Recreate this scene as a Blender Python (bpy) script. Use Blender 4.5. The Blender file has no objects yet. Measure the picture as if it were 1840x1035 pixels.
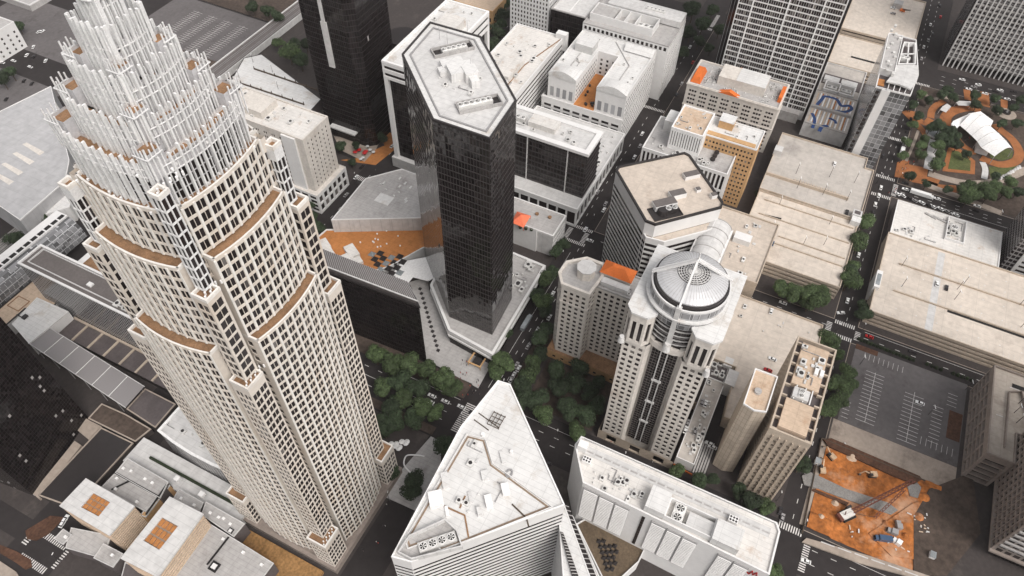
import bpy, math, random
from mathutils import Vector, Matrix
from mathutils.bvhtree import BVHTree
random.seed(7)
SC = bpy.context.scene
COL = SC.collection
rad = math.radians
# ------------------------------------------------------------------ camera
CAMH = 340.0
YAW, PITCH, ROLL, FPX = 0.447056, 0.890539, 0.0231364, 1322.5
def cam_axes():
    cy, sy, cp, sp, cr, sr = math.cos(YAW), math.sin(YAW), math.cos(PITCH), math.sin(PITCH), math.cos(ROLL), math.sin(ROLL)
    f = Vector((cy*cp, sy*cp, -sp)); r = Vector((sy, -cy, 0)); u = r.cross(f)
    return cr*r + sr*u, cr*u - sr*r, f
CR, CU, CF = cam_axes()
cam = bpy.data.objects.new('camera', bpy.data.cameras.new('camera'))
COL.objects.link(cam); SC.camera = cam
cam.data.sensor_width = 36; cam.data.lens = FPX/1840*36
cam.data.clip_start = 1; cam.data.clip_end = 9000
cam.matrix_world = Matrix.Translation((0, 0, CAMH)) @ Matrix((CR, CU, -CF)).transposed().to_4x4()
def U(px, py, z=0.0):
    'world x, y of the place seen at photo pixel px, py when its height is z'
    d = CF + CR*((px-920)/FPX) - CU*((py-517.5)/FPX)
    t = (CAMH-z)/-d.z
    return d.x*t, d.y*t
# ------------------------------------------------------------------ light
SUN_EL, SUN_AZ, SUN_ANG, SUN_E, SKY_E, EXPO = 52, -118, 30, 1.4, 0.14, 0.3   # azimuth: direction the sun stands in, from +x towards +y
w = bpy.data.worlds.new('World'); SC.world = w; w.use_nodes = True
nt = w.node_tree; bg = nt.nodes['Background']
sky = nt.nodes.new('ShaderNodeTexSky'); sky.sky_type = 'NISHITA'; sky.sun_disc = False
sky.sun_elevation = rad(SUN_EL); sky.sun_rotation = rad(90-SUN_AZ); sky.dust_density = 4; sky.air_density = 1.5
hs = nt.nodes.new('ShaderNodeHueSaturation'); hs.inputs['Saturation'].default_value = 0.18
mxw = nt.nodes.new('ShaderNodeMix'); mxw.data_type = 'RGBA'; mxw.blend_type = 'MULTIPLY'; mxw.inputs[0].default_value = 1
mxw.inputs[7].default_value = (1.025, 1.0, 0.985, 1)
nt.links.new(sky.outputs[0], hs.inputs['Color']); nt.links.new(hs.outputs[0], mxw.inputs[6])
nt.links.new(mxw.outputs[2], bg.inputs[0]); bg.inputs[1].default_value = SKY_E
sun = bpy.data.objects.new('sun', bpy.data.lights.new('sun', 'SUN')); COL.objects.link(sun)
sun.data.energy = SUN_E; sun.data.angle = rad(SUN_ANG); sun.data.color = (1.0, 0.965, 0.92)
sd = Vector((math.cos(rad(SUN_EL))*math.cos(rad(SUN_AZ)), math.cos(rad(SUN_EL))*math.sin(rad(SUN_AZ)), math.sin(rad(SUN_EL))))
sun.rotation_euler = sd.to_track_quat('Z', 'Y').to_euler(); sun.location = (0, 0, 500)
SC.view_settings.view_transform = 'Standard'; SC.view_settings.look = 'None'
SC.view_settings.exposure = EXPO; SC.view_settings.gamma = 1
# ------------------------------------------------------------------ materials
MT = {}
def node(nt, t, **k):
    n = nt.nodes.new(t)
    for a, b in k.items(): setattr(n, a, b)
    return n
def mat(name, col, rough=.8, var=.12, scale=.12, stain=None, metal=0, fine=.1, spec=.3, island=0, seam=0, objvar=0):
    m = bpy.data.materials.new(name); m.use_nodes = True; MT[name] = m
    nt = m.node_tree; L = nt.links.new; b = nt.nodes['Principled BSDF']
    b.inputs['Roughness'].default_value = rough; b.inputs['Metallic'].default_value = metal
    b.inputs['Specular IOR Level'].default_value = spec
    geo = node(nt, 'ShaderNodeNewGeometry')
    n1 = node(nt, 'ShaderNodeTexNoise'); n1.inputs['Scale'].default_value = scale; n1.inputs['Detail'].default_value = 6; n1.inputs['Roughness'].default_value = .65
    n2 = node(nt, 'ShaderNodeTexNoise'); n2.inputs['Scale'].default_value = scale*9; n2.inputs['Detail'].default_value = 4
    L(geo.outputs['Position'], n1.inputs['Vector']); L(geo.outputs['Position'], n2.inputs['Vector'])
    r1 = node(nt, 'ShaderNodeMapRange'); L(n1.outputs['Fac'], r1.inputs[0]); r1.inputs[1].default_value = .3; r1.inputs[2].default_value = .7; r1.inputs[3].default_value = 1-var; r1.inputs[4].default_value = 1+var
    r2 = node(nt, 'ShaderNodeMapRange'); L(n2.outputs['Fac'], r2.inputs[0]); r2.inputs[1].default_value = .3; r2.inputs[2].default_value = .7; r2.inputs[3].default_value = 1-fine; r2.inputs[4].default_value = 1+fine
    mu = node(nt, 'ShaderNodeMath', operation='MULTIPLY'); L(r1.outputs[0], mu.inputs[0]); L(r2.outputs[0], mu.inputs[1])
    last = mu.outputs[0]
    if island:
        r3 = node(nt, 'ShaderNodeMapRange'); oi = node(nt, 'ShaderNodeObjectInfo')
        a = node(nt, 'ShaderNodeMath', operation='ADD'); L(geo.outputs['Random Per Island'], a.inputs[0]); L(oi.outputs['Random'], a.inputs[1])
        fr = node(nt, 'ShaderNodeMath', operation='FRACT'); L(a.outputs[0], fr.inputs[0])
        L(fr.outputs[0], r3.inputs[0]); r3.inputs[3].default_value = 1-island; r3.inputs[4].default_value = 1+island
        m2 = node(nt, 'ShaderNodeMath', operation='MULTIPLY'); L(last, m2.inputs[0]); L(r3.outputs[0], m2.inputs[1]); last = m2.outputs[0]
    if objvar:
        oi = node(nt, 'ShaderNodeObjectInfo'); r6 = node(nt, 'ShaderNodeMapRange'); L(oi.outputs['Random'], r6.inputs[0]); r6.inputs[3].default_value = 1-objvar; r6.inputs[4].default_value = 1+objvar
        m6 = node(nt, 'ShaderNodeMath', operation='MULTIPLY'); L(last, m6.inputs[0]); L(r6.outputs[0], m6.inputs[1]); last = m6.outputs[0]
    if seam:
        sx = node(nt, 'ShaderNodeSeparateXYZ'); L(geo.outputs['Position'], sx.inputs[0]); o_ = []
        for ax, per in ((0, seam), (1, seam*3.1)):
            d1 = node(nt, 'ShaderNodeMath', operation='DIVIDE'); L(sx.outputs[ax], d1.inputs[0]); d1.inputs[1].default_value = per
            f1 = node(nt, 'ShaderNodeMath', operation='FRACT'); L(d1.outputs[0], f1.inputs[0]); l1 = node(nt, 'ShaderNodeMath', operation='LESS_THAN'); L(f1.outputs[0], l1.inputs[0]); l1.inputs[1].default_value = .22/per; o_.append(l1.outputs[0])
        mxs = node(nt, 'ShaderNodeMath', operation='MAXIMUM'); L(o_[0], mxs.inputs[0]); L(o_[1], mxs.inputs[1])
        rs = node(nt, 'ShaderNodeMapRange'); L(mxs.outputs[0], rs.inputs[0]); rs.inputs[3].default_value = 1; rs.inputs[4].default_value = .84
        m7 = node(nt, 'ShaderNodeMath', operation='MULTIPLY'); L(last, m7.inputs[0]); L(rs.outputs[0], m7.inputs[1]); last = m7.outputs[0]
    vs = node(nt, 'ShaderNodeVectorMath', operation='SCALE'); vs.inputs[0].default_value = col[:3]; L(last, vs.inputs['Scale'])
    out = vs.outputs[0]
    if stain:
        sc, amt, ss, th = stain
        n3 = node(nt, 'ShaderNodeTexNoise'); n3.inputs['Scale'].default_value = ss; n3.inputs['Detail'].default_value = 8; n3.inputs['Roughness'].default_value = .7
        mp = node(nt, 'ShaderNodeMapping'); mp.inputs['Location'].default_value = (31, 17, 0); L(geo.outputs['Position'], mp.inputs[0]); L(mp.outputs[0], n3.inputs['Vector'])
        r4 = node(nt, 'ShaderNodeMapRange'); L(n3.outputs['Fac'], r4.inputs[0]); r4.inputs[1].default_value = th; r4.inputs[2].default_value = th+.14; r4.inputs[4].default_value = amt
        mx = node(nt, 'ShaderNodeMix', data_type='RGBA'); L(r4.outputs[0], mx.inputs[0]); L(out, mx.inputs[6]); mx.inputs[7].default_value = (*sc, 1); out = mx.outputs[2]
    L(out, b.inputs['Base Color'])
    return m
def panes(name, col, mull, pw=1.5, ph=3.8, mw=.07, mh=.12, tilt=.03, rough=.06, var=.6, spec=.5, metal=0, painted_lit=0):
    'curtain wall: glass panes each a hair out of true, thin mullions'
    m = bpy.data.materials.new(name); m.use_nodes = True; MT[name] = m
    nt = m.node_tree; L = nt.links.new; b = nt.nodes['Principled BSDF']
    geo = node(nt, 'ShaderNodeNewGeometry')
    def M(op, a, c=None):
        n = node(nt, 'ShaderNodeMath', operation=op)
        for i, v in enumerate((a, c)):
            if v is None: continue
            if isinstance(v, (int, float)): n.inputs[i].default_value = v
            else: L(v, n.inputs[i])
        return n.outputs[0]
    cr = node(nt, 'ShaderNodeVectorMath', operation='CROSS_PRODUCT'); L(geo.outputs['True Normal'], cr.inputs[0]); cr.inputs[1].default_value = (0, 0, 1)
    dp = node(nt, 'ShaderNodeVectorMath', operation='DOT_PRODUCT'); L(cr.outputs[0], dp.inputs[0]); L(geo.outputs['Position'], dp.inputs[1])
    sp = node(nt, 'ShaderNodeSeparateXYZ'); L(geo.outputs['Position'], sp.inputs[0])
    u = M('DIVIDE', dp.outputs['Value'], pw); v = M('DIVIDE', sp.outputs[2], ph)
    fu, fv = M('FRACT', u), M('FRACT', v)
    mk = M('MAXIMUM', M('LESS_THAN', fu, mw), M('LESS_THAN', fv, mh))
    cb = node(nt, 'ShaderNodeCombineXYZ'); L(M('FLOOR', u), cb.inputs[0]); L(M('FLOOR', v), cb.inputs[1])
    wn = node(nt, 'ShaderNodeTexWhiteNoise'); L(cb.outputs[0], wn.inputs['Vector'])
    sb = node(nt, 'ShaderNodeVectorMath', operation='SUBTRACT'); L(wn.outputs['Color'], sb.inputs[0]); sb.inputs[1].default_value = (.5, .5, .5)
    sl = node(nt, 'ShaderNodeVectorMath', operation='SCALE'); L(sb.outputs[0], sl.inputs[0]); sl.inputs['Scale'].default_value = tilt
    ad = node(nt, 'ShaderNodeVectorMath', operation='ADD'); L(geo.outputs['Normal'], ad.inputs[0]); L(sl.outputs[0], ad.inputs[1])
    nm = node(nt, 'ShaderNodeVectorMath', operation='NORMALIZE'); L(ad.outputs[0], nm.inputs[0]); L(nm.outputs[0], b.inputs['Normal'])
    rr = node(nt, 'ShaderNodeMapRange'); L(wn.outputs['Value'], rr.inputs[0]); rr.inputs[3].default_value = 1-var; rr.inputs[4].default_value = 1+var
    vs = node(nt, 'ShaderNodeVectorMath', operation='SCALE'); vs.inputs[0].default_value = col; L(rr.outputs[0], vs.inputs['Scale'])
    base = vs.outputs[0]
    if painted_lit:
        g = M('GREATER_THAN', wn.outputs['Value'], 1-painted_lit)
        mz = node(nt, 'ShaderNodeMix', data_type='RGBA'); L(g, mz.inputs[0]); L(base, mz.inputs[6]); mz.inputs[7].default_value = (.35, .33, .32, 1); base = mz.outputs[2]  # pale base colour on a few panes stands in for lit windows
    mx = node(nt, 'ShaderNodeMix', data_type='RGBA'); L(mk, mx.inputs[0]); L(base, mx.inputs[6]); mx.inputs[7].default_value = (*mull, 1)
    L(mx.outputs[2], b.inputs['Base Color'])
    r5 = node(nt, 'ShaderNodeMapRange'); L(mk, r5.inputs[0]); r5.inputs[3].default_value = rough; r5.inputs[4].default_value = .5
    L(r5.outputs[0], b.inputs['Roughness']); b.inputs['Specular IOR Level'].default_value = spec; b.inputs['Metallic'].default_value = metal
    return m
rust = (.34, .2, .1)
mat('stone', (.62, .565, .505), .85, .07, .06, ((.5, .38, .27), .35, .03, .5), fine=.06)
mat('stone_light', (.72, .69, .65), .8, .06, .05, ((.45, .38, .3), .3, .05, .56))
mat('crown_metal', (.76, .755, .75), .5, .07, .25, ((.5, .49, .48), .4, .2, .55), metal=.1, spec=.5)
mat('crown_panel', (.5, .49, .5), .5, .1, .15)
mat('terrace', (.25, .145, .08), .9, .3, .25, ((.1, .06, .04), .8, .35, .56), fine=.2)
mat('white_roof', (.63, .622, .61), .75, .09, .05, ((.4, .34, .28), .7, .08, .56), fine=.06, seam=2.4)
mat('white_stained', (.64, .615, .585), .75, .1, .05, (rust, .6, .11, .57), fine=.07, seam=2.4)
mat('white_wall', (.7, .69, .68), .7, .05, .05, ((.45, .42, .4), .25, .06, .58), fine=.03)
mat('white_paint', (.78, .77, .76), .55, .03, .1)
mat('grey_roof', (.4, .385, .375), .85, .1, .05, ((.2, .18, .17), .55, .06, .56), seam=1.9)
mat('pale_roof', (.55, .54, .53), .7, .07, .04, ((.36, .35, .34), .5, .05, .56), seam=3.1)
mat('brown_concrete', (.25, .21, .185), .88, .12, .08, ((.13, .1, .085), .5, .06, .55))
mat('brown_deck', (.4, .35, .3), .88, .12, .05, ((.2, .16, .13), .6, .06, .55), seam=5)
mat('arena_roof', (.4, .395, .4), .6, .05, .03, seam=7)
mat('dome_metal', (.53, .53, .54), .45, .06, .1, metal=.2, fine=.03)
mat('track_brown', (.24, .175, .125), .9, .25, .5)
mat('ochre_bed', (.27, .15, .06), .95, .3, .1, fine=.3)
mat('olive_deck', (.12, .088, .058), .9, .3, .12, fine=.2)
mat('dark_roof', (.1, .085, .085), .8, .2, .1)
mat('ribbed_roof', (.13, .115, .11), .6, .1, .1)
mat('beige_roof', (.52, .45, .385), .88, .1, .05, ((.26, .18, .13), .6, .055, .57), seam=4.2)
mat('beige_deck', (.57, .505, .44), .88, .09, .035, ((.3, .24, .2), .5, .05, .57), seam=5.1)
mat('grey_deck', (.46, .425, .39), .88, .1, .035, ((.24, .22, .21), .6, .045, .54), seam=6.3)
mat('tan_roof', (.52, .4, .3), .88, .12, .06, ((.3, .15, .07), .6, .06, .57), seam=2.8)
mat('tan_wall', (.5, .31, .155), .85, .1, .08, ((.28, .15, .07), .4, .05, .56))
mat('beige_wall', (.46, .385, .31), .85, .09, .07, ((.25, .19, .14), .5, .05, .57))
mat('cream_wall', (.6, .56, .515), .85, .06, .07, ((.36, .28, .21), .4, .05, .57))
mat('orange_roof', (.43, .175, .055), .9, .16, .05, ((.17, .075, .03), .7, .06, .57), seam=3)
mat('orange_tile', (.62, .15, .03), .7, .12, .4)
mat('brick_path', (.3, .115, .042), .85, .22, .12, ((.12, .05, .03), .8, .18, .57))
mat('timber', (.4, .17, .055), .6, .25, .5)
mat('soil', (.36, .125, .032), .95, .45, .07, ((.5, .31, .2), .85, .04, .52), fine=.3)
mat('soil_dark', (.085, .042, .026), .95, .3, .1, fine=.3)
mat('gravel', (.22, .21, .2), .95, .15, .2, fine=.2)
mat('asphalt', (.026, .022, .022), .9, .18, .03, ((.04, .035, .034), .6, .06, .54), fine=.12)
mat('lot_asphalt', (.12, .11, .11), .9, .1, .04, ((.06, .052, .05), .7, .07, .56), fine=.1)
mat('pavement', (.05, .042, .04), .9, .1, .06, ((.1, .085, .075), .7, .08, .56), fine=.12)
mat('pale_pavement', (.34, .285, .24), .9, .15, .06, ((.16, .13, .11), .7, .08, .54), fine=.1)
mat('earth', (.07, .052, .042), .95, .3, .05, fine=.3)
mat('grass', (.085, .1, .035), .95, .25, .1, ((.14, .12, .05), .6, .1, .54), fine=.3)
mat('hedge', (.02, .028, .014), .9, .3, .5, fine=.4, island=.4)
mat('marking', (.62, .6, .58), .8, .2, .5, fine=.2)
mat('dark_metal', (.03, .026, .026), .45, .1, .3, spec=.4)
mat('grey_metal', (.33, .32, .32), .45, .1, .3, metal=.3)
mat('unit_metal', (.6, .59, .57), .5, .12, .4, island=.15)
mat('black_rubber', (.015, .014, .014), .8, .1, 1)
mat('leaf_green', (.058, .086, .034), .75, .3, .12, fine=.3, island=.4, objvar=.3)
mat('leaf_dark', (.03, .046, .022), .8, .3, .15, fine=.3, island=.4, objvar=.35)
mat('bark', (.08, .06, .045), .9, .2, 1)
mat('skylight', (.25, .27, .28), .12, .25, .25, spec=.6)
mat('blue_paint', (.025, .065, .2), .7, .1, .3)
mat('orange_cloth', (.85, .2, .1), .7, .05, .5)
mat('white_cloth', (.8, .79, .78), .7, .03, .1)
mat('red_paint', (.35, .02, .02), .4, .05, .5)
mat('crane_red', (.13, .045, .03), .6, .3, 1)
mat('machine_tan', (.5, .36, .24), .6, .25, 1)
mat('car_white', (.78, .78, .77), .3, .02, 1, spec=.5); mat('car_grey', (.3, .29, .29), .3, .02, 1, spec=.5); mat('car_black', (.03, .028, .03), .25, .02, 1, spec=.5)
mat('car_red', (.4, .015, .015), .3, .02, 1, spec=.5); mat('car_blue', (.05, .09, .16), .3, .02, 1, spec=.5)
mat('cloth_dark', (.06, .05, .06), .9); mat('cloth_light', (.6, .58, .56), .9); mat('cloth_red', (.45, .05, .04), .9); mat('skin', (.45, .28, .2), .6)
# window glass: most panes dark, some with blinds
def winmat(name, dark, light, share, rough=.1):
    m = bpy.data.materials.new(name); m.use_nodes = True; MT[name] = m
    nt = m.node_tree; L = nt.links.new; b = nt.nodes['Principled BSDF']
    geo = node(nt, 'ShaderNodeNewGeometry'); oi = node(nt, 'ShaderNodeObjectInfo')
    a = node(nt, 'ShaderNodeMath', operation='ADD'); L(geo.outputs['Random Per Island'], a.inputs[0]); L(oi.outputs['Random'], a.inputs[1])
    fr = node(nt, 'ShaderNodeMath', operation='FRACT'); L(a.outputs[0], fr.inputs[0])
    cr = node(nt, 'ShaderNodeValToRGB'); L(fr.outputs[0], cr.inputs[0]); e = cr.color_ramp.elements
    e[0].color = (*[c*.7 for c in dark], 1); e[0].position = 0; e[1].color = (*light, 1); e[1].position = 1
    k = e.new(1-share); k.color = (*[c*1.5 for c in dark], 1); k = e.new(min(.99, 1-share+.06)); k.color = (*[(c+d)*.4 for c, d in zip(dark, light)], 1)
    L(cr.outputs[0], b.inputs['Base Color']); b.inputs['Roughness'].default_value = rough; b.inputs['Specular IOR Level'].default_value = .16
    n1 = node(nt, 'ShaderNodeTexNoise'); n1.inputs['Scale'].default_value = .9; bp = node(nt, 'ShaderNodeBump'); bp.inputs['Strength'].default_value = .15; L(geo.outputs['Position'], n1.inputs['Vector']); L(n1.outputs['Fac'], bp.inputs['Height']); L(bp.outputs[0], b.inputs['Normal'])
winmat('win_dark', (.026, .02, .02), (.2, .185, .17), .2)
winmat('win_tower', (.02, .016, .0165), (.17, .155, .145), .1)
winmat('win_black', (.02, .016, .016), (.1, .09, .09), .06)
winmat('win_grey', (.3, .3, .31), (.5, .5, .5), .3, .3)
panes('black_glass', (.012, .0095, .01), (.05, .043, .042), 1.5, 3.7, .12, .14, .045, .05, spec=.9)
panes('tower_glass', (.012, .0095, .01), (.025, .021, .021), 1.5, 3.7, .12, .14, .02, .08, spec=.3, painted_lit=.002)
panes('deep_glass', (.012, .0095, .01), (.022, .018, .018), 1.6, 3.9, .08, .12, .02, .1, spec=.2)
panes('painted_sparkle_glass', (.012, .0095, .01), (.017, .0145, .0145), 1.3, 1.9, .08, .1, .03, .1, spec=.25, painted_lit=.022)  # bright specks are painted into the pane colour
panes('band_glass', (.022, .018, .018), (.13, .12, .12), 2.2, 3.9, .05, .2, .03, .1, spec=.35)
panes('lattice', (.02, .017, .017), (.48, .47, .47), 2.0, 2.0, .22, .24, .03, .12, spec=.4)
panes('lattice_grey', (.02, .017, .018), (.23, .22, .22), 2.4, 3.2, .2, .34, .03, .12, spec=.4)
panes('curtain_light', (.17, .17, .175), (.45, .45, .46), 3.0, 3.6, .07, .1, .05, .15, var=.6, spec=.6)
panes('concrete_frames', (.02, .017, .017), (.19, .165, .15), 3.6, 3.6, .3, .34, .02, .15, spec=.2)
panes('dark_stripes', (.016, .014, .015), (.2, .2, .21), 2.2, 400, .16, .0, .02, .1, spec=.4)
panes('canopy_glass', (.14, .135, .14), (.24, .225, .225), 1.9, 1.9, .1, .1, .06, .15, var=.35, spec=.5)
panes('louvre', (.42, .41, .41), (.3, .29, .29), 400, 1.3, 0, .42, 0, .6, var=.02, spec=.2)
# stone facing with joints
panes('stone_joint', (.63, .56, .48), (.42, .36, .3), 3.1, 4.0, .03, .03, 0, .85, var=.07, spec=.2)
panes('concrete_panel', (.47, .4, .325), (.27, .22, .18), 1.9, 3.6, .08, .05, 0, .85, var=.09, spec=.2)

# ------------------------------------------------------------------ mesh helpers
class MB:
    def __init__(s): s.v = []; s.f = []
    def q(s, *p):
        n = len(s.v); s.v += [tuple(a) for a in p]; s.f.append(tuple(range(n, n+len(p)))); return s
    def box(s, x0, x1, y0, y1, z0, z1):
        n = len(s.v); s.v += [(x0,y0,z0),(x1,y0,z0),(x1,y1,z0),(x0,y1,z0),(x0,y0,z1),(x1,y0,z1),(x1,y1,z1),(x0,y1,z1)]
        for f in ((0,3,2,1),(4,5,6,7),(0,1,5,4),(1,2,6,5),(2,3,7,6),(3,0,4,7)): s.f.append(tuple(n+i for i in f))
        return s
    def prism(s, p, z0, z1, top=None, bottom=True):
        n = len(s.v); k = len(p); t = top or p
        s.v += [(a, b, z0) for a, b in p] + [(a, b, z1) for a, b in t]
        for i in range(k): s.f.append((n+i, n+(i+1) % k, n+k+(i+1) % k, n+k+i))
        s.f.append(tuple(n+k+i for i in range(k)))
        if bottom: s.f.append(tuple(n+k-1-i for i in range(k)))
        return s
    def ring(s, outer, inner, z0, z1):
        n = len(s.v); k = len(outer)
        for z in (z0, z1):
            s.v += [(a, b, z) for a, b in outer]; s.v += [(a, b, z) for a, b in inner]
        for i in range(k):
            j = (i+1) % k
            s.f += [(n+i, n+j, n+2*k+j, n+2*k+i), (n+k+j, n+k+i, n+3*k+i, n+3*k+j), (n+2*k+i, n+2*k+j, n+3*k+j, n+3*k+i), (n+j, n+i, n+k+i, n+k+j)]
        return s
    def cyl(s, x, y, z0, z1, r, r1=None, n=16):
        r1 = r if r1 is None else r1
        p = [(x+r*math.cos(6.28318*i/n), y+r*math.sin(6.28318*i/n)) for i in range(n)]
        t = [(x+r1*math.cos(6.28318*i/n), y+r1*math.sin(6.28318*i/n)) for i in range(n)]
        return s.prism(p, z0, z1, t)
    def bar(s, a, b, w, h=None):
        'square bar from a to b'
        h = h or w; a = Vector(a); b = Vector(b); d = (b-a).normalized()
        up = Vector((0, 0, 1)) if abs(d.z) < .95 else Vector((1, 0, 0))
        sx = d.cross(up).normalized()*w/2; sy = sx.cross(d).normalized()*h/2
        n = len(s.v)
        for c in (a, b): s.v += [tuple(c-sx-sy), tuple(c+sx-sy), tuple(c+sx+sy), tuple(c-sx+sy)]
        for f in ((0,1,5,4),(1,2,6,5),(2,3,7,6),(3,0,4,7),(3,2,1,0),(4,5,6,7)): s.f.append(tuple(n+i for i in f))
        return s
    def quad(s, pts, th=.3):
        'slab over an arbitrary planar outline given as 3-D points, th thick downwards'
        n = len(s.v); k = len(pts); s.v += [tuple(p) for p in pts] + [(p[0], p[1], p[2]-th) for p in pts]
        s.f.append(tuple(n+i for i in range(k))); s.f.append(tuple(n+2*k-1-i for i in range(k)))
        for i in range(k): s.f.append((n+(i+1) % k, n+i, n+k+i, n+k+(i+1) % k))
        return s
def R(x0, x1, y0, y1): return [(x0, y0), (x1, y0), (x1, y1), (x0, y1)]
def ccw(p):
    a = sum(p[i][0]*p[(i+1) % len(p)][1]-p[(i+1) % len(p)][0]*p[i][1] for i in range(len(p)))
    return p if a > 0 else p[::-1]
def inset(p, d):
    out = []; k = len(p)
    for i in range(k):
        a, b, c = Vector(p[i-1]), Vector(p[i]), Vector(p[(i+1) % k])
        e1 = (b-a).normalized(); e2 = (c-b).normalized()
        n1 = Vector((-e1.y, e1.x)); n2 = Vector((-e2.y, e2.x)); m = (n1+n2)
        if m.length < 1e-4: m = n1
        m.normalize(); q = b + m*(d/max(.35, m.dot(n1))); out.append((q.x, q.y))
    return out
def mesh(name, mb, o=(0, 0, 0)):
    me = bpy.data.meshes.new(name); me.from_pydata([(a-o[0], b-o[1], c-o[2]) for a, b, c in mb.v], [], mb.f); me.update(); return me
THINGS = []
OCC_V, OCC_F = [], []
def occ(mb):
    n = len(OCC_V); OCC_V.extend(mb.v); OCC_F.extend(tuple(n+i for i in f) for f in mb.f)
class T:
    'a thing: an Empty at its base whose children are its parts'
    def __init__(s, name, label, cat, o, group=None):
        s.o = (o[0], o[1], o[2] if len(o) > 2 else 0)
        s.e = bpy.data.objects.new(name, None); COL.objects.link(s.e); s.e.location = s.o; s.e.empty_display_size = 1
        s.e['label'] = label; s.e['category'] = cat
        if group: s.e['group'] = group
        s.win = {}; THINGS.append(s)
    def part(s, name, mb, m, parent=None, label=None, kind=None, occl=True):
        if not mb.f: return None
        o = bpy.data.objects.new(name, mesh(name, mb, s.o)); o.data.materials.append(MT[m]); COL.objects.link(o)
        o.parent = parent or s.e
        if parent: o.matrix_parent_inverse = Matrix()
        if label: o['label'] = label
        if kind: o['kind'] = kind
        if occl and len(mb.f) < 60000: occ(mb)
        return o
    def many(s, name, items, m, cap=100):
        'one part per item; past cap the rest go into one part'
        def d(mb): a = mb.v[0]; return a[0]**2+a[1]**2+(a[2]-CAMH)**2
        items = sorted(items, key=d)
        for mb in items[:cap]: s.part(name, mb, m)
        if items[cap:]:
            r = MB()
            for mb in items[cap:]:
                n = len(r.v); r.v += mb.v; r.f += [tuple(n+i for i in f) for f in mb.f]
            s.part(name, r, m, kind='stuff')
def single(name, label, cat, mb, m, o=None, group=None, kind=None):
    o = o or (sum(v[0] for v in mb.v)/len(mb.v), sum(v[1] for v in mb.v)/len(mb.v), min(v[2] for v in mb.v))
    ob = bpy.data.objects.new(name, mesh(name, mb, o)); ob.location = o; ob.data.materials.append(MT[m]); COL.objects.link(ob)
    if kind: ob['kind'] = kind
    else: ob['label'] = label; ob['category'] = cat
    if kind and label: ob['label'] = label
    if group: ob['group'] = group
    return ob
def struct(name, mb, m): return single(name, None, None, mb, m, (0, 0, 0), kind='structure')

def facade(t, mb, A, B, z0, z1, s):
    'wall from A to B (outside on the right) with real window openings; panes collected on t'
    A = Vector(A[:2]); B = Vector(B[:2]); L = (B-A).length
    if L < .05: return
    d = (B-A)/L; n = Vector((d.y, -d.x))
    P = lambda u, z, k=0: (A.x+d.x*u-n.x*k, A.y+d.y*u-n.y*k, z)
    mid = A+d*L/2
    facing = n.x*(0-mid.x)+n.y*(0-mid.y) > -25
    s = s or {}
    if not s or not facing: mb.q(P(0, z0), P(L, z0), P(L, z1), P(0, z1)); return
    ml = s.get('ml', s.get('m', .8)); mr = s.get('mr', s.get('m', .8)); base = s.get('base', 1); top = s.get('top', 1.2); fh = s['fh']; wh = s['wh']; sill = s.get('sill', .9); dep = s.get('d', .2)
    rows = []; z = z0+base
    while z+fh <= z1-top+.01: rows.append((z+sill, z+sill+wh)); z += fh
    cols = []
    W = L-ml-mr
    if s.get('ribbon'):
        if W > 1: cols = [(ml, L-mr)]
    else:
        k = max(int(W/s['mod']+.3), 0)
        if k:
            md = W/k; c = s.get('n', 1); ww = s['ww']*md/s['mod']; g = s.get('gap', .25)
            tot = c*ww+(c-1)*g
            for i in range(k):
                u = ml+i*md+(md-tot)/2
                for j in range(c): cols.append((u+j*(ww+g), u+j*(ww+g)+ww))
    if not cols or not rows: mb.q(P(0, z0), P(L, z0), P(L, z1), P(0, z1)); return
    zz = z0
    pts = t.win.setdefault(s.get('glass', 'win_dark'), [])
    for (a, b) in rows:
        mb.q(P(0, zz), P(L, zz), P(L, a), P(0, a)); zz = b
        u = 0
        for (c, e) in cols:
            mb.q(P(u, a), P(c, a), P(c, b), P(u, b)); u = e
            mb.q(P(c, a), P(e, a), P(e, a, dep), P(c, a, dep)); mb.q(P(e, a), P(e, b), P(e, b, dep), P(e, a, dep))
            mb.q(P(e, b), P(c, b), P(c, b, dep), P(e, b, dep)); mb.q(P(c, b), P(c, a), P(c, a, dep), P(c, b, dep))
            pts.append((P(c, a, dep), P(e, a, dep), P(e, b, dep), P(c, b, dep), (n.x, n.y)))
        mb.q(P(u, a), P(L, a), P(L, b), P(u, b))
    mb.q(P(0, zz), P(L, zz), P(L, z1), P(0, z1))
    if s.get('rib'):
        w_, o_ = s['rib']; k = max(int(W/s['mod']+.3), 1); md = W/k
        for i in range(k+1):
            u = ml+i*md; a = P(u-w_/2, z0+base*.5); b = P(u+w_/2, z0+base*.5)
            a2 = P(u-w_/2, 0, -o_); b2 = P(u+w_/2, 0, -o_); zt = z1-top*.3
            mb.prism([(a[0], a[1]), (a2[0], a2[1]), (b2[0], b2[1]), (b[0], b[1])], a[2], zt)
def walls(t, poly, z0, z1, st, m='white_wall', name='wall', label=None, parent=None):
    'st: one style, or a dict keyed by the way a wall looks (W -x, E +x, S -y, N +y) or by edge number'
    mb = MB()
    for i in range(len(poly)):
        A, B = poly[i], poly[(i+1) % len(poly)]; dx, dy = B[0]-A[0], B[1]-A[1]
        s = st
        if st and 'fh' not in st:
            key = ('W' if -dy > 0 and abs(dy) > abs(dx) else 'E' if abs(dy) > abs(dx) else 'S' if dx > 0 else 'N')
            s = st.get(i, st.get(key, st.get('all')))
        facade(t, mb, A, B, z0, z1, s)
    return t.part(name, mb, m, label=label)
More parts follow.
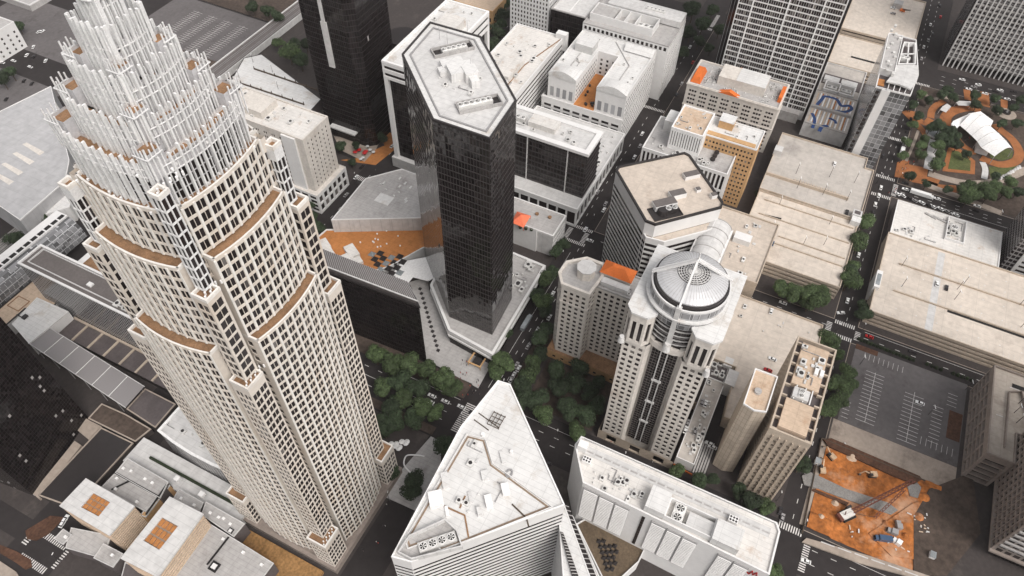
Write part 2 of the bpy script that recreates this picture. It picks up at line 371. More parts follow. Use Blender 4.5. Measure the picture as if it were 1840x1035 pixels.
def roof(t, poly, z, m='white_roof', pm='white_wall', h=1.0, w=.6, lip=.04, name='roof'):
    'roof deck h below the parapet top z'
    inn = inset(poly, w); r = t.part(name, MB().q(*[(a, b, z-h) for a, b in inset(poly, w*.5)]), m)
    t.part('parapet', MB().ring(inset(poly, -lip), inn, z-h-.3 if lip > .1 else z-h-.05, z+.05), pm); return r
PW = dict(mod=3.2, ww=1.5, fh=3.6, wh=1.8, sill=.9)
def fans(t, x, y, z, n, r, ang, gap=1.15, mb_h=2.6, deep=None, base_m='unit_metal'):
    'a long cooling unit with n round fans, its axis turned by ang'
    c, s_ = math.cos(ang), math.sin(ang); Lh = n*r*gap; Wd = deep or r*1.25
    P = lambda u, v: (x+c*u-s_*v, y+s_*u+c*v)
    u = t.part('cooling_unit', MB().prism([P(-Lh, -Wd), P(Lh, -Wd), P(Lh, Wd), P(-Lh, Wd)], z, z+mb_h), base_m)
    for i in range(n):
        q = P(-Lh+(2*i+1)*r*gap, 0); o = [(q[0]+r*math.cos(k*.3927), q[1]+r*math.sin(k*.3927)) for k in range(16)]
        f = MB().ring(o, [(q[0]+(a-q[0])*.88, q[1]+(b-q[1])*.88) for a, b in o], z+mb_h+.01, z+mb_h+.5)
        t.part('fan_rim', f, 'white_paint', u)
        t.part('fan_well', MB().cyl(q[0], q[1], z+mb_h+.01, z+mb_h+.06, r*.87), 'black_rubber', u)
        b = MB()
        for k in range(6):
            a = k*1.0472+i
            b.q((q[0], q[1], z+mb_h+.3), (q[0]+r*.8*math.cos(a), q[1]+r*.8*math.sin(a), z+mb_h+.22), (q[0]+r*.8*math.cos(a+.45), q[1]+r*.8*math.sin(a+.45), z+mb_h+.38))
        t.part('fan_blades', b, 'unit_metal', u)
def clutter(t, x0, x1, y0, y1, z, n, seed, big=1.0, pipes=2):
    'roof plant: units on plinths, vents, hatches, pipes'
    rn = random.Random(seed)
    for i in range(int(n*1.5)):
        x, y = rn.uniform(x0, x1), rn.uniform(y0, y1); k = rn.random(); a, b = rn.uniform(.8, 2.2)*big, rn.uniform(.7, 1.6)*big; h = rn.uniform(.8, 1.9)*big
        if k < .45:
            mb = MB().box(x-a, x+a, y-b, y+b, z+.3, z+h); mb.box(x-a*.9, x-a*.7, y-b, y+b, z-.02, z+.3).box(x+a*.7, x+a*.9, y-b, y+b, z-.02, z+.3)
            u = t.part('air_conditioner', mb, 'unit_metal'); t.part('fan', MB().cyl(x, y, z+h, z+h+.15, min(a, b)*.7, n=12), 'dark_metal', u)
        elif k < .75: t.part('vent', MB().cyl(x, y, z-.02, z+h*.6, .35*big, .3*big, 10).cyl(x, y, z+h*.6, z+h*.75, .55*big, .4*big, 10), 'unit_metal')
        else: t.part('hatch', MB().box(x-a*.6, x+a*.6, y-b*.6, y+b*.6, z-.02, z+.45*big), 'pale_roof')
    for i in range(pipes):
        x, y = rn.uniform(x0, x1), rn.uniform(y0, y1); L = rn.uniform(3, 9)*big
        p = [(x, y, z+.3), (x+L, y, z+.3), (x+L, y+L*.4, z+.3)] if rn.random() < .5 else [(x, y, z+.3), (x, y+L, z+.3), (x+L*.3, y+L, z+.3)]
        t.part('pipe', MB().bar(p[0], p[1], .3).bar(p[1], p[2], .3), 'grey_metal')
# ------------------------------------------------------------------ the setting: ground, roads, pavements
struct('ground', MB().box(-1500, 4000, -3000, 3500, -1, 0), 'asphalt')
def slab(name, poly, m='pavement', z=.14):
    struct(name, MB().prism(ccw(poly), .004, z), m)
for k, b in enumerate([R(313.5, 575, -57, 93), R(180, 300, -57, 80), R(-300, 156, -57, 96), R(313.5, 434, -640, -71), R(450, 574, -640, -72.5), R(180, 300, -640, -69), R(-300, 158, -640, -71),
        R(602, 900, -640, -81), R(602, 900, -57, 92), R(313.5, 575, 113, 241), R(181, 300, 107, 241), R(-300, 142, 113, 229), R(20, 142, 229.02, 231), R(181, 300, 256, 404), R(-300, 10, 256, 600), R(20, 142, 256, 404), R(313.5, 900, 256, 404), R(602, 900, 113, 241)]):
    slab('pavement', b)
struct('pavement_kerb', MB().ring(R(313.2, 434.3, -640, -70.7), R(313.5, 434, -639, -71), .003, .15).ring(R(449.7, 574.3, -640, -72.2), R(450, 574, -639, -72.5), .003, .15).ring(R(179.7, 300.3, -640, -68.7), R(180, 300, -639, -69), .003, .15).ring(R(313.2, 575.3, -57.3, 93.3), R(313.5, 575, -57, 93), .003, .15), 'pale_pavement')
slab('tree_strip', R(143, 147.6, 112, 228), 'earth', .2); slab('tree_strip', R(169, 179, 108, 235), 'earth', .2)
slab('tree_strip', R(181, 232, 81, 90), 'earth', .2); slab('square_lawn', R(182, 212, 40, 78), 'earth', .2)
# street paint
def crosswalk(x0, x1, y0, y1, along, w=.55, gap=1.15):
    'stripes run across the walking direction; along = axis the walker moves'
    mb = MB(); a0, a1 = (x0, x1) if along == 'x' else (y0, y1); a = a0
    while a+w < a1:
        if along == 'x': mb.q((a, y0, .006), (a+w, y0, .006), (a+w, y1, .006), (a, y1, .006))
        else: mb.q((x0, a, .006), (x1, a, .006), (x1, a+w, .006), (x0, a+w, .006))
        a += gap
    struct('crosswalk', mb, 'marking')
for c in [(300.5, 303.3, -69, -58, 'y'), (310.5, 313.3, -69, -58, 'y'), (303.5, 310, -57, -54, 'x'), (303.5, 310, -73, -70, 'x'), (436, 449, -73.5, -70.5, 'x'), (430.5, 433.5, -70.5, -58, 'y'), (450.5, 453.5, -70.5, -58, 'y'),
          (176, 179.5, -69, -58, 'y'), (160, 175, -56, -53, 'x'), (160, 175, -74, -71, 'x'), (150, 168, 100, 105, 'x'), (301, 310, 95, 98, 'x'), (301, 310, 106, 109, 'x'), (298, 300.5, 94, 108, 'y'), (311, 313.5, 94, 108, 'y'),
          (496, 499, -69, -58, 'y'), (577, 598, 95, 98, 'x'), (571, 574, 95, 107, 'y'), (448, 451, 94, 110, 'y'), (284, 288, 243, 254, 'y'), (574, 577, -78, -60, 'y'), (304, 311, 230, 233, 'x'),
          (16, 19, 232, 248, 'y'), (8, 17, 228.5, 231, 'x'), (4, 7, 232, 248, 'y'), (10, 18, 249, 252, 'x')]: crosswalk(*c)
def dashes(x0, y0, x1, y1, dash=2.6, gap=6, w=.28, solid=False):
    mb = MB(); L = math.hypot(x1-x0, y1-y0); dx, dy = (x1-x0)/L, (y1-y0)/L; u = 0
    if solid: dash, gap = L, 1
    while u < L:
        a, b = u, min(u+dash, L); px, py = -dy*w/2, dx*w/2
        mb.q((x0+dx*a+px, y0+dy*a+py, .005), (x0+dx*a-px, y0+dy*a-py, .005), (x0+dx*b-px, y0+dy*b-py, .005), (x0+dx*b+px, y0+dy*b+py, .005)); u += dash+gap
    struct('lane_marking', mb, 'marking')
for a in [(315, -64, 430, -64), (453, -66, 570, -66), (453, -62.5, 570, -62.5), (605, -70, 760, -70), (605, -64, 760, -64), (183, -63.5, 298, -63.5), (307, -75, 307, -400), (307, -54, 307, 92), (442, -76, 442, -300), (445.5, -76, 445.5, -300),
          (181, 96, 296, 96), (181, 92.5, 296, 92.5), (315, 103, 440, 103), (453, 103, 570, 103), (163, 112, 163, 226), (153, 112, 153, 226), (588, -85, 588, -400), (594, -85, 594, -300), (582, -85, 582, -300),
          (172, -75, 172, -300), (165, -75, 165, -300), (170, -50, 170, 90), (165, -50, 165, 90), (186, 248, 298, 248), (315, 248, 570, 248)]: dashes(*a)
for a in [(158, 112, 158, 226), (167.6, 109, 167.6, 150), (175.5, -75, 175.5, -300), (174.6, -50, 174.6, 78), (311.6, -75, 311.6, -400), (439, -76, 439, -300), (152, 101, 152, 98), (181, 99.5, 290, 99.5)]: dashes(*a, solid=True, w=.2)
# car parks
def stalls(x0, x1, y, side, step=2.55, dp=4.8, ax='x', z=.02):
    'painted bays in a row along x (or along y when ax = y); side +1, -1 or 0 for both'
    mb = MB(); a = x0
    while a <= x1+.01:
        lo, hi = (y, y+dp) if side > 0 else (y-dp, y) if side < 0 else (y-dp, y+dp)
        if ax == 'x': mb.q((a-.11, lo, z), (a+.11, lo, z), (a+.11, hi, z), (a-.11, hi, z))
        else: mb.q((lo, a-.08, z), (hi, a-.08, z), (hi, a+.08, z), (lo, a+.08, z))
        a += step
    if side == 0:
        if ax == 'x': mb.q((x0, y-.1, z+.001), (x1, y-.1, z+.001), (x1, y+.1, z+.001), (x0, y+.1, z+.001))
        else: mb.q((y-.1, x0, z+.001), (y+.1, x0, z+.001), (y+.1, x1, z+.001), (y-.1, x1, z+.001))
    struct('parking_bays', mb, 'marking')
struct('car_park_surface', MB().box(247, 301, -131, -72, .15, .18), 'lot_asphalt')
stalls(252, 286, -85, 0, z=.19); stalls(250, 283, -106, 0, z=.19); stalls(-98, -76, 297, -1, ax='y', z=.19, dp=4.5)
stalls(-128, -112, 252, 1, ax='y', z=.19); stalls(256, 279, -121, 1, z=.19, dp=5.2); stalls(283, 292, -127, 1, z=.19); stalls(250, 262, -76.5, 1, z=.19, dp=3.5)
struct('planting_bed', MB().box(297.5, 301, -84, -72, .18, .3).box(262, 280, -130.6, -124, .18, .3), 'soil_dark')
struct('car_park_surface', MB().box(322, 408, 424, 520, .004, .1), 'lot_asphalt')
for yy in (440, 456, 472, 488): stalls(345, 395, yy, 0, z=.11)
struct('car_park_surface', MB().box(180, 345, 500, 640, .004, .1), 'lot_asphalt')
struct('railway_bed', MB().box(-300, 900, 405.5, 418, .01, .3), 'gravel')
rl = MB()
for yy in (407.5, 409, 411.5, 413, 415, 416.5): rl.box(0, 640, yy-.1, yy+.1, .3, .5)
struct('railway_track', rl, 'dark_metal')
struct('grass_bank', MB().box(318, 345, 420, 500, .1, .5).box(410, 470, 424, 560, .05, .3), 'earth')
dashes(276, 470, 276, 640, solid=True, w=.4); dashes(282, 470, 282, 640); dashes(270, 470, 270, 640)
struct('boulevard', MB().box(262, 288, 424, 900, .1, .14), 'asphalt')
struct('pavement_plaza', MB().prism(ccw([(178, 104), (199, 105), (222, 158), (232, 168), (214, 184), (181, 138)]), .14, .2), 'grey_roof')
struct('plaza_paving', MB().prism(ccw([(105, 96), (128, 98), (142, 106), (142, 112), (104, 118)]), .14, .2), 'grey_roof')
struct('brick_paving', MB().prism(ccw([U(675, 297), (U(718, 262)), U(705, 240), U(688, 235), U(690, 262), U(640, 285), U(612, 288)]), .15, .24), 'orange_roof')
struct('terrace_paving', MB().prism(ccw([U(612, 270), U(655, 291), U(676, 268), U(684, 252), U(640, 250), U(600, 245)]), .15, .26), 'pale_pavement')
# ------------------------------------------------------------------ the tall crowned bank tower
X0, X1, Y0, Y1 = 64.7, 117.7, 115.4, 168.4
CX, CY = (X0+X1)/2, (Y0+Y1)/2
bt = T('bank_tower', 'tallest tower, cream stone with stepped curved bays and a crown of white fins', 'tower', (CX, CY, 0))
def rot4(p, k):   # rotate plan points about the tower's axis by k quarter turns
    for _ in range(k): p = [(CX-(y-CY), CY+(x-CX)) for x, y in p]
    return p
def bayplan(yo, bulge, a=77.2, b=105.8, back=12.0, n=9):
    'the south bay: bowed front between a and b, straight sides running back'
    pts = []
    for i in range(n+1):
        t = i/n; pts.append((a+(b-a)*t, yo-bulge*(1-(2*t-1)**2)))
    return pts+[(b, max(Y0+back+6, Y0+18)), (a, max(Y0+back+6, Y0+18))]
ST_BAY = dict(mod=3.2, ww=1.1, n=2, gap=.14, fh=4.0, wh=3.05, sill=.5, glass='win_tower', m=.0, base=.6, top=.7, d=.22)
ST_PRW = dict(mod=3.0, ww=1.18, n=2, gap=.14, fh=4.0, wh=3.15, sill=.45, glass='win_tower', m=.3, base=.4, top=1.2, d=.2)
ST_RET = dict(mod=3.2, ww=2.2, fh=4.0, wh=2.8, sill=.7, ml=.5, mr=2.6, base=.6, top=.7, d=.3)
BAYS = [(5, 164, 118.0, 2.0), (164, 198, 121.3, 2.0), (198, 215, 124.8, 2.0)]
stone = MB(); piers = []; wmetal = MB()
def wallpoly(t, mb, poly, z0, z1, st, close=True):
    for i in range(len(poly) if close else len(poly)-1):
        facade(t, mb, poly[i], poly[(i+1) % len(poly)], z0, z1, st[i] if isinstance(st, list) else st)
for k in range(4):
    for (z0, z1, yo, bl) in BAYS:
        p = bayplan(yo, bl); n = 9; pr = rot4(p, k)
        vis = k in (0, 3); H_ = z1-z0-1.1; FH = H_/round(H_/4); SB = dict(ST_BAY, fh=FH, base=.3, top=.5)
        # n facets, then the two returns
        for i in range(len(p)-2+1):
            a, b = pr[i], pr[(i+1) % len(pr)]
            if i < n: facade(bt, stone, a, b, z0, z1, SB if vis else None)
            elif i == n: facade(bt, stone, a, b, z0, z1, dict(ST_RET, ml=2.6, mr=.5) if vis else None)
        facade(bt, stone, pr[-1], pr[0], z0, z1, ST_RET if vis else None)
        bt.part('terrace', MB().q(*[(x, y, z1-1.1) for x, y in pr]), 'terrace')
        fr = [pr[i] for i in range(n+1)]; inn = rot4([(x, y+.55) for x, y in p[:n+1]], k)
        ln = MB()
        for i in range(n):
            a, b, c, d = fr[i], fr[i+1], inn[i+1], inn[i]
            ln.q((*a, z1), (*b, z1), (*c, z1), (*d, z1)).q((*d, z1), (*c, z1), (*c, z1-1.2), (*d, z1-1.2))
        for (a, b) in ((pr[n], pr[n+1]), (pr[-1], pr[0])):
            A, B = Vector(a), Vector(b); dd = (B-A).normalized(); nn = Vector((-dd.y, dd.x))*.55; a, b = (a[0]-nn.x*.1, a[1]-nn.y*.1), (b[0]-nn.x*.1, b[1]-nn.y*.1)
            ln.prism([(a[0], a[1]), (b[0], b[1]), (b[0]+nn.x, b[1]+nn.y), (a[0]+nn.x, a[1]+nn.y)], z1-1.2, z1)
        bt.part('parapet', ln, 'stone_light')
    # stone ribs between the window pairs
    for (z0, z1, yo, bl) in BAYS:
        for i in range(0, 10):
            t_ = i/9; x = 77.2+28.6*t_; y = yo-bl*(1-(2*t_-1)**2)
            r_ = rot4([(x-.34, y-.22), (x+.34, y-.22), (x+.34, y+.1), (x-.34, y+.1)], k)
            piers.append(MB().prism(r_, z0, z1-.7))
PROWS = [(5, 30, 0), (30, 151, 2.9), (151, 190, 4.9), (190, 224, 7.0)]
wms = [MB() for _ in range(4)]
for k in range(4):
    wmetal = wms[k]
    for (z0, z1, ins) in PROWS:
        if z1 == 224 and k: z1 = 211.5
        p = rot4(R(X0+ins, 74.2+ins*.12, Y0+ins, Y0+9.5+ins*.12), k)
        vis = k in (0, 1, 3)
        for i in range(4): facade(bt, wmetal if z0 == 190 else stone, p[i], p[(i+1) % 4], z0, z1, (dict(mod=1.7, ww=1.35, fh=4.05, wh=3.6, sill=.3, m=.15, base=.3, top=1, d=.3, glass='win_black') if z0 == 190 else ST_PRW) if vis else None)
        inn = inset(p, .5)
        bt.part('terrace', MB().q(*[(x, y, z1-1.1) for x, y in p]), 'terrace')
        bt.part('parapet', MB().ring(inset(p, -.06), inn, z1-1.2, z1+.05), 'stone_light')
core = R(X0+9.6, X1-9.6, Y0+9.6, Y1-9.6)
wallpoly(bt, stone, core, 5, 213.8, dict(mod=3.0, ww=2.2, fh=4.0, wh=2.8, sill=.7, m=.3, base=.6, top=1.0, d=.4))
bt.part('wall', stone, 'stone'); bt.many('pier', piers, 'stone_light'); [bt.part('upper_corner_wall', m_, 'crown_metal') for m_ in wms]
base = MB().prism(inset(R(X0, X1, Y0, Y1), -1.0), .14, 4.6); bt.part('base', base, 'brown_concrete')
bt.part('base_ledge', MB().ring(inset(R(X0, X1, Y0, Y1), -1.3), inset(R(X0, X1, Y0, Y1), .5), 4.6, 5.3), 'brown_concrete')
# crown: rings of panelled wall, fins in front, rails round them
pan = MB(); rails = {}; fins = []; rn0 = random.Random(8)
CROWN = [(214, 226.5, 127.4, 1.9, 78.6, 104.0, 10), (225.5, 233.6, 130.9, 1.7, 81.6, 100.8, 9), (233, 241, 134.4, 1.5, 83.6, 98.8, 8), (240, 249, 137.8, 1.2, 86.2, 96.2, 6), (248, 259, 140.2, .5, 88.6, 93.8, 4)]
for k in range(4):
    for li, (z0, z1, yo, bl, a, b, nb) in enumerate(CROWN):
        p = bayplan(yo, bl, a, b, back=CY-Y0-7, n=8); pr = rot4(p, k)
        if k in (0, 3) and li == 0: facade(bt, stone, pr[8], pr[9], z0, z1, None)
        for i in range(8):
            if li == 0: facade(bt, pan, pr[i], pr[i+1], z0, z0+8.6, dict(mod=3.1, ww=2.95, fh=2.8, wh=2.55, sill=.1, m=.05, base=.1, top=.05, d=.15, glass='win_black') if k in (0, 3) else None); facade(bt, pan, pr[i], pr[i+1], z0+8.6, z1, None)
            else: facade(bt, pan, pr[i], pr[i+1], z0, z1, None)
        for i in (8, 9, 10): facade(bt, pan, pr[i], pr[(i+1) % 11], z0, z1, None)
        bt.part('terrace', MB().q(*[(x, y, z1-1.4) for x, y in pr]), 'terrace')
        bt.part('parapet', MB().ring(pr, inset(pr, .5), z1-1.6, z1-.6), 'crown_metal')
        m = nb
        pl = None
        for i in range(m+1):
            t_ = i/m; x = a-.4+(b-a+.8)*t_; y = yo-bl*(1-(2*t_-1)**2)-.9
            top = z1+2.6+.9*li+.8*(1-abs(2*t_-1)) if li < 4 else z1+8
            big = i % 2 == 0
            f = rot4([(x-.23, y-.42), (x+.23, y-.42), (x+.23, y+.4), (x-.23, y+.4)], k)
            fins.append(MB().prism(f, z0-.6 if li else 214, top+rn0.uniform(-.2, .2) if big else top-.7))
            if i < m:
                xh = x+(b-a+.8)/m/2; fh_ = rot4([(xh-.1, y-.15), (xh+.1, y-.15), (xh+.1, y+.15), (xh-.1, y+.15)], k); fins.append(MB().prism(fh_, z0-.6 if li else 214, top-1.2))
            c = rot4([(x, y)], k)[0]
            if pl:
                for zz in (z1-.6, z1-3.0): rails.setdefault((k, li, zz), MB()).bar((*pl, zz), (*c, zz), .22)
            pl = c
        # small machines and lamps on the terrace
    for li, (z0, z1, ins, wd) in enumerate([(223, 230.5, 11.6, 3.6), (230, 238, 15.4, 3.2), (237, 246, 19, 2.8)]):
        p = rot4(R(X0+ins, X0+ins+wd+.8, Y0+ins, Y0+ins+wd+.8), k)
        wallpoly(bt, pan, p, z0, z1, None); bt.part('terrace', MB().q(*[(x, y, z1-.8) for x, y in p]), 'terrace')
        for j in range(4):
            for (x, y) in ((X0+ins-.5+j*wd/3, Y0+ins-.6), (X0+ins-.6, Y0+ins-.5+j*wd/3)):
                q_ = rot4([(x-.14, y-.14), (x+.14, y-.14), (x+.14, y+.14), (x-.14, y+.14)], k); fins.append(MB().prism(q_, z0-1, z1+2.4-(j % 2)*.8))
        q_ = rot4([(X0+ins-1, Y0+ins-1)], k)[0]; q2 = rot4([(X0+ins+wd, Y0+ins-1)], k)[0]; q3 = rot4([(X0+ins-1, Y0+ins+wd)], k)[0]
        for zz in (z1-.4,): rails.setdefault((k, 'c', zz), MB()).bar((*q_, zz), (*q2, zz), .24).bar((*q_, zz), (*q3, zz), .24)
for (z0, z1, yo, bl, a, b, nb) in CROWN:
    c_ = inset(R(X0, X1, Y0, Y1), yo-Y0+2.0); bt.part('crown_core', MB().prism(c_, z0-2, z1-3.2), 'crown_panel'); bt.part('terrace', MB().q(*[(x, y, z1-3.1) for x, y in c_]), 'terrace')
bt.part('crown_wall', pan, 'crown_panel'); [bt.part('crown_rail', m_, 'crown_metal') for m_ in rails.values()]; bt.many('crown_fin', fins, 'crown_metal')
bt.part('crown_mast_base', MB().cyl(CX, CY, 258, 264, 4, 2.5), 'crown_metal')
rn = random.Random(3)
lamps = []
for (z, yo, a, b) in ((223.2, 126.4, 79, 103), (231.2, 130, 82, 100), (213.2, 124.6, 78, 104), (239, 133.6, 84.5, 98)):
    for k in (0, 3):
        for i in range(13):
            x = a+(b-a)*(i+.5)/13; y = yo+rn.uniform(-1.2, .8); q_ = rot4([(x, y)], k)[0]
            lamps.append(MB().cyl(q_[0], q_[1], z+.9, z+1.5, .34, n=8).box(q_[0]-.06, q_[0]+.06, q_[1]-.06, q_[1]+.06, z, z+.9))
for (z, ins) in ((222.9, 7), (29, 0), (150, 2.9), (189, 4.9)):
    for i in range(9):
        x = X0+ins+1+i*1.0; lamps.append(MB().cyl(x, Y0+ins+1.2+(i % 2), z, z+1.1, .3, n=8))
bt.many('terrace_lamp', lamps, 'white_paint', 90)
# ------------------------------------------------------------------ black hexagonal tower with its podium
bk = T('black_tower', 'black mirror-glass office tower with a pale six-sided roof in the middle', 'tower', (237, 142, 0))
hexa = [(205.4, 136.6), (205.5, 109.8), (232.9, 111.6), (268.3, 147.7), (267.8, 174.7), (239.0, 172.4)]
bk.part('glass_wall', MB().prism(hexa, .2, 146.6), 'black_glass')
bk.part('parapet', MB().ring(inset(hexa, -.15), inset(hexa, .7), 146.4, 147.6), 'dark_metal')
bk.part('roof', MB().q(*[(x, y, 146.9) for x, y in inset(hexa, .6)]), 'pale_roof')
bk.part('roof_walkway', MB().ring(inset(hexa, 3.2), inset(hexa, 3.9), 146.8, 147.5), 'grey_metal')
bk.part('roof_edge', MB().ring(inset(hexa, .7), inset(hexa, 3.1), 146.8, 147.0), 'white_roof')
a1 = math.atan2(133.4-121.1, 219.8-232.8)
def screen(t, cx, cy, L_, W_, ang, z, h=1.6, m='grey_roof', inner='dark_metal'):
    c, s_ = math.cos(ang), math.sin(ang); P = lambda u, v: (cx+c*u-s_*v, cy+s_*u+c*v)
    o = [P(-L_, -W_), P(L_, -W_), P(L_, W_), P(-L_, W_)]; i_ = [P(-L_+.4, -W_+.4), P(L_-.4, -W_+.4), P(L_-.4, W_-.4), P(-L_+.4, W_-.4)]
    u = t.part('plant_screen', MB().ring(o, i_, z, z+h), m); t.part('plant_floor', MB().q(*[(*p, z+.1) for p in i_]), inner, u)
A1 = rad(-43)
screen(bk, 223, 124.3, 9.6, 3.4, rad(137), 147); fans(bk, 222, 125.6, 147.2, 6, 1.25, rad(137), 1.0, 1.8)
screen(bk, 252.8, 154, 9.6, 3.2, rad(140), 147); fans(bk, 253, 153.2, 147.2, 5, 1.2, rad(140), 1.0, 1.5)
for (px, py, a, b, h) in ((812, 112, 5, 3, 2.5), (828, 128, 5.5, 4.2, 4.2), (845, 133, 3, 3.6, 4.6), (800, 124, 3, 2.2, 2.2), (852, 146, 1.8, 2.2, 3.4)):
    x, y = U(px, py, 149); c, s_ = math.cos(rad(47)), math.sin(rad(47)); P = lambda u, v: (x+c*u-s_*v, y+s_*u+c*v)
    bk.part('penthouse', MB().prism([P(-b, -a), P(b, -a), P(b, a), P(-b, a)], 146.95, 147+h), 'white_roof')
clutter(bk, 228, 246, 130, 150, 147, 10, 5, .7, 2)
for (px, py) in ((804, 80), (840, 60), (790, 70), (846, 130)):
    x, y = U(px, py, 147); bk.part('antenna', MB().cyl(x, y, 146.9, 154, .09, .05, 6), 'grey_metal')
pod = ccw([(220, 157), (197.2, 132), (194.2, 103.8), (263, 105.2), (264, 138), (240, 160)])
bk.part('podium', MB().prism(pod, .15, 9.5), 'deep_glass')
bk.part('podium_roof', MB().q(*[(x, y, 11.2) for x, y in inset(pod, .8)]), 'grey_roof')
bk.part('podium_fascia', MB().ring(inset(pod, -.6), inset(pod, .9), 9.3, 12.2), 'white_wall')
bk.part('podium_band', MB().ring(inset(pod, -.9), inset(pod, .2), 6.6, 8.0), 'white_wall')
clutter(bk, 238, 260, 108, 120, 11.3, 14, 8, 1.2, 3)
# ------------------------------------------------------------------ buildings round the black tower
t = T('office_building', 'white-roofed dark glass block with white corner posts, behind the black tower', 'office building', (347, 222, 0))
p = R(308.4, 387, 206.5, 238); t.part('glass_wall', MB().prism(inset(p, 2.2), .14, 70), 'deep_glass')
walls(t, p, 70, 82.5, dict(ribbon=1, mod=1, ww=1, fh=5, wh=2.4, sill=1.4, base=.6, top=1.2, m=1, d=.8, glass='win_black')); roof(t, p, 82.5, 'white_roof', 'white_paint', 1.2, 1.2)
for (x, y) in ((308.4, 235.2), (308.4, 206.5), (384.2, 206.5), (384.2, 235.2), (346, 206.5)): t.part('corner_post', MB().box(x, x+2.8, y, y+2.8, .14, 70), 'white_wall')
t.part('base', MB().ring(inset(p, -1.5), inset(p, 4), .14, 8), 'pale_roof')
t.part('penthouse', MB().box(352, 366, 212, 226, 81, 87), 'white_stained'); clutter(t, 315, 380, 211, 234, 81.3, 16, 4, .8)
t = T('dark_tower', 'near-black glass tower with a pale vertical strip, top left beside the railway', 'tower', (333, 280, 0))
p = [(315, 266), (320, 260.5), (352, 260.5), (352, 300), (316, 300), (315, 296)]
t.part('glass_wall', MB().prism(p, .14, 196), 'tower_glass'); roof(t, p, 197, 'dark_roof', 'dark_metal')
t.part('pale_strip', MB().box(314.2, 315.1, 281.2, 283.6, 92, 196).box(314, 315.1, 280.2, 284.4, 60, 92), 'pale_roof'); t.part('entrance_canopy', MB().box(311, 315.2, 272, 293, 10, 11), 'pale_roof')  # plain pale strip up the facade
t = T('stepped_pavilion', 'dark round building stepping up in rings beside the dark tower', 'building', (412, 292, 0))
cx_, cy_ = 405, 290
for i in range(5): t.part('ring_step', MB().cyl(cx_, cy_, .14 if i == 0 else 6*i, 6+6*i, 36-6*i, n=40), 'lattice_grey' if i % 2 else 'deep_glass')
t = T('office_building', 'long white flat-roofed office with dark window bands and brown roof stains', 'office building', (404, 195, 0))
p = R(362, 446, 176.5, 214.5)
walls(t, p, .14, 40, dict(S=dict(ribbon=1, mod=1, ww=1, fh=3.9, wh=1.7, sill=1.2, top=1, m=1), W=dict(ribbon=1, mod=1, ww=1, fh=3.9, wh=1.7, sill=1.2, top=1, m=1))); roof(t, p, 40, 'white_stained', 'white_wall', 1, .8)
t.part('penthouse', MB().box(379, 404, 188, 201, 38.9, 43), 'white_stained'); screen(t, 373, 195, 5, 7, 0, 39, 2.6, 'white_wall'); fans(t, 373, 195, 39.2, 3, 1.6, rad(90)); clutter(t, 368, 440, 180, 211, 39, 22, 9)
t.part('stair_tower', MB().box(443, 448, 174, 182, 30, 43), 'white_wall')
t.part('gutter', MB().bar((402, 187, 39.3), (444, 177.5, 39.3), .5), 'terrace'); t.part('gutter', MB().bar((365, 187, 39.3), (402, 187, 39.3), .5), 'terrace')
t = T('courtyard_building', 'white U-shaped building with curved gables round an orange-floored roof court', 'office building', (428, 139, 0))
x0, x1, y0, y1 = 398.5, 457.5, 110, 167; c0, c1, cxx = 131.5, 146.5, 438
U_ = [(x0, y0), (x1, y0), (x1, y1), (x0, y1), (x0, c1), (cxx, c1), (cxx, c0), (x0, c0)]
su = dict(mod=2.9, ww=1.45, fh=3.5, wh=1.9, sill=.8, top=1.4, d=.12)
blank = dict(mod=4.4, ww=2.6, fh=9, wh=7.6, sill=.6, base=1, top=1.5, d=.15, glass='win_grey')
walls(t, U_, 22.5, 42, {0: su, 3: blank, 4: dict(su, m=1.2), 5: dict(su, mod=4), 6: dict(su, m=1.2), 7: blank, 1: None, 2: None})
walls(t, R(395.5, 458, 109.5, 170), .14, 24, dict(W=dict(mod=7.1, ww=5.2, fh=3.7, wh=2.1, sill=1.0, m=1.2, d=.15, top=1, glass='win_black'), S=su))
t.part('podium_terrace', MB().q((395.6, 109.6, 23.2), (398.4, 109.6, 23.2), (398.4, 169.9, 23.2), (395.6, 169.9, 23.2)), 'pale_roof'); t.part('podium_parapet', MB().box(395.3, 395.8, 109.3, 170.2, 23, 24.3), 'white_wall')
t.part('court_floor', MB().q((395.7, c0, 23.3), (cxx, c0, 23.3), (cxx, c1, 23.3), (395.7, c1, 23.3)), 'orange_roof'); t.part('court_pergola', MB().box(416, 428, 133, 137, 26, 26.6), 'dark_metal')
for i in range(14): t.part('court_planter', MB().cyl(399+random.random()*36, c0+1.5+random.random()*12, 23.3, 24.8, .7, .9, 8), 'dark_metal')
roof(t, U_, 42, 'white_roof', 'white_wall', .8, .6)
for (a, b) in ((y0, c0), (c1, y1)):
    v = MB(); n = 12
    for i in range(n):
        f0, f1 = i/n, (i+1)/n; ya, yb = a+(b-a)*f0, a+(b-a)*f1; ha, hb = 42+3.6*math.sin(math.pi*f0), 42+3.6*math.sin(math.pi*f1)
        v.q((x0-.4, ya, ha), (x0-.4, yb, hb), (x0+13, yb, 41.6+(hb-42)*.3), (x0+13, ya, 41.6+(ha-42)*.3)); v.q((x0-.4, ya, 40), (x0-.4, yb, 40), (x0-.4, yb, hb), (x0-.4, ya, ha))
    t.part('curved_gable', v, 'white_roof')
v = MB()
for i in range(10):
    f0, f1 = i/10, (i+1)/10; v.q((436+20*f0, 110+3*math.sin(0), 42+0*f0), (436+20*f1, 110, 42), (436+20*f1, 121, 44.5), (436+20*f0, 121, 44.5))
vault = MB()
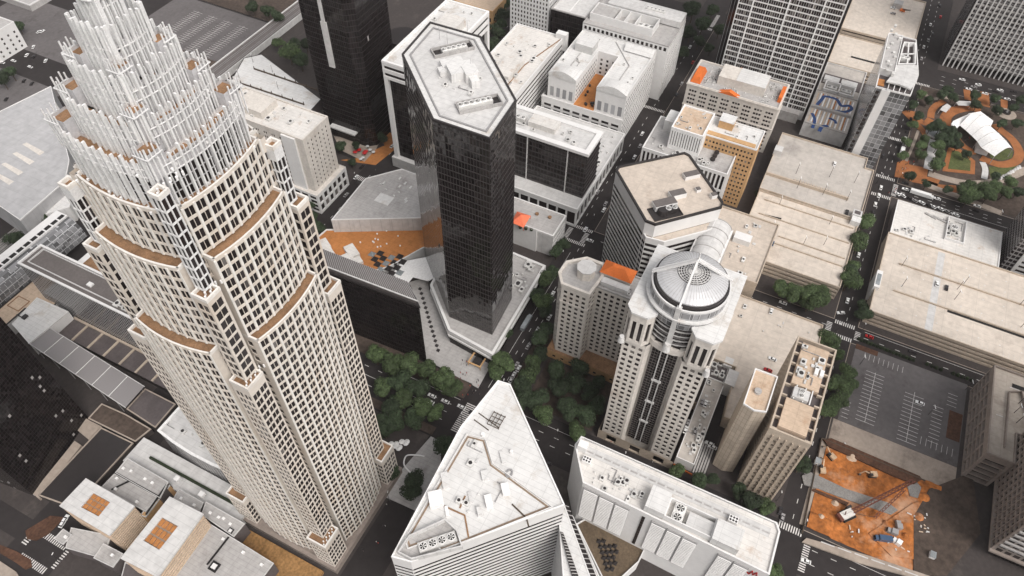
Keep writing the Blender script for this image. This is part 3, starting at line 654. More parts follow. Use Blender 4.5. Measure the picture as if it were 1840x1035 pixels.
for i in range(12):
    f0, f1 = i/12, (i+1)/12; vault.q((447+10*f0, 109.6, 42+3.4*math.sin(math.pi*f0)), (447+10*f1, 109.6, 42+3.4*math.sin(math.pi*f1)), (447+10*f1, 131, 42+3.4*math.sin(math.pi*f1)), (447+10*f0, 131, 42+3.4*math.sin(math.pi*f0)))
vault.q(*[(447+10*i/12, 109.6, 42+3.4*math.sin(math.pi*i/12)) for i in range(13)]); vault.q(*[(447+10*i/12, 131, 42+3.4*math.sin(math.pi*i/12)) for i in range(12, -1, -1)])
t.part('vaulted_roof', vault, 'white_roof'); t.part('penthouse', MB().box(432, 443, 149, 162, 41, 47), 'white_roof'); clutter(t, 404, 454, 112, 129, 41.2, 10, 21, .6, 1); clutter(t, 404, 454, 149, 165, 41.2, 12, 22, .6, 2)
t.part('roof_rail', MB().bar((404, 121, 41.6), (432, 121, 41.6), .5).bar((408, 157, 41.6), (430, 157, 41.6), .5).bar((432, 121, 41.6), (455, 140, 41.6), .5), 'grey_roof')
t = T('office_building', 'grey-roofed office with white walled roof plant behind the white courtyard building', 'office building', (480, 136, 0))
p = R(460.5, 500, 103, 168.5); gs = dict(mod=2.9, ww=2.1, fh=3.6, wh=2.2, sill=.8, m=.6, top=.9, d=.6)
walls(t, p, 40, 46, dict(W=dict(mod=3.4, ww=2.1, fh=4.6, wh=3, sill=.9, m=.6, base=.1, top=.6, d=.6), S=gs), 'white_wall'); walls(t, p, .14, 40, dict(S=gs, W=dict(ribbon=1, mod=1, ww=1, fh=40, wh=39, sill=.2, base=.2, top=0, m=.4, glass='win_black')), 'white_wall'); roof(t, p, 46, 'grey_roof', 'grey_roof', .8, .8)
t.part('plant_wall', MB().ring(R(467, 483, 118, 166), R(467.6, 482.4, 118.6, 165.4), 45.1, 51), 'white_wall')
for yy in (132, 140, 147): t.part('plant_wall', MB().box(467.6, 482.4, yy, yy+.5, 45.2, 50.6), 'white_wall')
t.part('plant_roof', MB().box(467.8, 482.2, 149, 165, 45.2, 50), 'grey_roof'); fans(t, 475, 125, 45.3, 3, 1.8, rad(90)); t.part('rear_roof', MB().box(486, 500.5, 103.5, 160, 46, 50.6), 'pale_roof'); fans(t, 493, 125, 50.7, 5, 1.2, rad(90), 1.2, .8)
t = T('office_building', 'low black-walled office with a pale roof, between the white grid tower and the grey-roofed office', 'office building', (484, 182, 0))
p = R(467, 500, 169, 197); t.part('glass_wall', MB().prism(p, .14, 45), 'deep_glass'); roof(t, p, 46, 'pale_roof', 'grey_roof', .8, .8); t.part('roof_walkway', MB().box(470, 498, 183, 184, 45.2, 45.5), 'white_wall')
t = T('office_tower', 'white tower with a grid of small windows, top edge above the long white office', 'office building', (482, 216, 0))
p = R(469, 495, 199.5, 232); walls(t, p, .14, 86, dict(all=dict(mod=2.5, ww=1.15, fh=3.6, wh=2.1, sill=.8, m=.8))); roof(t, p, 86, 'pale_roof')
t = T('brick_building', 'tan building with arched openings, at the top edge behind the banded white roof', 'building', (500, 275, 0))
p = R(486, 510, 256, 292); walls(t, p, .14, 17, dict(all=dict(mod=4.2, ww=2.4, fh=5, wh=3.4, sill=.8)), 'tan_wall'); roof(t, p, 17, 'tan_roof', 'tan_wall')
t = T('glass_office', 'black glass office banded with thin pale lines, white roof, on a white-framed podium', 'office building', (335, 135, 0))
p = R(322.5, 344, 107, 172); t.part('glass_wall', MB().prism(p, 15, 50), 'band_glass'); fl = MB()
for i in range(9): fl.ring(inset(p, -.45), inset(p, .1), 16.5+i*3.8, 17.1+i*3.8)
t.part('floor_line', fl, 'dark_metal'); t.part('parapet', MB().ring(inset(p, -1.2), inset(p, 2.2), 50, 52), 'white_wall'); t.part('roof', MB().q(*[(a, b, 50.8) for a, b in inset(p, 2)]), 'pale_roof')
for yy in (119, 146): t.part('facade_fin', MB().box(321.6, 322.6, yy, yy+.5, 15, 50), 'pale_roof')
t.part('penthouse', MB().box(330, 339, 132, 150, 50.7, 54.5), 'white_stained'); fans(t, 333, 158, 50.9, 3, 1.5, rad(90)); clutter(t, 327, 341, 112, 166, 50.9, 14, 31, .8)
p = R(311, 393, 105.5, 172); walls(t, p, .14, 15.5, dict(all=dict(mod=6.2, ww=5.2, fh=12, wh=10.4, sill=.6, base=1, top=1.6, m=.5, d=.7, glass='win_black'))); t.part('podium_roof', MB().q(*[(a, b, 15) for a, b in inset(p, .3)]), 'pale_roof'); t.part('podium_parapet', MB().ring(inset(p, -.3), inset(p, .6), 14.8, 16.2), 'white_wall'); clutter(t, 350, 390, 108, 128, 15.1, 12, 33)
t = T('parking_garage', 'small grey-roofed garage with an orange canopy standing on its roof', 'parking garage', (291, 126, 0))
p = R(281.5, 301, 108.5, 146); rb = dict(ribbon=1, mod=1, ww=1, fh=3.6, wh=2.0, sill=1.1, m=.6, top=.6, base=.3, d=1.2, glass='win_black')
walls(t, p, .14, 18, dict(S=rb, E=rb), 'pale_roof'); walls(t, R(280.6, 281.6, 119, 146), .14, 18.6, None, 'white_wall', 'blank_wall'); roof(t, p, 18.3, 'grey_roof', 'white_wall', 1.1, .8)
mb = MB(); cx_, cy_ = U(936, 392, 21); c8 = [(cx_-5, cy_+4), (cx_-5.5, cy_-4.5), (cx_+5.5, cy_-4), (cx_+5, cy_+5)]
for i in range(4): a, b = c8[i], c8[(i+1) % 4]; mb.q((a[0], a[1], 20), (b[0], b[1], 20), (cx_, cy_, 24))
for (a, b) in c8: mb.bar((a, b, 17.3), (a, b, 20), .2)
single('tent_canopy', 'pointed orange canopy with a dark zigzag on the small grey garage roof', 'canopy', mb, 'orange_cloth', (cx_, cy_, 17.3))
for (px, py) in ((965, 384), (988, 390), (945, 410), (955, 412), (935, 408)): 
    x, y = U(px, py, 18); t.part('planter', MB().cyl(x, y, 17.2, 18.3, 1, 1.2, 10), 'hedge' if px < 960 else 'terrace')
# cream hotel left
t = T('hotel', 'cream building with small windows and pillared base, right of the bank tower crown', 'hotel', (262, 288, 0))
p = R(249.8, 275, 258.4, 322); walls(t, p, 15, 57, dict(S=dict(mod=3.4, ww=.9, fh=3.4, wh=1.5, sill=1, m=2), W=dict(mod=5.5, ww=1.0, n=2, gap=.5, fh=3.4, wh=1.7, sill=1, m=8)), 'cream_wall')
roof(t, p, 57, 'white_stained', 'cream_wall', 1, .8); t.part('wall_return', MB().box(248.6, 249.9, 264, 274, 15, 56), 'white_wall'); t.part('penthouse', MB().box(255, 270, 292, 312, 56, 61), 'cream_wall'); clutter(t, 253, 272, 262, 318, 56, 18, 41)
p = R(246.5, 277.5, 255, 325); walls(t, p, .14, 16, dict(S=dict(mod=4.4, ww=3.1, fh=6.5, wh=5.2, sill=.8, m=.8, base=.8, top=1, d=.8), W=dict(mod=6, ww=4.6, fh=3.4, wh=2.3, sill=.6, m=.6, base=1)), 'white_wall', 'base'); t.part('base_roof', MB().q(*[(a, b, 15.6) for a, b in inset(p, .2)]), 'cream_wall'); clutter(t, 247.5, 249, 275, 320, 15.7, 8, 42, .5, 0)
# pentagon roof, orange roof, black slab
t = T('exhibition_hall', 'low building with a pale grey five-sided roof left of the black tower', 'building', (262, 215, 0))
p = ccw([(230.7, 232.3), (270.9, 234.5), (289, 219), (289, 176), (262, 176)]); walls(t, p, .14, 20, None, 'pale_roof'); roof(t, p, 20, 'grey_roof', 'white_wall', .5, .5)
for i in range(12):
    x, y = 262+random.random()*20, 190+random.random()*34; t.part('skylight', MB().box(x, x+random.choice((.8, 2.6)), y, y+1, 19.4, 20), 'white_roof')
x, y = U(690, 357, 20); t.part('roof_patch', MB().box(x-4, x+4, y-5, y+5, 19.52, 19.6), 'white_roof')
t = T('podium_building', 'flat orange-brown roof with a white plant room and dark pyramid rooflights', 'building', (240, 205, 0))
p = ccw([(213, 240), (230, 237.5), (262, 178), (252, 168), (244, 177), (222, 187), (204, 203), (192, 201)])
walls(t, p, .14, 9.6, None, 'white_wall'); roof(t, p, 10, 'orange_roof', 'white_wall', .8, .6)
for (px, py, a, b, h) in ((632, 452, 5, 3, 3), (625, 465, 4, 3, 2.5), (582, 440, 4, 3, 3), (592, 452, 3, 2, 2.4), (642, 468, 2.6, 2.6, 2)):
    x, y = U(px, py, 11); c, s_ = math.cos(rad(60)), math.sin(rad(60)); P = lambda u, v: (x+c*u-s_*v, y+s_*u+c*v); t.part('plant_room', MB().prism([P(-a, -b), P(a, -b), P(a, b), P(-a, b)], 9, 9.2+h), 'white_stained')
for i in range(4):
    for j in range(5):
        x, y = U(668+i*15+j*5, 455+j*9-i*1.5, 10)
        if (i, j) in ((3, 3), (3, 4), (2, 0), (3, 0)): continue
        t.part('pyramid_rooflight', MB().prism([(x-2, y-2), (x+2, y-2), (x+2, y+2), (x-2, y+2)], 9.1, 11.6, [(x-.05, y-.05), (x+.05, y-.05), (x+.05, y+.05), (x-.05, y+.05)]), 'skylight' if (i+j) % 3 == 0 else 'dark_metal')
for i in range(14):
    x, y = U(640+random.random()*110, 405+random.random()*40, 10); t.part('roof_vent', MB().cyl(x, y, 9, 9.8, .5, n=8), 'white_paint')
t = T('office_slab', 'black-walled slab with a dark ribbed roof beside the bank tower', 'office building', (183, 170, 0))
p = ccw([(177.2, 195.3), (187.4, 205), (189, 148), (179.7, 136.8)]); t.part('glass_wall', MB().prism(p, .14, 50), 'deep_glass')
t.part('louvre_roof', MB().prism(inset(p, .8), 50, 54), 'ribbed_roof'); rb_ = MB(); n = 42
for i in range(n):
    f = (i+.5)/n; a = (177.6+(179.9-177.6)*f, 195.3-58.2*f); b = (187.2+(188.7-187.2)*f, 204.2-55.8*f); rb_.bar((a[0]+.6, a[1], 54.15), (b[0]-.4, b[1], 54.15), .35, .3)
t.part('roof_rib', rb_, 'grey_metal'); t.part('gutter', MB().ring(inset(p, -.3), inset(p, .9), 49.5, 50.6), 'dark_metal'); t.part('roof_edge', MB().bar((177.4, 195.2, 54.3), (179.8, 137.2, 54.3), .6), 'pale_roof')
t = T('glass_vault', 'white curved tent roof over the passage between the orange roof and the black tower', 'canopy', (228, 172, 0))
pts = [(705, 492), (722, 470), (765, 462), (800, 452), (801, 490), (788, 494), (770, 505), (742, 498), (728, 515)]
P3 = [(*U(a, b, 9), 9) for a, b in pts]; t.part('membrane', MB().quad(P3, .3), 'white_cloth')
for (a, b) in ((770, 504), (722, 505), (790, 494)): x, y = U(a, b, 9); t.part('post', MB().cyl(x, y, .2, 9, .25, n=8), 'dark_metal')
mb = MB()
for i in range(14):
    x, y = U(*(755+i*2.5, 520+i*8.5)); mb.box(x-.8, x+.8, y-.8, y+.8, .2, .9)
t.part('seating', mb, 'dark_metal')
# ------------------------------------------------------------------ middle right
t = T('striped_office', 'many-sided office banded black and white with a beige roof, behind the domed tower', 'office building', (290, 50, 0))
p8 = [(264.9, 47.6), (265.1, 53.1), (293.6, 80.3), (297.2, 80.1), (324.7, 52.1), (323.9, 48.7), (296.4, 21.7), (292.4, 21.4)]; p8 = ccw(p8)
band = dict(ribbon=1, mod=1, ww=1, fh=3.7, wh=2.1, sill=.9, m=.25, base=1, top=7.5, d=.12, glass='win_black')
walls(t, p8, .14, 73, dict(all=band), 'white_wall'); roof(t, p8, 73, 'beige_roof', 'dark_metal', .9, .9, .15)
lo = ccw([(265.5, 53), (263, 50.6), (264.2, 41), (284, 22), (292.4, 21.6), (300, 25), (268, 52)])
walls(t, lo, .14, 63.5, dict(all=dict(band, top=1.4)), 'white_wall', 'lower_wall'); t.part('terrace_roof', MB().q(*[(a, b, 63) for a, b in lo]), 'beige_roof'); t.part('terrace_parapet', MB().ring(inset(lo, -.1), inset(lo, .6), 62.9, 64), 'white_wall')
for k in range(5): q = ccw([(262-k*1.5, 46), (262-k*1.5, 38), (272-k*.8, 28-k*1.2), (290, 18-k*1.4), (292, 24), (268, 48)]); walls(t, q, .14, 52-k*9, dict(all=dict(band, top=1.4)), 'white_wall', 'lower_wall')
c, s_ = math.cos(rad(45)), math.sin(rad(45))
def rbox(t, px, py, z, a, b, h, ang, m, name='penthouse', zb=None):
    x, y = U(px, py, z+h); c, s_ = math.cos(ang), math.sin(ang); P = lambda u, v: (x+c*u-s_*v, y+s_*u+c*v)
    return t.part(name, MB().prism([P(-a, -b), P(a, -b), P(a, b), P(-a, b)], zb if zb is not None else z-.1, z+h), m)
A45 = rad(-45)
def toppedbox(t, px, py, z, a, b, h, ang):
    x, y = U(px, py, z+h); c, s_ = math.cos(ang), math.sin(ang); P = lambda u, v: (x+c*u-s_*v, y+s_*u+c*v)
    w_ = t.part('penthouse', MB().prism([P(-a, -b), P(a, -b), P(a, b), P(-a, b)], z-.1, z+h-.3), 'white_wall'); t.part('penthouse_roof', MB().prism([P(-a+.2, -b+.2), P(a-.2, -b+.2), P(a-.2, b-.2), P(-a+.2, b-.2)], z+h-.3, z+h), 'ribbed_roof', w_)
toppedbox(t, 1195, 362, 72.1, 6.2, 2.6, 3.4, A45); toppedbox(t, 1218, 345, 72.1, 4.4, 2.2, 3.2, A45); toppedbox(t, 1243, 311, 72.1, 4.4, 2, 2.6, A45); toppedbox(t, 1255, 338, 72.1, 1.3, 1.3, 2, A45); toppedbox(t, 1283, 348, 72.1, 1.6, 1.4, 2.6, A45)
x, y = U(1195, 382, 72); screen(t, x, y, 8, 4.6, A45, 72.1, .8, 'dark_metal', 'dark_metal'); t.part('cooling_tower', MB().cyl(x-1, y+1, 72.2, 75, 3.2, 2.6, 10), 'dark_metal'); fans(t, x+2, y-2.4, 72.3, 2, 1.5, A45, base_m='dark_metal')
# annex + barrel vault
t = T('atrium_annex', 'beige-roofed annex with a long white barrel vault running to the domed tower', 'office building', (285, 10, 0))
p = R(222, 352, 9, 29); p = [(222, 1), (300, -8), (352, -8), (352, 28), (222, 28)]
walls(t, [(300, -10), (352, -10), (352, 26), (300, 26)], .14, 20, None, 'beige_wall'); roof(t, [(300, -10), (352, -10), (352, 26), (300, 26)], 20, 'beige_roof', 'beige_wall')
walls(t, R(222, 292, 12, 28), .14, 58, dict(S=dict(mod=3, ww=1.5, fh=3.7, wh=1.8), E=None), 'cream_wall')
v = MB(); n = 14; zb, yc, rr = 58.5, 20, 7.2
for i in range(n):
    a, b = math.pi*i/n, math.pi*(i+1)/n; ya, yb = yc-rr*math.cos(a), yc-rr*math.cos(b); za, zc = zb+rr*.8*math.sin(a), zb+rr*.8*math.sin(b)
    v.q((222, ya, za), (293, ya, za), (293, yb, zc), (222, yb, zc)); v.q((293, ya, zb), (293, yb, zb), (293, yb, zc), (293, ya, za))
t.part('barrel_vault', v, 'pale_roof')
for k in range(10):
    rb_ = MB(); x = 292.6-k*7
    for i in range(n):
        a, b = math.pi*i/n, math.pi*(i+1)/n; rb_.bar((x, yc-(rr+.1)*math.cos(a), zb+(rr*.8+.1)*math.sin(a)), (x, yc-(rr+.1)*math.cos(b), zb+(rr*.8+.1)*math.sin(b)), .35)
    t.part('vault_rib', rb_, 'grey_roof')
for yy in (12, 26.4): t.part('vault_gutter', MB().box(222, 293, yy, yy+1.6, 57.8, 59.4), 'white_wall')
clutter(t, 303, 349, -6, 10, 19, 9, 51)
# domed tower
t = T('domed_tower', 'cream tower with a round silver dome, glass drum and dark central glass strip', 'tower', (198, 17, 0))
sh = [(181.5, 34.8), (181.5, 24.6), (184.4, 23.0), (184.4, 10.6), (181.5, 9.0), (181.5, -1.4), (216, -1.6), (216, 35)]; sh = ccw(sh)
pst = dict(mod=3.25, ww=1.85, fh=3.7, wh=2.1, sill=.8, m=.4, base=8, top=2)
mb = MB()
for i in range(len(sh)):
    A, B = sh[i], sh[(i+1) % len(sh)]; L = math.dist(A, B)
    if L > 9 and not (A[0] > 184 and B[0] > 184 and abs(A[0]-B[0]) < .1 and A[0] < 185): facade(t, mb, A, B, .14, 88, pst)
    else: facade(t, mb, A, B, .14, 88, None)
t.part('wall', mb, 'cream_wall')
t.part('central_glass', MB().box(183.7, 184.6, 11.4, 22.2, 8, 92), 'deep_glass')
fr = MB()
for z in range(10, 92, 2): fr.box(183.5, 183.7, 11.4, 22.2, z, z+.18)
for i in range(9): yy = 11.4+i*1.35; fr.box(183.4, 183.6, yy-.08, yy+.08, 8, 92)
t.part('glazing_bar', fr, 'ribbed_roof')
for yy in (15.2, 18.0): t.part('centre_mullion', MB().box(182.9, 183.5, yy, yy+.5, 8, 96), 'pale_roof')
for z in (28, 46, 64): t.part('strip_band', MB().box(182.8, 183.5, 14.6, 19, z, z+1.1), 'pale_roof')
# upper pavilions with tall windows
for (a, b) in ((24.4, 35.6), (-2.2, 9.2)):
    mid = (a+b)/2
    w_ = ccw([(183, a), (180.2, a+2.4), (180.2, b-2.4), (183, b), (197, b), (197, a)])
    walls(t, w_, 88, 108, dict(all=dict(mod=3.1, ww=1.7, fh=15, wh=12.6, sill=1.6, m=.3, base=.6, top=2, d=.6, glass='win_black')), 'cream_wall', 'upper_wall'); t.part('pavilion_roof', MB().prism(inset(w_, -.6), 107.6, 108.6), 'white_roof')
    t.part('finial', MB().cyl(179.4, a+(b-a)*(.95 if a > 5 else .05), 88, 91.5, 1.5, 1.0, 12), 'pale_roof')
t.part('attic', MB().prism([(190, -1.8), (218.5, -1.8), (218.5, 35.6), (190, 35.6)], 88, 107), 'cream_wall'); t.part('attic_roof', MB().prism([(189, -2.6), (219.4, -2.6), (219.4, 36.4), (189, 36.4)], 107, 108.2), 'white_roof')
dx, dy = 198.2, 16.6
t.part('frieze', MB().ring([(dx-16.4+16.4*(1-math.cos(k*.1)), 0) for k in range(0)] or [(dx+16.3*math.cos(k*.1963), dy+16.3*math.sin(k*.1963)) for k in range(32)], [(dx+14*math.cos(k*.1963), dy+14*math.sin(k*.1963)) for k in range(32)], 88, 91.5), 'cream_wall')
t.part('drum_glass', MB().cyl(dx, dy, 88, 106, 14.6, n=36), 'band_glass'); dl = MB()
for z in (93, 96, 99, 102): dl.ring([(dx+14.9*math.cos(k*.1963), dy+14.9*math.sin(k*.1963)) for k in range(32)], [(dx+14.3*math.cos(k*.1963), dy+14.3*math.sin(k*.1963)) for k in range(32)], z, z+.5)
t.part('drum_band', dl, 'pale_roof')
t.part('central_pier', MB().box(181.8, 184, 15.6, 17.6, 92, 118), 'pale_roof'); t.part('finial', MB().cyl(181.6, 16.6, 91, 95.5, 1.8, 1.2, 14), 'white_roof')
def ringc(r0, r1, z0, z1, n=48): return MB().ring([(dx+r0*math.cos(k*2*math.pi/n), dy+r0*math.sin(k*2*math.pi/n)) for k in range(n)], [(dx+r1*math.cos(k*2*math.pi/n), dy+r1*math.sin(k*2*math.pi/n)) for k in range(n)], z0, z1)
t.part('cornice', ringc(16.8, 10, 110.5, 111.3), 'white_roof')
lat = MB().cyl(dx, dy, 104.5, 110.5, 15.2, 16.4, 48); t.part('glazed_cornice', lat, 'curtain_light')
t.part('gallery', ringc(15.4, 10, 111.3, 116), 'curtain_light'); t.part('gallery_rail', ringc(15.6, 15.0, 116, 117), 'white_wall'); t.part('drum_ring', ringc(14.6, 10, 116, 118.6), 'dark_metal')
dm = MB(); rings_ = [(13.9, 118.2), (13.9, 119.2), (12, 120.5), (9.4, 121.7), (6.4, 122.5)]; n = 48
for (ra, za), (rb_, zb_) in zip(rings_, rings_[1:]):
    for k in range(n):
        a, b = k*2*math.pi/n, (k+1)*2*math.pi/n
        dm.q((dx+ra*math.cos(a), dy+ra*math.sin(a), za), (dx+ra*math.cos(b), dy+ra*math.sin(b), za), (dx+rb_*math.cos(b), dy+rb_*math.sin(b), zb_), (dx+rb_*math.cos(a), dy+rb_*math.sin(a), zb_))
t.part('dome', dm, 'dome_metal')
dr = MB()
for k in range(60):
    a = k*2*math.pi/60
    for (ra, za), (rb_, zb_) in zip(rings_[1:], rings_[2:]): dr.bar((dx+ra*math.cos(a), dy+ra*math.sin(a), za+.03), (dx+rb_*math.cos(a), dy+rb_*math.sin(a), zb_+.03), .12)
t.part('dome_ribs', dr, 'grey_roof')
oc = MB().cyl(dx, dy, 122.2, 122.55, 6.5, n=32); t.part('oculus', oc, 'dark_metal'); gr = MB()
for r_ in (1.2, 2.2, 3.2, 4.2, 5.2, 6.1):
    for k in range(24): a, b = k*.2618, (k+1)*.2618; gr.bar((dx+r_*math.cos(a), dy+r_*math.sin(a), 122.8+(.6-.1*r_)), (dx+r_*math.cos(b), dy+r_*math.sin(b), 122.8+(.6-.1*r_)), .32)
for k in range(24): a = k*.2618; gr.bar((dx, dy, 123.5), (dx+6.4*math.cos(a), dy+6.4*math.sin(a), 122.7), .24)
t.part('oculus_grille', gr, 'pale_roof')
for k, a in enumerate((rad(180), rad(100), rad(-62))):
    ax = MB(); ex, ey = dx+15.6*math.cos(a), dy+15.6*math.sin(a); nx, ny = -math.sin(a)*.55, math.cos(a)*.55
    for sg in ((-1, 1) if k else (0,)): ax.bar((dx+nx*sg, dy+ny*sg, 130), (ex+nx*sg, ey+ny*sg, 118), .75)
    t.part('crown_strut', ax, 'white_wall')
t.part('spire', MB().cyl(dx, dy, 123, 133.5, .7, .2, 10), 'white_wall')
bs = R(180.6, 218, -3, 36.4); walls(t, bs, .14, 8, dict(W=dict(mod=12, ww=5, fh=7, wh=5.4, sill=.6, m=.8, base=.2, top=.6, d=.9, glass='win_black')), 'beige_wall', 'base')
# octagonal hotel
t = T('hotel', 'cream hotel with an octagonal corner and small orange hipped roof', 'hotel', (224, 60, 0))
o8 = ccw([(215.3, 76.4), (221, 80.3), (229, 79.8), (236, 72), (236, 63), (229.5, 60.4), (223.5, 61.0), (215.3, 62.0)])
hs_ = dict(mod=3.15, ww=1.7, fh=3.45, wh=1.95, sill=.9, m=.7, base=8, top=2.2)
walls(t, o8, .14, 64, dict(all=hs_), 'cream_wall'); roof(t, o8, 64, 'grey_roof', 'cream_wall', 1.3, .8)
t.part('cornice', MB().ring(inset(o8, -.6), inset(o8, .2), 62.8, 64.2), 'cream_wall'); t.part('cornice', MB().ring(inset(o8, -.35), inset(o8, .1), 50, 50.8), 'cream_wall')
w_ = ccw([(222.8, 61.2), (222.8, 40.5), (238, 40.5), (238, 62)]); walls(t, w_, .14, 62, dict(all=dict(hs_, top=1.5)), 'cream_wall', 'wing_wall'); roof(t, w_, 62, 'grey_roof', 'grey_roof', 1, .7)
x, y = 226.5, 68.5; t.part('lift_tower', MB().cyl(x, y, 62.5, 68.3, 4.6, n=8), 'cream_wall'); t.part('lift_tower_roof', MB().cyl(x, y, 68.3, 68.8, 5, n=8), 'pale_roof')
p = R(229.5, 237.5, 46.5, 62); t.part('attic_wall', MB().prism(p, 61, 65.5), 'cream_wall'); t.part('hipped_roof', MB().prism(inset(p, -.5), 65.5, 69, [(232.6, 51), (234.4, 51), (234.4, 57.5), (232.6, 57.5)]), 'orange_tile')
t.part('penthouse', MB().box(225, 228.6, 46, 60, 61, 64), 'white_roof'); clutter(t, 224, 228, 43, 60, 61.1, 10, 61, .6, 1)
p = R(213.6, 240, 38, 80.5); walls(t, p, .14, 7, dict(W=dict(mod=4.5, ww=1.6, fh=3.2, wh=1.8, m=2)), 'tan_wall', 'base'); t.part('base_roof', MB().q(*[(a, b, 6.9) for a, b in p]), 'terrace')
# white offices + orange tower
t = T('office_building', 'low white office with ribbed windows, grey roof and a raised white-ribbed block', 'office building', (374, 56, 0))
p = R(357, 392, 29, 83.5); walls(t, p, .14, 40, dict(W=dict(mod=2.6, ww=1.5, fh=12.4, wh=11, sill=.7, m=.5, top=1, base=1, d=.6), S=dict(mod=2.6, ww=1.5, fh=12.4, wh=11, sill=.7, m=.5, top=1, base=1, d=.6)), 'white_wall'); roof(t, p, 40, 'grey_roof', 'white_wall', 1, .7)
p = R(365, 390, 50, 70); walls(t, p, 39, 55, dict(W=dict(mod=1.6, ww=.5, fh=12, wh=11, sill=2.4, m=.5, base=.3, top=.4, d=.5)), 'white_paint', 'upper_block'); roof(t, p, 55.2, 'tan_roof', 'white_paint', 1, .8)
t.part('penthouse', MB().box(380, 392, 70.2, 78, 39, 47), 'white_roof'); clutter(t, 360, 364, 33, 80, 39.1, 7, 71); clutter(t, 368, 388, 53, 68, 54.3, 8, 72, .7)
for i in range(3): u = t.part('fan_unit', MB().cyl(367+i*3.6, 41-i*.2, 39, 40.4, 1.5, n=14), 'dark_metal')
t = T('apartment_tower', 'orange-tan apartment tower with paired windows and a bright white roof', 'apartment building', (386, 34, 0))
p = R(376, 396, 18.3, 51); walls(t, p, .14, 49, dict(W=dict(mod=4.1, ww=1.1, n=2, gap=1.0, fh=3.5, wh=1.6, sill=.9, m=1), N=dict(mod=6, ww=2.2, fh=3.5, wh=1.9, m=1)), 'tan_wall'); roof(t, p, 49, 'white_roof', 'white_wall', .8, .6)
t.part('penthouse', MB().box(387, 395, 37, 46, 48, 53.5), 'tan_wall'); t.part('penthouse_roof', MB().box(386.8, 395.2, 36.8, 46.2, 53.5, 53.9), 'white_roof'); t.part('roof_strip', MB().box(376.6, 380, 20, 50, 48.1, 49.6), 'tan_wall'); clutter(t, 382, 394, 20, 36, 48.2, 6, 73, .7)
t = T('apartment_building', 'cream apartment block with orange curved roof pieces and pediments', 'apartment building', (453, 49, 0))
p = R(438, 468.5, 17, 80); cs = dict(mod=7.6, ww=1.5, n=3, gap=.35, fh=3.3, wh=1.7, sill=.8, m=1, top=1.6); walls(t, p, .14, 38, dict(W=cs, N=cs, S=cs), 'cream_wall'); roof(t, p, 38, 'grey_roof', 'cream_wall', 1, .8)
t.part('cornice', MB().ring(inset(p, -.5), inset(p, .2), 36.6, 37.5), 'cream_wall'); t.part('cornice', MB().ring(inset(p, -.4), inset(p, .2), 20, 20.8), 'cream_wall')
t.part('orange_roof', MB().prism([(441, 72), (458, 72), (458, 79), (441, 79)], 37, 41, [(443, 73.5), (456, 73.5), (456, 78), (443, 78)]), 'orange_tile'); t.part('orange_roof', MB().prism([(446, 17.6), (460, 17.6), (460, 20), (446, 20)], 37, 41), 'orange_tile')
t.part('pediment', MB().prism([(437.5, 44), (441, 44), (441, 58), (437.5, 58)], 37.5, 40, [(437.5, 50.8), (441, 50.8), (441, 51.2), (437.5, 51.2)]), 'orange_tile'); t.part('pediment', MB().prism([(466, 44), (469, 44), (469, 58), (466, 58)], 37.5, 40, [(466, 50.8), (469, 50.8), (469, 51.2), (466, 51.2)]), 'orange_tile')
t.part('penthouse', MB().box(447, 463, 30, 62, 37, 43.5), 'cream_wall'); t.part('penthouse_roof', MB().box(447, 463, 30, 50, 43.5, 43.9), 'white_roof'); clutter(t, 442, 466, 63, 71, 37.1, 26, 75, .6, 0); clutter(t, 441, 446, 22, 56, 37.1, 14, 76, .6, 0); clutter(t, 447, 466, 21, 29, 37.1, 18, 77, .6, 0)
# white-grid office tower
t = T('office_tower', 'tall white-gridded office tower with triple dark windows, top right of centre', 'office tower', (514, 35, 0))
p = R(487, 541, 1, 68); walls(t, p, .14, 190, dict(W=dict(mod=9.4, ww=1.4, n=6, gap=.12, fh=4, wh=3.1, sill=.5, m=.5, base=7, d=.2)), 'white_wall')
t.part('side_glass', MB().box(490, 540, 68, 73.5, .14, 190), 'dark_stripes'); roof(t, p, 190, 'grey_roof')
for yy in (13.4, 35, 57.6): t.part('facade_pier', MB().box(486.2, 487, yy, yy+1, .14, 190), 'white_paint')
t.part('entrance', MB().box(481, 487, 4, 30, .14, 8), 'grey_roof')
# parking decks top
def lamp_post(x, y, z, h, label, group, m='dark_metal', arms=1):
    o = T('lamp_post', label, 'lamp post', (x, y, z), group); o.part('pole', MB().cyl(x, y, z, z+h, .16, .1, 6), m, occl=False)
    hd = MB()
    for k in range(arms): a = k*math.pi+.3; hd.bar((x, y, z+h), (x+1.2*math.cos(a), y+1.2*math.sin(a), z+h+.1), .3, .2)
    o.part('lamp_head', hd, 'white_paint', occl=False)
stripe = dict(ribbon=1, mod=1, ww=1, fh=3.1, wh=1.5, sill=1.3, m=.4, base=.2, top=.4, d=1.4, glass='win_black')
t = T('parking_garage', 'beige stained garage roof at the top edge with a small crane on it', 'parking garage', (640, -28, 0))
p = R(602, 676, -57.5, -1); walls(t, p, .14, 14, dict(all=stripe), 'beige_wall'); roof(t, p, 14, 'beige_deck', 'beige_wall', 1, .5); t.part('stair_tower', MB().box(655, 662, -40, -33, 13, 17), 'grey_roof')
t = T('parking_garage', 'small beige garage deck with painted bays beside the white-gridded tower', 'parking garage', (581, -19, 0))
p = R(556, 600, -37, -1); walls(t, p, .14, 9.6, dict(all=stripe), 'beige_wall'); roof(t, p, 10, 'beige_deck', 'beige_wall', .9, .5); t.part('ramp_slot', MB().box(571, 572.8, -34, -16, 9.1, 9.5), 'black_rubber')
m_ = MB()
for k in range(8): y = -33+k*2.6; m_.box(573, 577.5, y-.1, y+.1, 9.14, 9.17).box(566, 570.5, y-.1, y+.1, 9.14, 9.17)
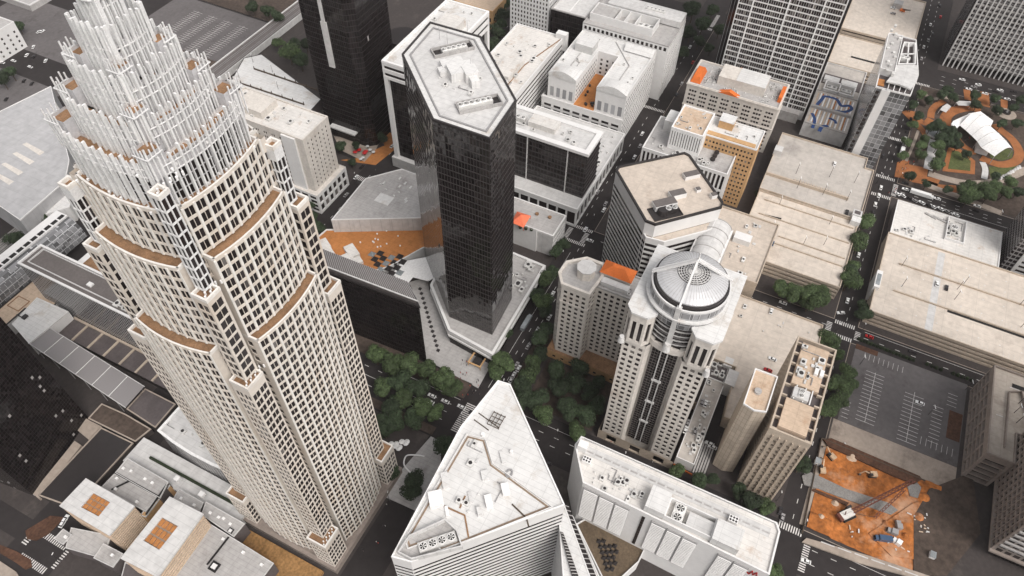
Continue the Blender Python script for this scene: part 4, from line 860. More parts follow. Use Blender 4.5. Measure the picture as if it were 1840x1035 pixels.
t.part('bay_lines', m_, 'marking')
t = T('plant_building', 'low grey building with white roof plant boxes and a framed plant yard', 'building', (535, -17, 0))
p = R(514, 556, -31, -1); walls(t, p, .14, 9, None, 'pale_roof'); roof(t, p, 9.4, 'grey_deck', 'pale_roof'); t.part('roof_drop', MB().box(528, 541, -30, -2, 8.5, 8.9), 'dark_roof')
t.part('white_plant', MB().box(529, 535, -14, -3, 8.6, 11.5), 'white_roof'); t.part('white_plant', MB().box(529, 535, -27, -15.5, 8.6, 11.5), 'white_roof')
t.part('plant_frame', MB().ring(R(515, 527, -27, -5), R(516, 526, -26, -6), 9, 12.5).box(515, 527, -16.3, -15.6, 9, 12.5), 'white_wall'); fans(t, 521, -21, 9.1, 2, 1.6, rad(90)); fans(t, 521, -10.5, 9.1, 2, 1.6, rad(90))
t = T('roof_terrace', 'striped roof terrace painted with winding blue ribbons beside the white-gridded tower', 'building', (491, -16, 0))
p = R(470, 513, -31, -1); walls(t, p, .14, 11.4, None, 'pale_roof'); roof(t, p, 12, 'grey_deck', 'grey_roof', .7, .5)
for k in range(8):
    y = -29+k*3.3
    for j, (w_, mm) in enumerate(((.9, 'white_paint'), (1.0, 'grey_roof'), (1.1, 'tan_roof' if k % 3 else 'orange_roof'))):
        for (a, b) in ((492, 510), (473, 489)): t.part('paving_stripe', MB().box(a, b, y+j*1.0, y+j*1.0+.96, 11.3, 11.42), mm)
t.part('terrace_wall', MB().box(489.5, 491.5, -30, -2, 11.2, 13.2), 'grey_roof')
def ribbon(pts, w_, z, t, m):
    mb = MB(); sm = []
    for i in range(len(pts)-1):
        p0 = Vector(pts[max(i-1, 0)]); p1 = Vector(pts[i]); p2 = Vector(pts[i+1]); p3 = Vector(pts[min(i+2, len(pts)-1)])
        for k in range(6):
            f = k/6; sm.append(.5*((2*p1)+(p2-p0)*f+(2*p0-5*p1+4*p2-p3)*f*f+(3*p1-p0-3*p2+p3)*f**3))
    sm.append(Vector(pts[-1])); L_ = []
    for i, q in enumerate(sm):
        d = (sm[min(i+1, len(sm)-1)]-sm[max(i-1, 0)]).normalized(); n = Vector((-d.y, d.x))*w_/2; L_.append((q+n, q-n))
    for (a, b), (c, d) in zip(L_, L_[1:]): mb.quad([(a.x, a.y, z), (b.x, b.y, z), (d.x, d.y, z), (c.x, c.y, z)], .1)
    return t.part('painted_ribbon', mb, m) if t else mb
UU = lambda z, *a: [U(x, y, z) for x, y in a]
ribbon(UU(11.5, (1465, 192), (1477, 178), (1482, 173), (1497, 176), (1505, 180), (1512, 190), (1526, 190), (1530, 196), (1518, 201), (1500, 199), (1495, 203)), 2.4, 11.5, t, 'blue_paint')
ribbon(UU(11.5, (1459, 203), (1464, 215), (1460, 230)), 2.2, 11.5, t, 'blue_paint'); ribbon(UU(11.5, (1490, 212), (1500, 217), (1502, 222)), 2, 11.5, t, 'blue_paint'); ribbon(UU(11.5, (1472, 236), (1477, 228), (1488, 226)), 2.6, 11.5, t, 'blue_paint')
# curved glass tower
t = T('glass_tower', 'slender grey glass tower with a fan-shaped pale roof beside the park street', 'office tower', (485, -43, 0))
zt_ = 62
p = ccw(UU(zt_, (1574, 156), (1600, 163), (1636, 172), (1650, 135), (1646, 72), (1597, 60), (1582, 122)))
t.part('glass_wall', MB().prism(p, .14, 61.5), 'curtain_light'); A_, B_ = Vector(U(1573, 157, zt_)), Vector(U(1600, 164, zt_)); nn_ = Vector((B_-A_).normalized().yx); nn_ = Vector((-abs(nn_.x), -abs(nn_.y)*.2))*.6
a_, b_ = A_.lerp(B_, .45), B_
t.part('blank_wall', MB().prism(ccw([tuple(a_), tuple(b_), tuple(b_+nn_), tuple(a_+nn_)]), .14, 62), 'white_wall')
for k in range(16): z = 4+k*3.6; a_, b_ = A_.lerp(B_, .12), A_.lerp(B_, .34); t.part('window', MB().prism(ccw([tuple(a_), tuple(b_), tuple(b_+nn_*.3), tuple(a_+nn_*.3)]), z, z+2.1), 'win_dark')
t.part('roof_deck', MB().q(*[(a, b, 61.6) for a, b in inset(p, .2)]), 'dark_roof'); t.part('parapet', MB().ring(inset(p, -.2), inset(p, .4), 61.4, 62.4), 'white_wall')
t.part('fan_roof', MB().prism(ccw(UU(65, (1610, 117), (1648, 117), (1651, 126), (1651, 135), (1647, 147), (1637, 160), (1615, 151), (1593, 146), (1602, 135))), 64, 65), 'pale_roof')
q = ccw(UU(66, (1597, 59), (1623, 64), (1608, 130), (1582, 122))); t.part('slab_roof', MB().prism(q, 61.5, 65.4), 'white_wall'); roof(t, q, 66.2, 'grey_roof', 'white_wall', .6, .4)
cx_, cy_ = U(1603, 95, 66)
for k in range(12): x, y = U(1603+random.uniform(-10, 10)-(k-6)*1.3, 95+(k-6)*8, 66); t.part('roof_unit', MB().box(x-1, x+1, y-.8, y+.8, 65.5, 66.6+random.random()), 'unit_metal')
q = ccw(UU(64, (1624, 76), (1645, 78), (1645, 116), (1613, 116))); t.part('plant_frame', MB().ring(q, inset(q, .7), 61.6, 64.6), 'white_wall'); q1, q2, q3_, q4 = UU(64, (1633, 78), (1630, 116), (1618, 97), (1645, 97)); t.part('plant_frame_beam', MB().bar((*q1, 64), (*q2, 64), .7), 'white_wall'); t.part('plant_frame_beam', MB().bar((*q3_, 64), (*q4, 64), .7), 'white_wall')
x, y = U(1625, 106, 63); fans(t, x, y, 61.7, 2, 1.4, rad(90))
t.part('corner_terrace', MB().prism(ccw(UU(62, (1577, 141), (1590, 144), (1588, 155), (1575, 152))), 61.7, 62.2), 'timber')
for k in range(4): q = UU(62.5, (1598+k*10, 149+k*4), (1594+k*10, 163+k*2.4)); t.part('terrace_beam', MB().bar((*q[0], 63), (*q[1], 63), .4), 'white_wall')
# decks beside the street
def deck(t, poly, z, m, st=stripe, wm='beige_wall', h=1.0): walls(t, poly, .14, z, dict(all=st), wm); roof(t, poly, z+.2, m, wm, h, .45)
t = T('parking_garage', 'pale grey stained garage roof with one white car, beside the orange-tan apartment tower', 'parking garage', (418, -22, 0))
p = ccw([(387.6, 9.5), (387.6, -54), (440, -54.3), (440, -48.5), (450.5, -48.5), (450.5, 9.8)]); deck(t, p, 12, 'grey_deck')
t.part('ramp_wall', MB().box(403, 404.2, -44, 9, 11, 13.4), 'beige_wall'); t.part('ramp_opening', MB().box(404.2, 407, -36, -8, 11.1, 11.3), 'black_rubber'); sl = MB()
for k in range(16): y = -35.5+k*1.7; sl.box(404.2, 407.2, y, y+.7, 11.2, 12.2)
t.part('ramp_beam', sl, 'beige_wall'); t.part('stair_tower', MB().box(388, 393, -54, -48.5, 11, 15), 'pale_roof'); t.part('stair_tower', MB().box(425, 431, 5, 10.2, 11, 15.5), 'pale_roof'); t.part('stair_roof', MB().box(389, 392, -53, -49.5, 15, 15.2), 'dark_roof')
t = T('parking_garage', 'warm beige garage roof split into strips with one dark blue car on it', 'parking garage', (357, -22, 0))
p = R(327.5, 387.2, -54, 9); deck(t, p, 11, 'beige_deck')
for x in (345, 352, 366, 380): t.part('deck_kerb', MB().box(x, x+.5, -52, 4 if x != 352 else -12, 10.1, 11.1), 'beige_wall')
t.part('ramp_opening', MB().prism([(366.5, -10), (369, -10), (367, 3), (366.5, 3)], 10.15, 10.3), 'black_rubber'); t.part('stair_tower', MB().box(383, 388, -54.5, -49, 10, 14), 'white_roof'); t.part('corner_tower', MB().box(326, 332, 2, 12, .14, 23), 'white_wall')
t = T('parking_garage', 'large beige garage at the right edge with a pale strip across its roof', 'parking garage', (352, -120, 0))
p = R(318.5, 387, -215, -72); deck(t, p, 11, 'beige_deck')
for x in (340, 363): t.part('deck_kerb', MB().box(x, x+.6, -210, -82, 10.1, 11.3), 'beige_wall')
t.part('ramp_opening', MB().box(338.4, 340, -210, -112, 10.14, 10.3), 'black_rubber'); t.part('drive_strip', MB().box(320, 385, -106, -102, 10.2, 10.24), 'pale_roof'); t.part('stair_tower', MB().box(336, 350, -74, -70.8, .14, 13), 'white_wall'); t.part('stair_window', MB().box(338, 347, -73.6, -71.4, 13, 13.2), 'skylight')
for x in (327, 346, 357, 369, 378):
    for k in range(12): y = -86-k*11; t.part('drain_patch', MB().box(x, x+.7, y, y+.7, 10.22, 10.26), 'marking')
m_ = MB()
for x in (319.5, 341, 364):
    for k in range(48): y = -78-k*2.7; m_.box(x, x+4.6, y-.04, y+.04, 10.2, 10.23)
t.part('bay_lines', m_, 'pale_roof')
t = T('flat_roof_building', 'white flat-roofed building with scattered plant, below the park street', 'building', (404, -105, 0))
p = R(387.8, 421, -136, -73.2); walls(t, p, .14, 10, dict(W=dict(mod=4, ww=2, fh=4, wh=2)), 'dark_roof'); roof(t, p, 10, 'white_stained', 'white_wall', .5, .5)
t.part('plant_enclosure', MB().ring(R(398, 419, -115, -104), R(398.5, 418.5, -114.5, -104.5), 9.4, 11.4), 'white_wall'); fans(t, 409, -108, 9.5, 1, 2, 0); clutter(t, 400, 417, -113, -105, 9.5, 8, 91); clutter(t, 390, 398, -100, -76, 9.5, 12, 92, .8)
for (px, py, L_) in ((1672, 390, 7), (1690, 397, 10)): x, y = U(px, py, 10); t.part('rooflight', MB().bar((x, y-L_/2, 9.9), (x+2.5, y+L_/2, 9.9), 1.3, .8), 'grey_roof')
t = T('striped_tower', 'grey banded tower with a dark glass corner cut by the right edge', 'office tower', (420, -165, 0))
p = R(399, 432, -200, -146); walls(t, p, .14, 62, dict(W=dict(ribbon=1, mod=1, ww=1, fh=3.6, wh=1.8, sill=1, m=2, glass='win_black'), N=None), 'pale_roof'); t.part('corner_glass', MB().box(399.6, 431, -146, -140, .14, 55), 'lattice_grey'); roof(t, p, 62, 'grey_roof')
t = T('office_tower', 'tall office tower with white vertical fins, cut by the top right corner', 'office tower', (630, -115, 0))
p = R(611, 655, -160, -84); t.part('glass_wall', MB().prism(p, 6, 170), 'lattice_grey'); t.part('base', MB().prism(inset(p, 2.5), .14, 6), 'deep_glass'); items = []
for k in range(23): y = -84-k*3.45; items.append(MB().box(609.6, 611, y-.45, y+.45, .14, 170))
t.many('facade_fin', items, 'pale_roof'); t.part('corner_wall', MB().box(611.2, 655, -84, -82.5, 4, 170), 'dark_stripes')
for k in range(44): t.part('floor_band', MB().box(610.3, 611, -160, -84, 8+k*3.7, 9.1+k*3.7), 'grey_roof')
# ------------------------------------------------------------------ bottom middle
t = T('wedge_tower', 'white-roofed triangular office pointing up the street, four big roof fans', 'office building', (105, 62, 0))
p = ccw([(144.5, 76), (146.8, 70.5), (109.1, 28.3), (64.9, 68.5), (63.4, 75.7), (120, 80.4)]); p = ccw([(146.1, 75.6), (146.8, 70.1), (109.1, 28.3), (64.9, 68.5), (63.4, 75.7), (119.7, 79.0)])
wst = dict(ribbon=1, mod=1, ww=1, fh=3.5, wh=1.75, sill=.9, m=.15, base=1, top=5.2, d=.1, glass='win_black'); walls(t, p, .14, 75, dict(all=wst), 'white_wall'); roof(t, p, 75, 'white_roof', 'white_paint', .7, .5)
ip = ccw([(118.5, 75.5), (120, 67.5), (112, 60), (106.5, 31.5), (73, 60.5), (74.5, 66), (68, 72), (71, 75)]); rr_ = MB().ring(inset(ip, .9), inset(ip, 1.5), 74.3, 74.6); t.part('track', rr_, 'track_brown'); rs = MB().ring(inset(ip, .2), inset(ip, .5), 74.3, 75.3); t.part('roof_rail', rs, 'white_wall')
clutter(t, 88, 102, 52, 68, 74.35, 3, 131, .9, 1); clutter(t, 106, 116, 62, 72, 74.35, 3, 132, .8, 1)
sx, sy = U(786, 975, 75); fans(t, sx, sy, 74.4, 4, 1.55, math.atan2(U(820, 960, 75)[1]-U(745, 985, 75)[1], U(820, 960, 75)[0]-U(745, 985, 75)[0]), 1.12, 1.6)
pw = UU(75, (735, 965), (800, 935), (822, 955), (832, 985), (740, 1008), (715, 995)); t.part('plant_screen', MB().ring(ccw(pw), inset(ccw(pw), .5), 74.2, 77), 'pale_roof'); t.part('plant_floor', MB().q(*[(a, b, 74.45) for a, b in inset(ccw(pw), .5)]), 'grey_roof')
for (px, py, a, b, h, m_) in ((783, 896, 3, 2.6, 2.5, 'white_paint'), (800, 862, 3.2, 1.4, 1.2, 'white_roof'), (872, 853, 1.9, 1.5, 1.2, 'white_roof'), (908, 878, 2.2, 1.4, 2, 'white_paint'), (878, 900, 2.4, 1.3, 2, 'white_paint'), (862, 918, 1.5, 1, 2, 'white_roof'), (903, 820, 2.5, .8, .8, 'white_roof'), (845, 892, 2.2, .7, .5, 'pale_roof'), (803, 918, 2, .6, .8, 'white_paint')):
    x, y = U(px, py, 75+h/2); c, s_ = math.cos(rad(40)), math.sin(rad(40)); P = lambda u, v: (x+c*u-s_*v, y+s_*u+c*v); t.part('roof_unit', MB().prism([P(-a, -b), P(a, -b), P(a, b), P(-a, b)], 74.25, 74.5+h), m_)
for (px, py, r_, h) in ((919, 812, .7, 1.4), (832, 903, .8, .9), (867, 780, .8, 1)): x, y = U(px, py, 75); t.part('tank', MB().cyl(x, y, 74.3, 74.3+h, r_, n=14), 'white_paint')
for (a, b) in (((790, 905), (835, 925)), ((835, 925), (842, 965)), ((836, 890), (826, 912)), ((920, 905), (946, 930)), ((946, 930), (950, 945))):
    x, y = U(*a, 75); x2, y2 = U(*b, 75); t.part('walkway', MB().bar((x, y, 74.5), (x2, y2, 74.5), .6, .2), 'terrace' if a[0] < 900 else 'bark')
x, y = U(915, 850, 75); t.part('roof_curb', MB().ring([(x+2*math.cos(k*.7854), y+1.4*math.sin(k*.7854)) for k in range(8)], [(x+1.4*math.cos(k*.7854), y+.9*math.sin(k*.7854)) for k in range(8)], 74.3, 75), 'grey_metal')
x, y = U(892, 755, 75); fr = MB()
for i in range(4): fr.bar((x-3+i*2, y-2.5, 74.8), (x-3+i*2, y+2.5, 74.8), .25); fr.bar((x-3, y-2.5+i*1.66, 75.6), (x+3, y-2.5+i*1.66, 75.6), .25)
for i in (-3, 3):
    for j in (-2.5, 2.5): fr.bar((x+i, y+j, 74.2), (x+i, y+j, 75.7), .2)
t.part('steel_frame', fr, 'bark')
for a, b in (((860, 741), (897, 768)), ((852, 753), (878, 772))): q1, q2 = U(*a, 75), U(*b, 75); t.part('roof_beam', MB().bar((*q1, 74.5), (*q2, 74.5), .35), 'bark')
lw = ccw([(109, 28.3), (124, 45), (129, 40), (104, 2), (92, -6), (84, 10), (96, 22)])
# stepped lower wing
t = T('stepped_wing', 'narrow white stepped wing with dark window strips beside the triangle office', 'office building', (112, 18, 0))
for (z, pts) in ((56, ((1003, 914), (1013, 903), (1064, 1045), (1012, 1045))), (42, ((1016, 907), (1030, 928), (1081, 1045), (1066, 1045)))):
    q = ccw(UU(z, *pts)); walls(t, q, .14, z, dict(all=dict(ribbon=1, mod=1, ww=1, fh=3.5, wh=2, sill=.6, m=.3, top=1.4, base=.4, d=.1, glass='win_black')), 'white_wall'); roof(t, q, z, 'white_roof', 'white_wall', .3, .4)
for z, pts in ((52.5, ((1012, 904), (1021, 907), (1075, 1045), (1063, 1045))), (57, ((1007, 955), (1012, 957), (1043, 1045), (1031, 1045)))):
    q = UU(z, *pts); t.part('glazed_strip', MB().prism(ccw(q), z-3, z), 'deep_glass'); gb = MB()
    for k in range(16):
        f = (k+.5)/16; a_ = Vector(q[0]).lerp(Vector(q[3]), f); b_ = Vector(q[1]).lerp(Vector(q[2]), f); gb.bar((a_.x, a_.y, z+.1), (b_.x, b_.y, z+.1), .3)
    t.part('glazing_bars', gb, 'grey_roof')
pr_ = ccw([U(1035, 942, 10), U(1064, 925, 10), U(1160, 985, 10), U(1148, 1010, 10), U(1110, 1045, 10), U(1085, 1045, 10)])
t.part('lower_terrace', MB().prism(pr_, .14, 9.5), 'white_wall'); t.part('lower_terrace_floor', MB().q(*[(a, b, 9.6) for a, b in inset(pr_, .4)]), 'olive_deck'); t.part('terrace_edge', MB().ring(pr_, inset(pr_, .5), 9.4, 10.6), 'white_wall')
for i in range(4):
    for j in range(6):
        if i+j*.5 > 4.4 or (j == 0 and i > 1): continue
        x, y = U(1076+i*8.5+j*3.0, 972+j*10-i*.5, 10); t.part('pyramid_rooflight', MB().prism([(x-1.05, y-1.05), (x+1.05, y-1.05), (x+1.05, y+1.05), (x-1.05, y+1.05)], 9.55, 11, [(x-.05, y-.05), (x+.05, y-.05), (x+.05, y+.05), (x-.05, y+.05)]), 'dark_metal')
# white louvred slab
t = T('slab_hotel', 'long white slab with louvred panels and a red emblem at its right end', 'hotel', (145, -6, 0))
p = ccw([(148.2, 38.7), (153.3, 37.8), (153.8, -49.5), (150.5, -51.6), (131.5, -52.0), (131.5, -50), (133.5, 28.6)])
walls(t, p, .14, 46, None, 'white_wall'); roof(t, p, 46, 'white_stained', 'white_wall', 1, .7)
pan_ = []
for (a, b) in ((27.6, 20.8), (20.2, 13.6), (13.0, 6.6), (-3.4, -9.6), (-10.2, -16.4), (-17, -23.2), (-32, -38), (-38.6, -44.6)):
    xx = 133.5+(-2)*(28.6-(a+b)/2)/78.6; lv = MB().box(xx-.5, xx-.05, b, a, 13, 43)
    t.part('panel', lv, 'louvre')
    sl = MB()
    for k in range(19): sl.box(xx-.95, xx-.45, b+.15, a-.15, 14+k*1.5, 14.5+k*1.5)
    t.part('louvre_blades', sl, 'white_wall')
for k in range(12): t.part('slot_window', MB().box(132.4, 132.9, -.4, 1.0, 12+k*2.6, 13.7+k*2.6), 'win_black')
for k in range(20): y = 33-k*4.1; t.part('roof_mark', MB().box(147.8, 148.6, y-3.2, y, 45.1, 45.16), 'grey_roof')
t.part('roof_walkway', MB().box(146.6, 150.6, -48, 35, 45.02, 45.1), 'pale_roof'); t.part('parapet_rail', MB().bar((152.3, 36, 46.8), (152.6, -49, 46.8), .12), 'dark_metal')
t.part('plant_block', MB().box(133.8, 144, -7, 1.5, 45, 50.5), 'white_roof'); t.part('plant_block', MB().box(133.2, 142.5, -38, -27, 45, 50.5), 'white_roof'); t.part('plant_yard', MB().ring(R(134, 143, -27, -7), R(134.5, 142.5, -26.5, -7.5), 45, 49), 'white_wall'); t.part('plant_slab', MB().box(134.4, 141, -26.6, -16, 45.2, 48), 'pale_roof')
fans(t, 138.6, -12, 45.2, 2, 1.9, 0, 1.1, 2.4); t.part('tank', MB().cyl(141, -4.5, 45, 49.5, 1.8, n=16), 'grey_metal'); clutter(t, 135, 144, 4, 26, 45.1, 16, 95, .8, 2)
for (x, y) in ((143.5, 31), (146.5, -33)):
    u = t.part('air_conditioner', MB().box(x-1.4, x+1.4, y-1.9, y+1.9, 45.2, 47.2), 'white_paint')
    for i in range(2):
        for j in range(3): t.part('fan', MB().cyl(x-.65+i*1.3, y-1.2+j*1.2, 47.2, 47.35, .45, n=10), 'dark_metal', u)
t.part('lift_house', MB().box(146.5, 150, 33, 37, 45.2, 49.5), 'white_paint')
xx = 131.35; em = MB()   # script-like letter emblem
for (a, b, c, d) in ((-45.6, 38.5, -46.2, 42.5), (-46.2, 42.5, -47.0, 39.4), (-47.0, 39.4, -47.9, 42.8), (-47.9, 42.8, -48.9, 38.6), (-45.6, 38.5, -44.6, 39.6), (-48.9, 38.6, -49.9, 39.6)): em.bar((xx, a, b), (xx, c, d), .35, .55)
t.part('emblem', em, 'car_red')
# beige towers
t = T('office_tower', 'blank beige wedge-topped tower with a stained sandy roof in a white rim', 'office building', (203, -26, 0))
p = ccw([(213.2, -20.8), (213.4, -31.1), (193.2, -31.1), (191.5, -26), (192.7, -20.9)]); t.part('wall', MB().prism(p, .14, 59), 'concrete_panel'); roof(t, p, 60, 'tan_roof', 'white_wall', .8, .5); x, y = U(1362, 703, 60); t.part('tank', MB().cyl(x, y, 59.1, 60.6, 1.6, n=14), 'grey_roof')
t = T('office_tower', 'beige tower of deep precast window frames with open roof-edge bays', 'office building', (215, -43, 0))
p = R(187.4, 241.6, -52.2, -34.3)
walls(t, p, .14, 58, dict(W=dict(mod=2.85, ww=1.15, fh=3.55, wh=1.7, sill=.9, m=.3, base=1.5, top=3.4, d=1.0), N=dict(mod=2.85, ww=1.15, fh=3.55, wh=1.7, sill=.9, m=.3, base=1.5, top=3.4, d=1.0)), 'beige_wall')
slx = []
for k in range(15):
    for j in range(6): y = -52.2+.35+(j+.5)*2.87; z = 1.6+k*3.55; slx.append(MB().prism([(186.7, y-1.2), (187.4, y-1.2), (187.4, y-.62), (186.7, y-.75)], z, z+2.9))
t.many('window_hood', slx, 'beige_wall')

roof(t, p, 58.4, 'dark_roof', 'beige_wall', 2.2, .7)
t.part('roof_block', MB().box(214, 238.5, -49.3, -37.2, 56, 58.9), 'tan_roof'); t.part('roof_block', MB().box(189.8, 205.5, -49.3, -37.2, 56, 58.9), 'tan_roof')
for k in range(9):
    x = 188+k*6.2; t.part('roof_beam', MB().box(x, x+.7, -52, -49.2, 56.5, 58.3), 'beige_wall'); t.part('roof_beam', MB().box(x, x+.7, -37.3, -34.6, 56.5, 58.3), 'beige_wall')
t.part('cooling_unit', MB().box(206.5, 212, -46, -39, 56, 60), 'pale_roof'); fans(t, 209.3, -42.6, 60, 2, 1.15, 0, 1.1, .3); clutter(t, 216, 236, -48, -38, 59, 12, 97)
for dxy in (-1.2, 1.2): t.part('air_conditioner', MB().box(222, 225.6, -48+dxy, -46.4+dxy, 59, 60.6), 'white_paint')
for y in (-47, -44, -40): t.part('duct', MB().bar((206, y, 58.8), (213.8, y, 58.8), .5), 'white_wall')
# low rooftops and lanes in the same block
t = T('parking_garage', 'broad pale rooftop car park with a red car, right of the domed tower', 'parking garage', (272, -22, 0))
p = ccw([(296.8, 8), (296.8, -51), (262, -53), (243, -53), (243, -32), (215, -32), (215, -18), (247, -15), (247, 8)]); deck(t, p, 10, 'beige_deck', None); clutter(t, 275, 294, -48, 0, 9.2, 7, 98, .8, 0)
t.part('curved_edge', MB().ring([(262+8*math.cos(k*.35), -1+8*math.sin(k*.35)) for k in range(10)][::1], [(262+7.4*math.cos(k*.35), -1+7.4*math.sin(k*.35)) for k in range(10)], 9.3, 9.8), 'marking')
t = T('low_building', 'narrow stained grey rooftop with parked cars and small plant beside the domed tower', 'building', (210, -9, 0))
p = R(184, 236, -12.6, -3.4); walls(t, p, .14, 8, None, 'white_wall'); roof(t, p, 8, 'grey_deck', 'white_wall', .8, .4); clutter(t, 188, 234, -11.5, -4.5, 7.2, 18, 101, .9, 1)
t = T('low_building', 'small white and dark plant roofs at the top of the service lane', 'building', (243, -9, 0))
t.part('wall', MB().box(236.5, 254, -12, -3, .14, 7), 'pale_roof'); t.part('roof', MB().box(237, 253.6, -11.6, -3.4, 7, 7.2), 'dark_roof'); t.part('white_roof', MB().box(234, 244, -17.6, -12.2, .14, 11), 'pale_roof'); t.part('white_roof', MB().box(246, 252, -13, -8.5, 7, 9.5), 'white_roof'); clutter(t, 238, 252, -11, -4, 7.2, 12, 102)
struct('service_lane', MB().box(184, 236, -19.6, -12.8, .15, .3), 'asphalt'); lm = MB()
for k in range(5): lm.box(184, 203, -19.2+k*1.3, -18.4+k*1.3, .3, .5)
t = T('carport', 'rows of long grey slatted roofs at the foot of the service lane', 'carport', (193, -16, 0)); t.part('slatted_roof', lm, 'grey_roof')
# red hoarding
single('hoarding', 'orange-red safety barrier at the foot of the narrow rooftop car park', 'barrier', MB().bar((183.4, -3.5, .9), (182.8, -6.5, .9), .3, 1.4).bar((182.6, -8.5, .9), (182.2, -13.5, .9), .3, 1.4), 'orange_tile')
# ------------------------------------------------------------------ lower right
t = T('parking_garage', 'concrete framed garage with a curved ramp on its roof, right of the striped car park', 'parking garage', (270, -150, 0))
p = ccw([(243, -133.2), (298, -132.6), (298, -205), (260.5, -205), (260.5, -145.5), (243, -145.5)])
walls(t, p, .14, 25, dict(all=dict(mod=7.4, ww=6.2, fh=4.1, wh=3.0, sill=.7, m=.5, base=.4, top=.8, d=1.8, glass='win_black')), 'brown_concrete'); roof(t, p, 25.4, 'brown_deck', 'brown_concrete', 1.2, .6)
t.part('ramp_wall', MB().bar((250, -140.5, 25.2), (284, -140.5, 25.2), .5, 1.6).bar((284, -140.5, 25.2), (287, -146, 25.2), .5, 1.6).bar((287, -146, 25.2), (262, -152, 25.2), .5, 1.6), 'brown_concrete')
for (a, b) in (((288, -141), (288, -146)), ((268, -136), (268, -139))): t.part('arrow', MB().bar((*a, 24.35), (*b, 24.35), .4, .04), 'marking')
m_ = MB()
for k in range(10): m_.box(262+k*2.6, 262.1+k*2.6, -158, -153, 24.3, 24.33)
t.part('bay_lines', m_, 'marking'); t.part('roof_void', MB().box(288.5, 291, -160, -142, 24.28, 24.4), 'black_rubber')
t = T('office_tower', 'tall brown concrete-framed tower leaning off the bottom right corner', 'office tower', (232, -170, 0))
p = R(206, 258.6, -200, -146.8); t.part('frame_wall', MB().prism(p, 8, 150), 'concrete_frames'); t.part('base', MB().prism(inset(p, 1.6), .14, 8), 'deep_glass')
fr = []
for k in range(15): x = 206.2+k*3.74; fr.append(MB().box(x-.35, x+.35, -146.8, -145.9, 8, 150))
t.many('facade_column', fr, 'brown_concrete'); fb = []
for k in range(36): fb.append(MB().box(206, 258.6, -146.8, -146.1, 11+k*3.9, 12.1+k*3.9))
t.many('floor_beam', fb, 'brown_concrete'); fb = []
for k in range(34): fb.append(MB().box(205.2, 206, -200, -146.8, 14+k*3.9, 15+k*3.9))
t.many('floor_beam', fb, 'grey_roof')
t.part('base_ledge', MB().ring(inset(p, -1.4), inset(p, .5), 7.2, 8.4), 'brown_concrete')
# construction site
struct('site_apron', MB().box(232.2, 246.8, -131, -70, .15, .22), 'pale_pavement'); struct('site_apron', MB().box(182, 232, -69.8, -66.8, -.1, .2), 'pale_pavement')
sg = MB(); nx_, ny_ = 44, 48; rn = random.Random(12); gx0, gx1, gy0, gy1 = 181.5, 232, -125, -70
hts = [[.12+.55*abs(math.sin(i*.7+j*.35)*math.cos(j*.55-i*.2))*rn.uniform(.3, 1) + (.8 if i > nx_-3 or (j > 38 and i < 8) else 0) for j in range(ny_+1)] for i in range(nx_+1)]
for i in range(nx_):
    for j in range(ny_):
        P = lambda a, b: (gx0+(gx1-gx0)*a/nx_, gy0+(gy1-gy0)*b/ny_, hts[a][b]+.15)
        sg.q(P(i, j), P(i+1, j), P(i+1, j+1), P(i, j+1))
struct('building_site_soil', sg, 'soil')
def blobpoly(pts, z, th=.2): return MB().quad([(*U(a, b), z) for a, b in pts], th)
struct('gravel_strip', blobpoly([(1440, 856), (1456, 850), (1482, 862), (1520, 880), (1560, 893), (1596, 905), (1612, 918), (1600, 926), (1560, 912), (1515, 897), (1470, 880), (1444, 872)], .95, .6), 'gravel')
struct('soil_cut', blobpoly([(1478, 792), (1492, 790), (1650, 858), (1654, 864), (1640, 872), (1600, 856), (1540, 828), (1486, 804)], 1.75, 1.1), 'soil_dark')
struct('gravel_patch', blobpoly([(1628, 872), (1645, 866), (1654, 878), (1648, 896), (1634, 892)], 1.0, .7), 'gravel')
for k, (px, py, r_) in enumerate(((1530, 822, 3), (1660, 895, 3.5), (1650, 930, 3), (1500, 905, 2), (1590, 940, 1.6), (1625, 965, 2.4), (1475, 930, 2))):
    x, y = U(px, py); struct('soil_mound', MB().cyl(x, y, .2, 1.9+.3*(k % 3), r_, r_*.3, 9), 'soil' if k % 3 else 'tan_roof')
struct('soil_cut', blobpoly([(1456, 882), (1462, 880), (1524, 905), (1520, 910)], 1.2, .6), 'soil_dark')
struct('soil_mound', blobpoly([(1560, 960), (1640, 905), (1665, 900), (1668, 1010), (1600, 1000)], .98, .6), 'soil')
struct('shade_painted_soil', blobpoly([(1640, 930), (1668, 880), (1745, 850), (1760, 960), (1700, 1035), (1640, 1035)], 1.05, .9), 'earth')  # dark sheet: the corner tower's shade painted over darker soil
struct('site_road_edge', blobpoly([(1440, 975), (1448, 968), (1560, 1000), (1680, 1040), (1660, 1045), (1540, 1012)], 1.1, .9), 'pale_pavement')
wl = MB().bar((*U(1475, 790), .9), (*U(1660, 866), .9), .5, 1.8).bar((*U(1475, 790), .9), (*U(1440, 960), .9), .4, 1.6)
single('retaining_wall', 'dark boarded wall along the upper edge of the orange building site', 'wall', wl, 'bark')
for (px, py, s_, lb) in ((1440, 968, 20, 'low pale jersey barriers between the building site and the bottom street'), ):
    mb = MB()
    for k in range(7): q1, q2 = U(1474+k*30, 975+k*10.5), U(1498+k*30, 984+k*10.5); mb.bar((*q1, .7), (*q2, .7), .5, 1)
    single('barrier_row', lb, 'barrier', mb, 'pale_roof')
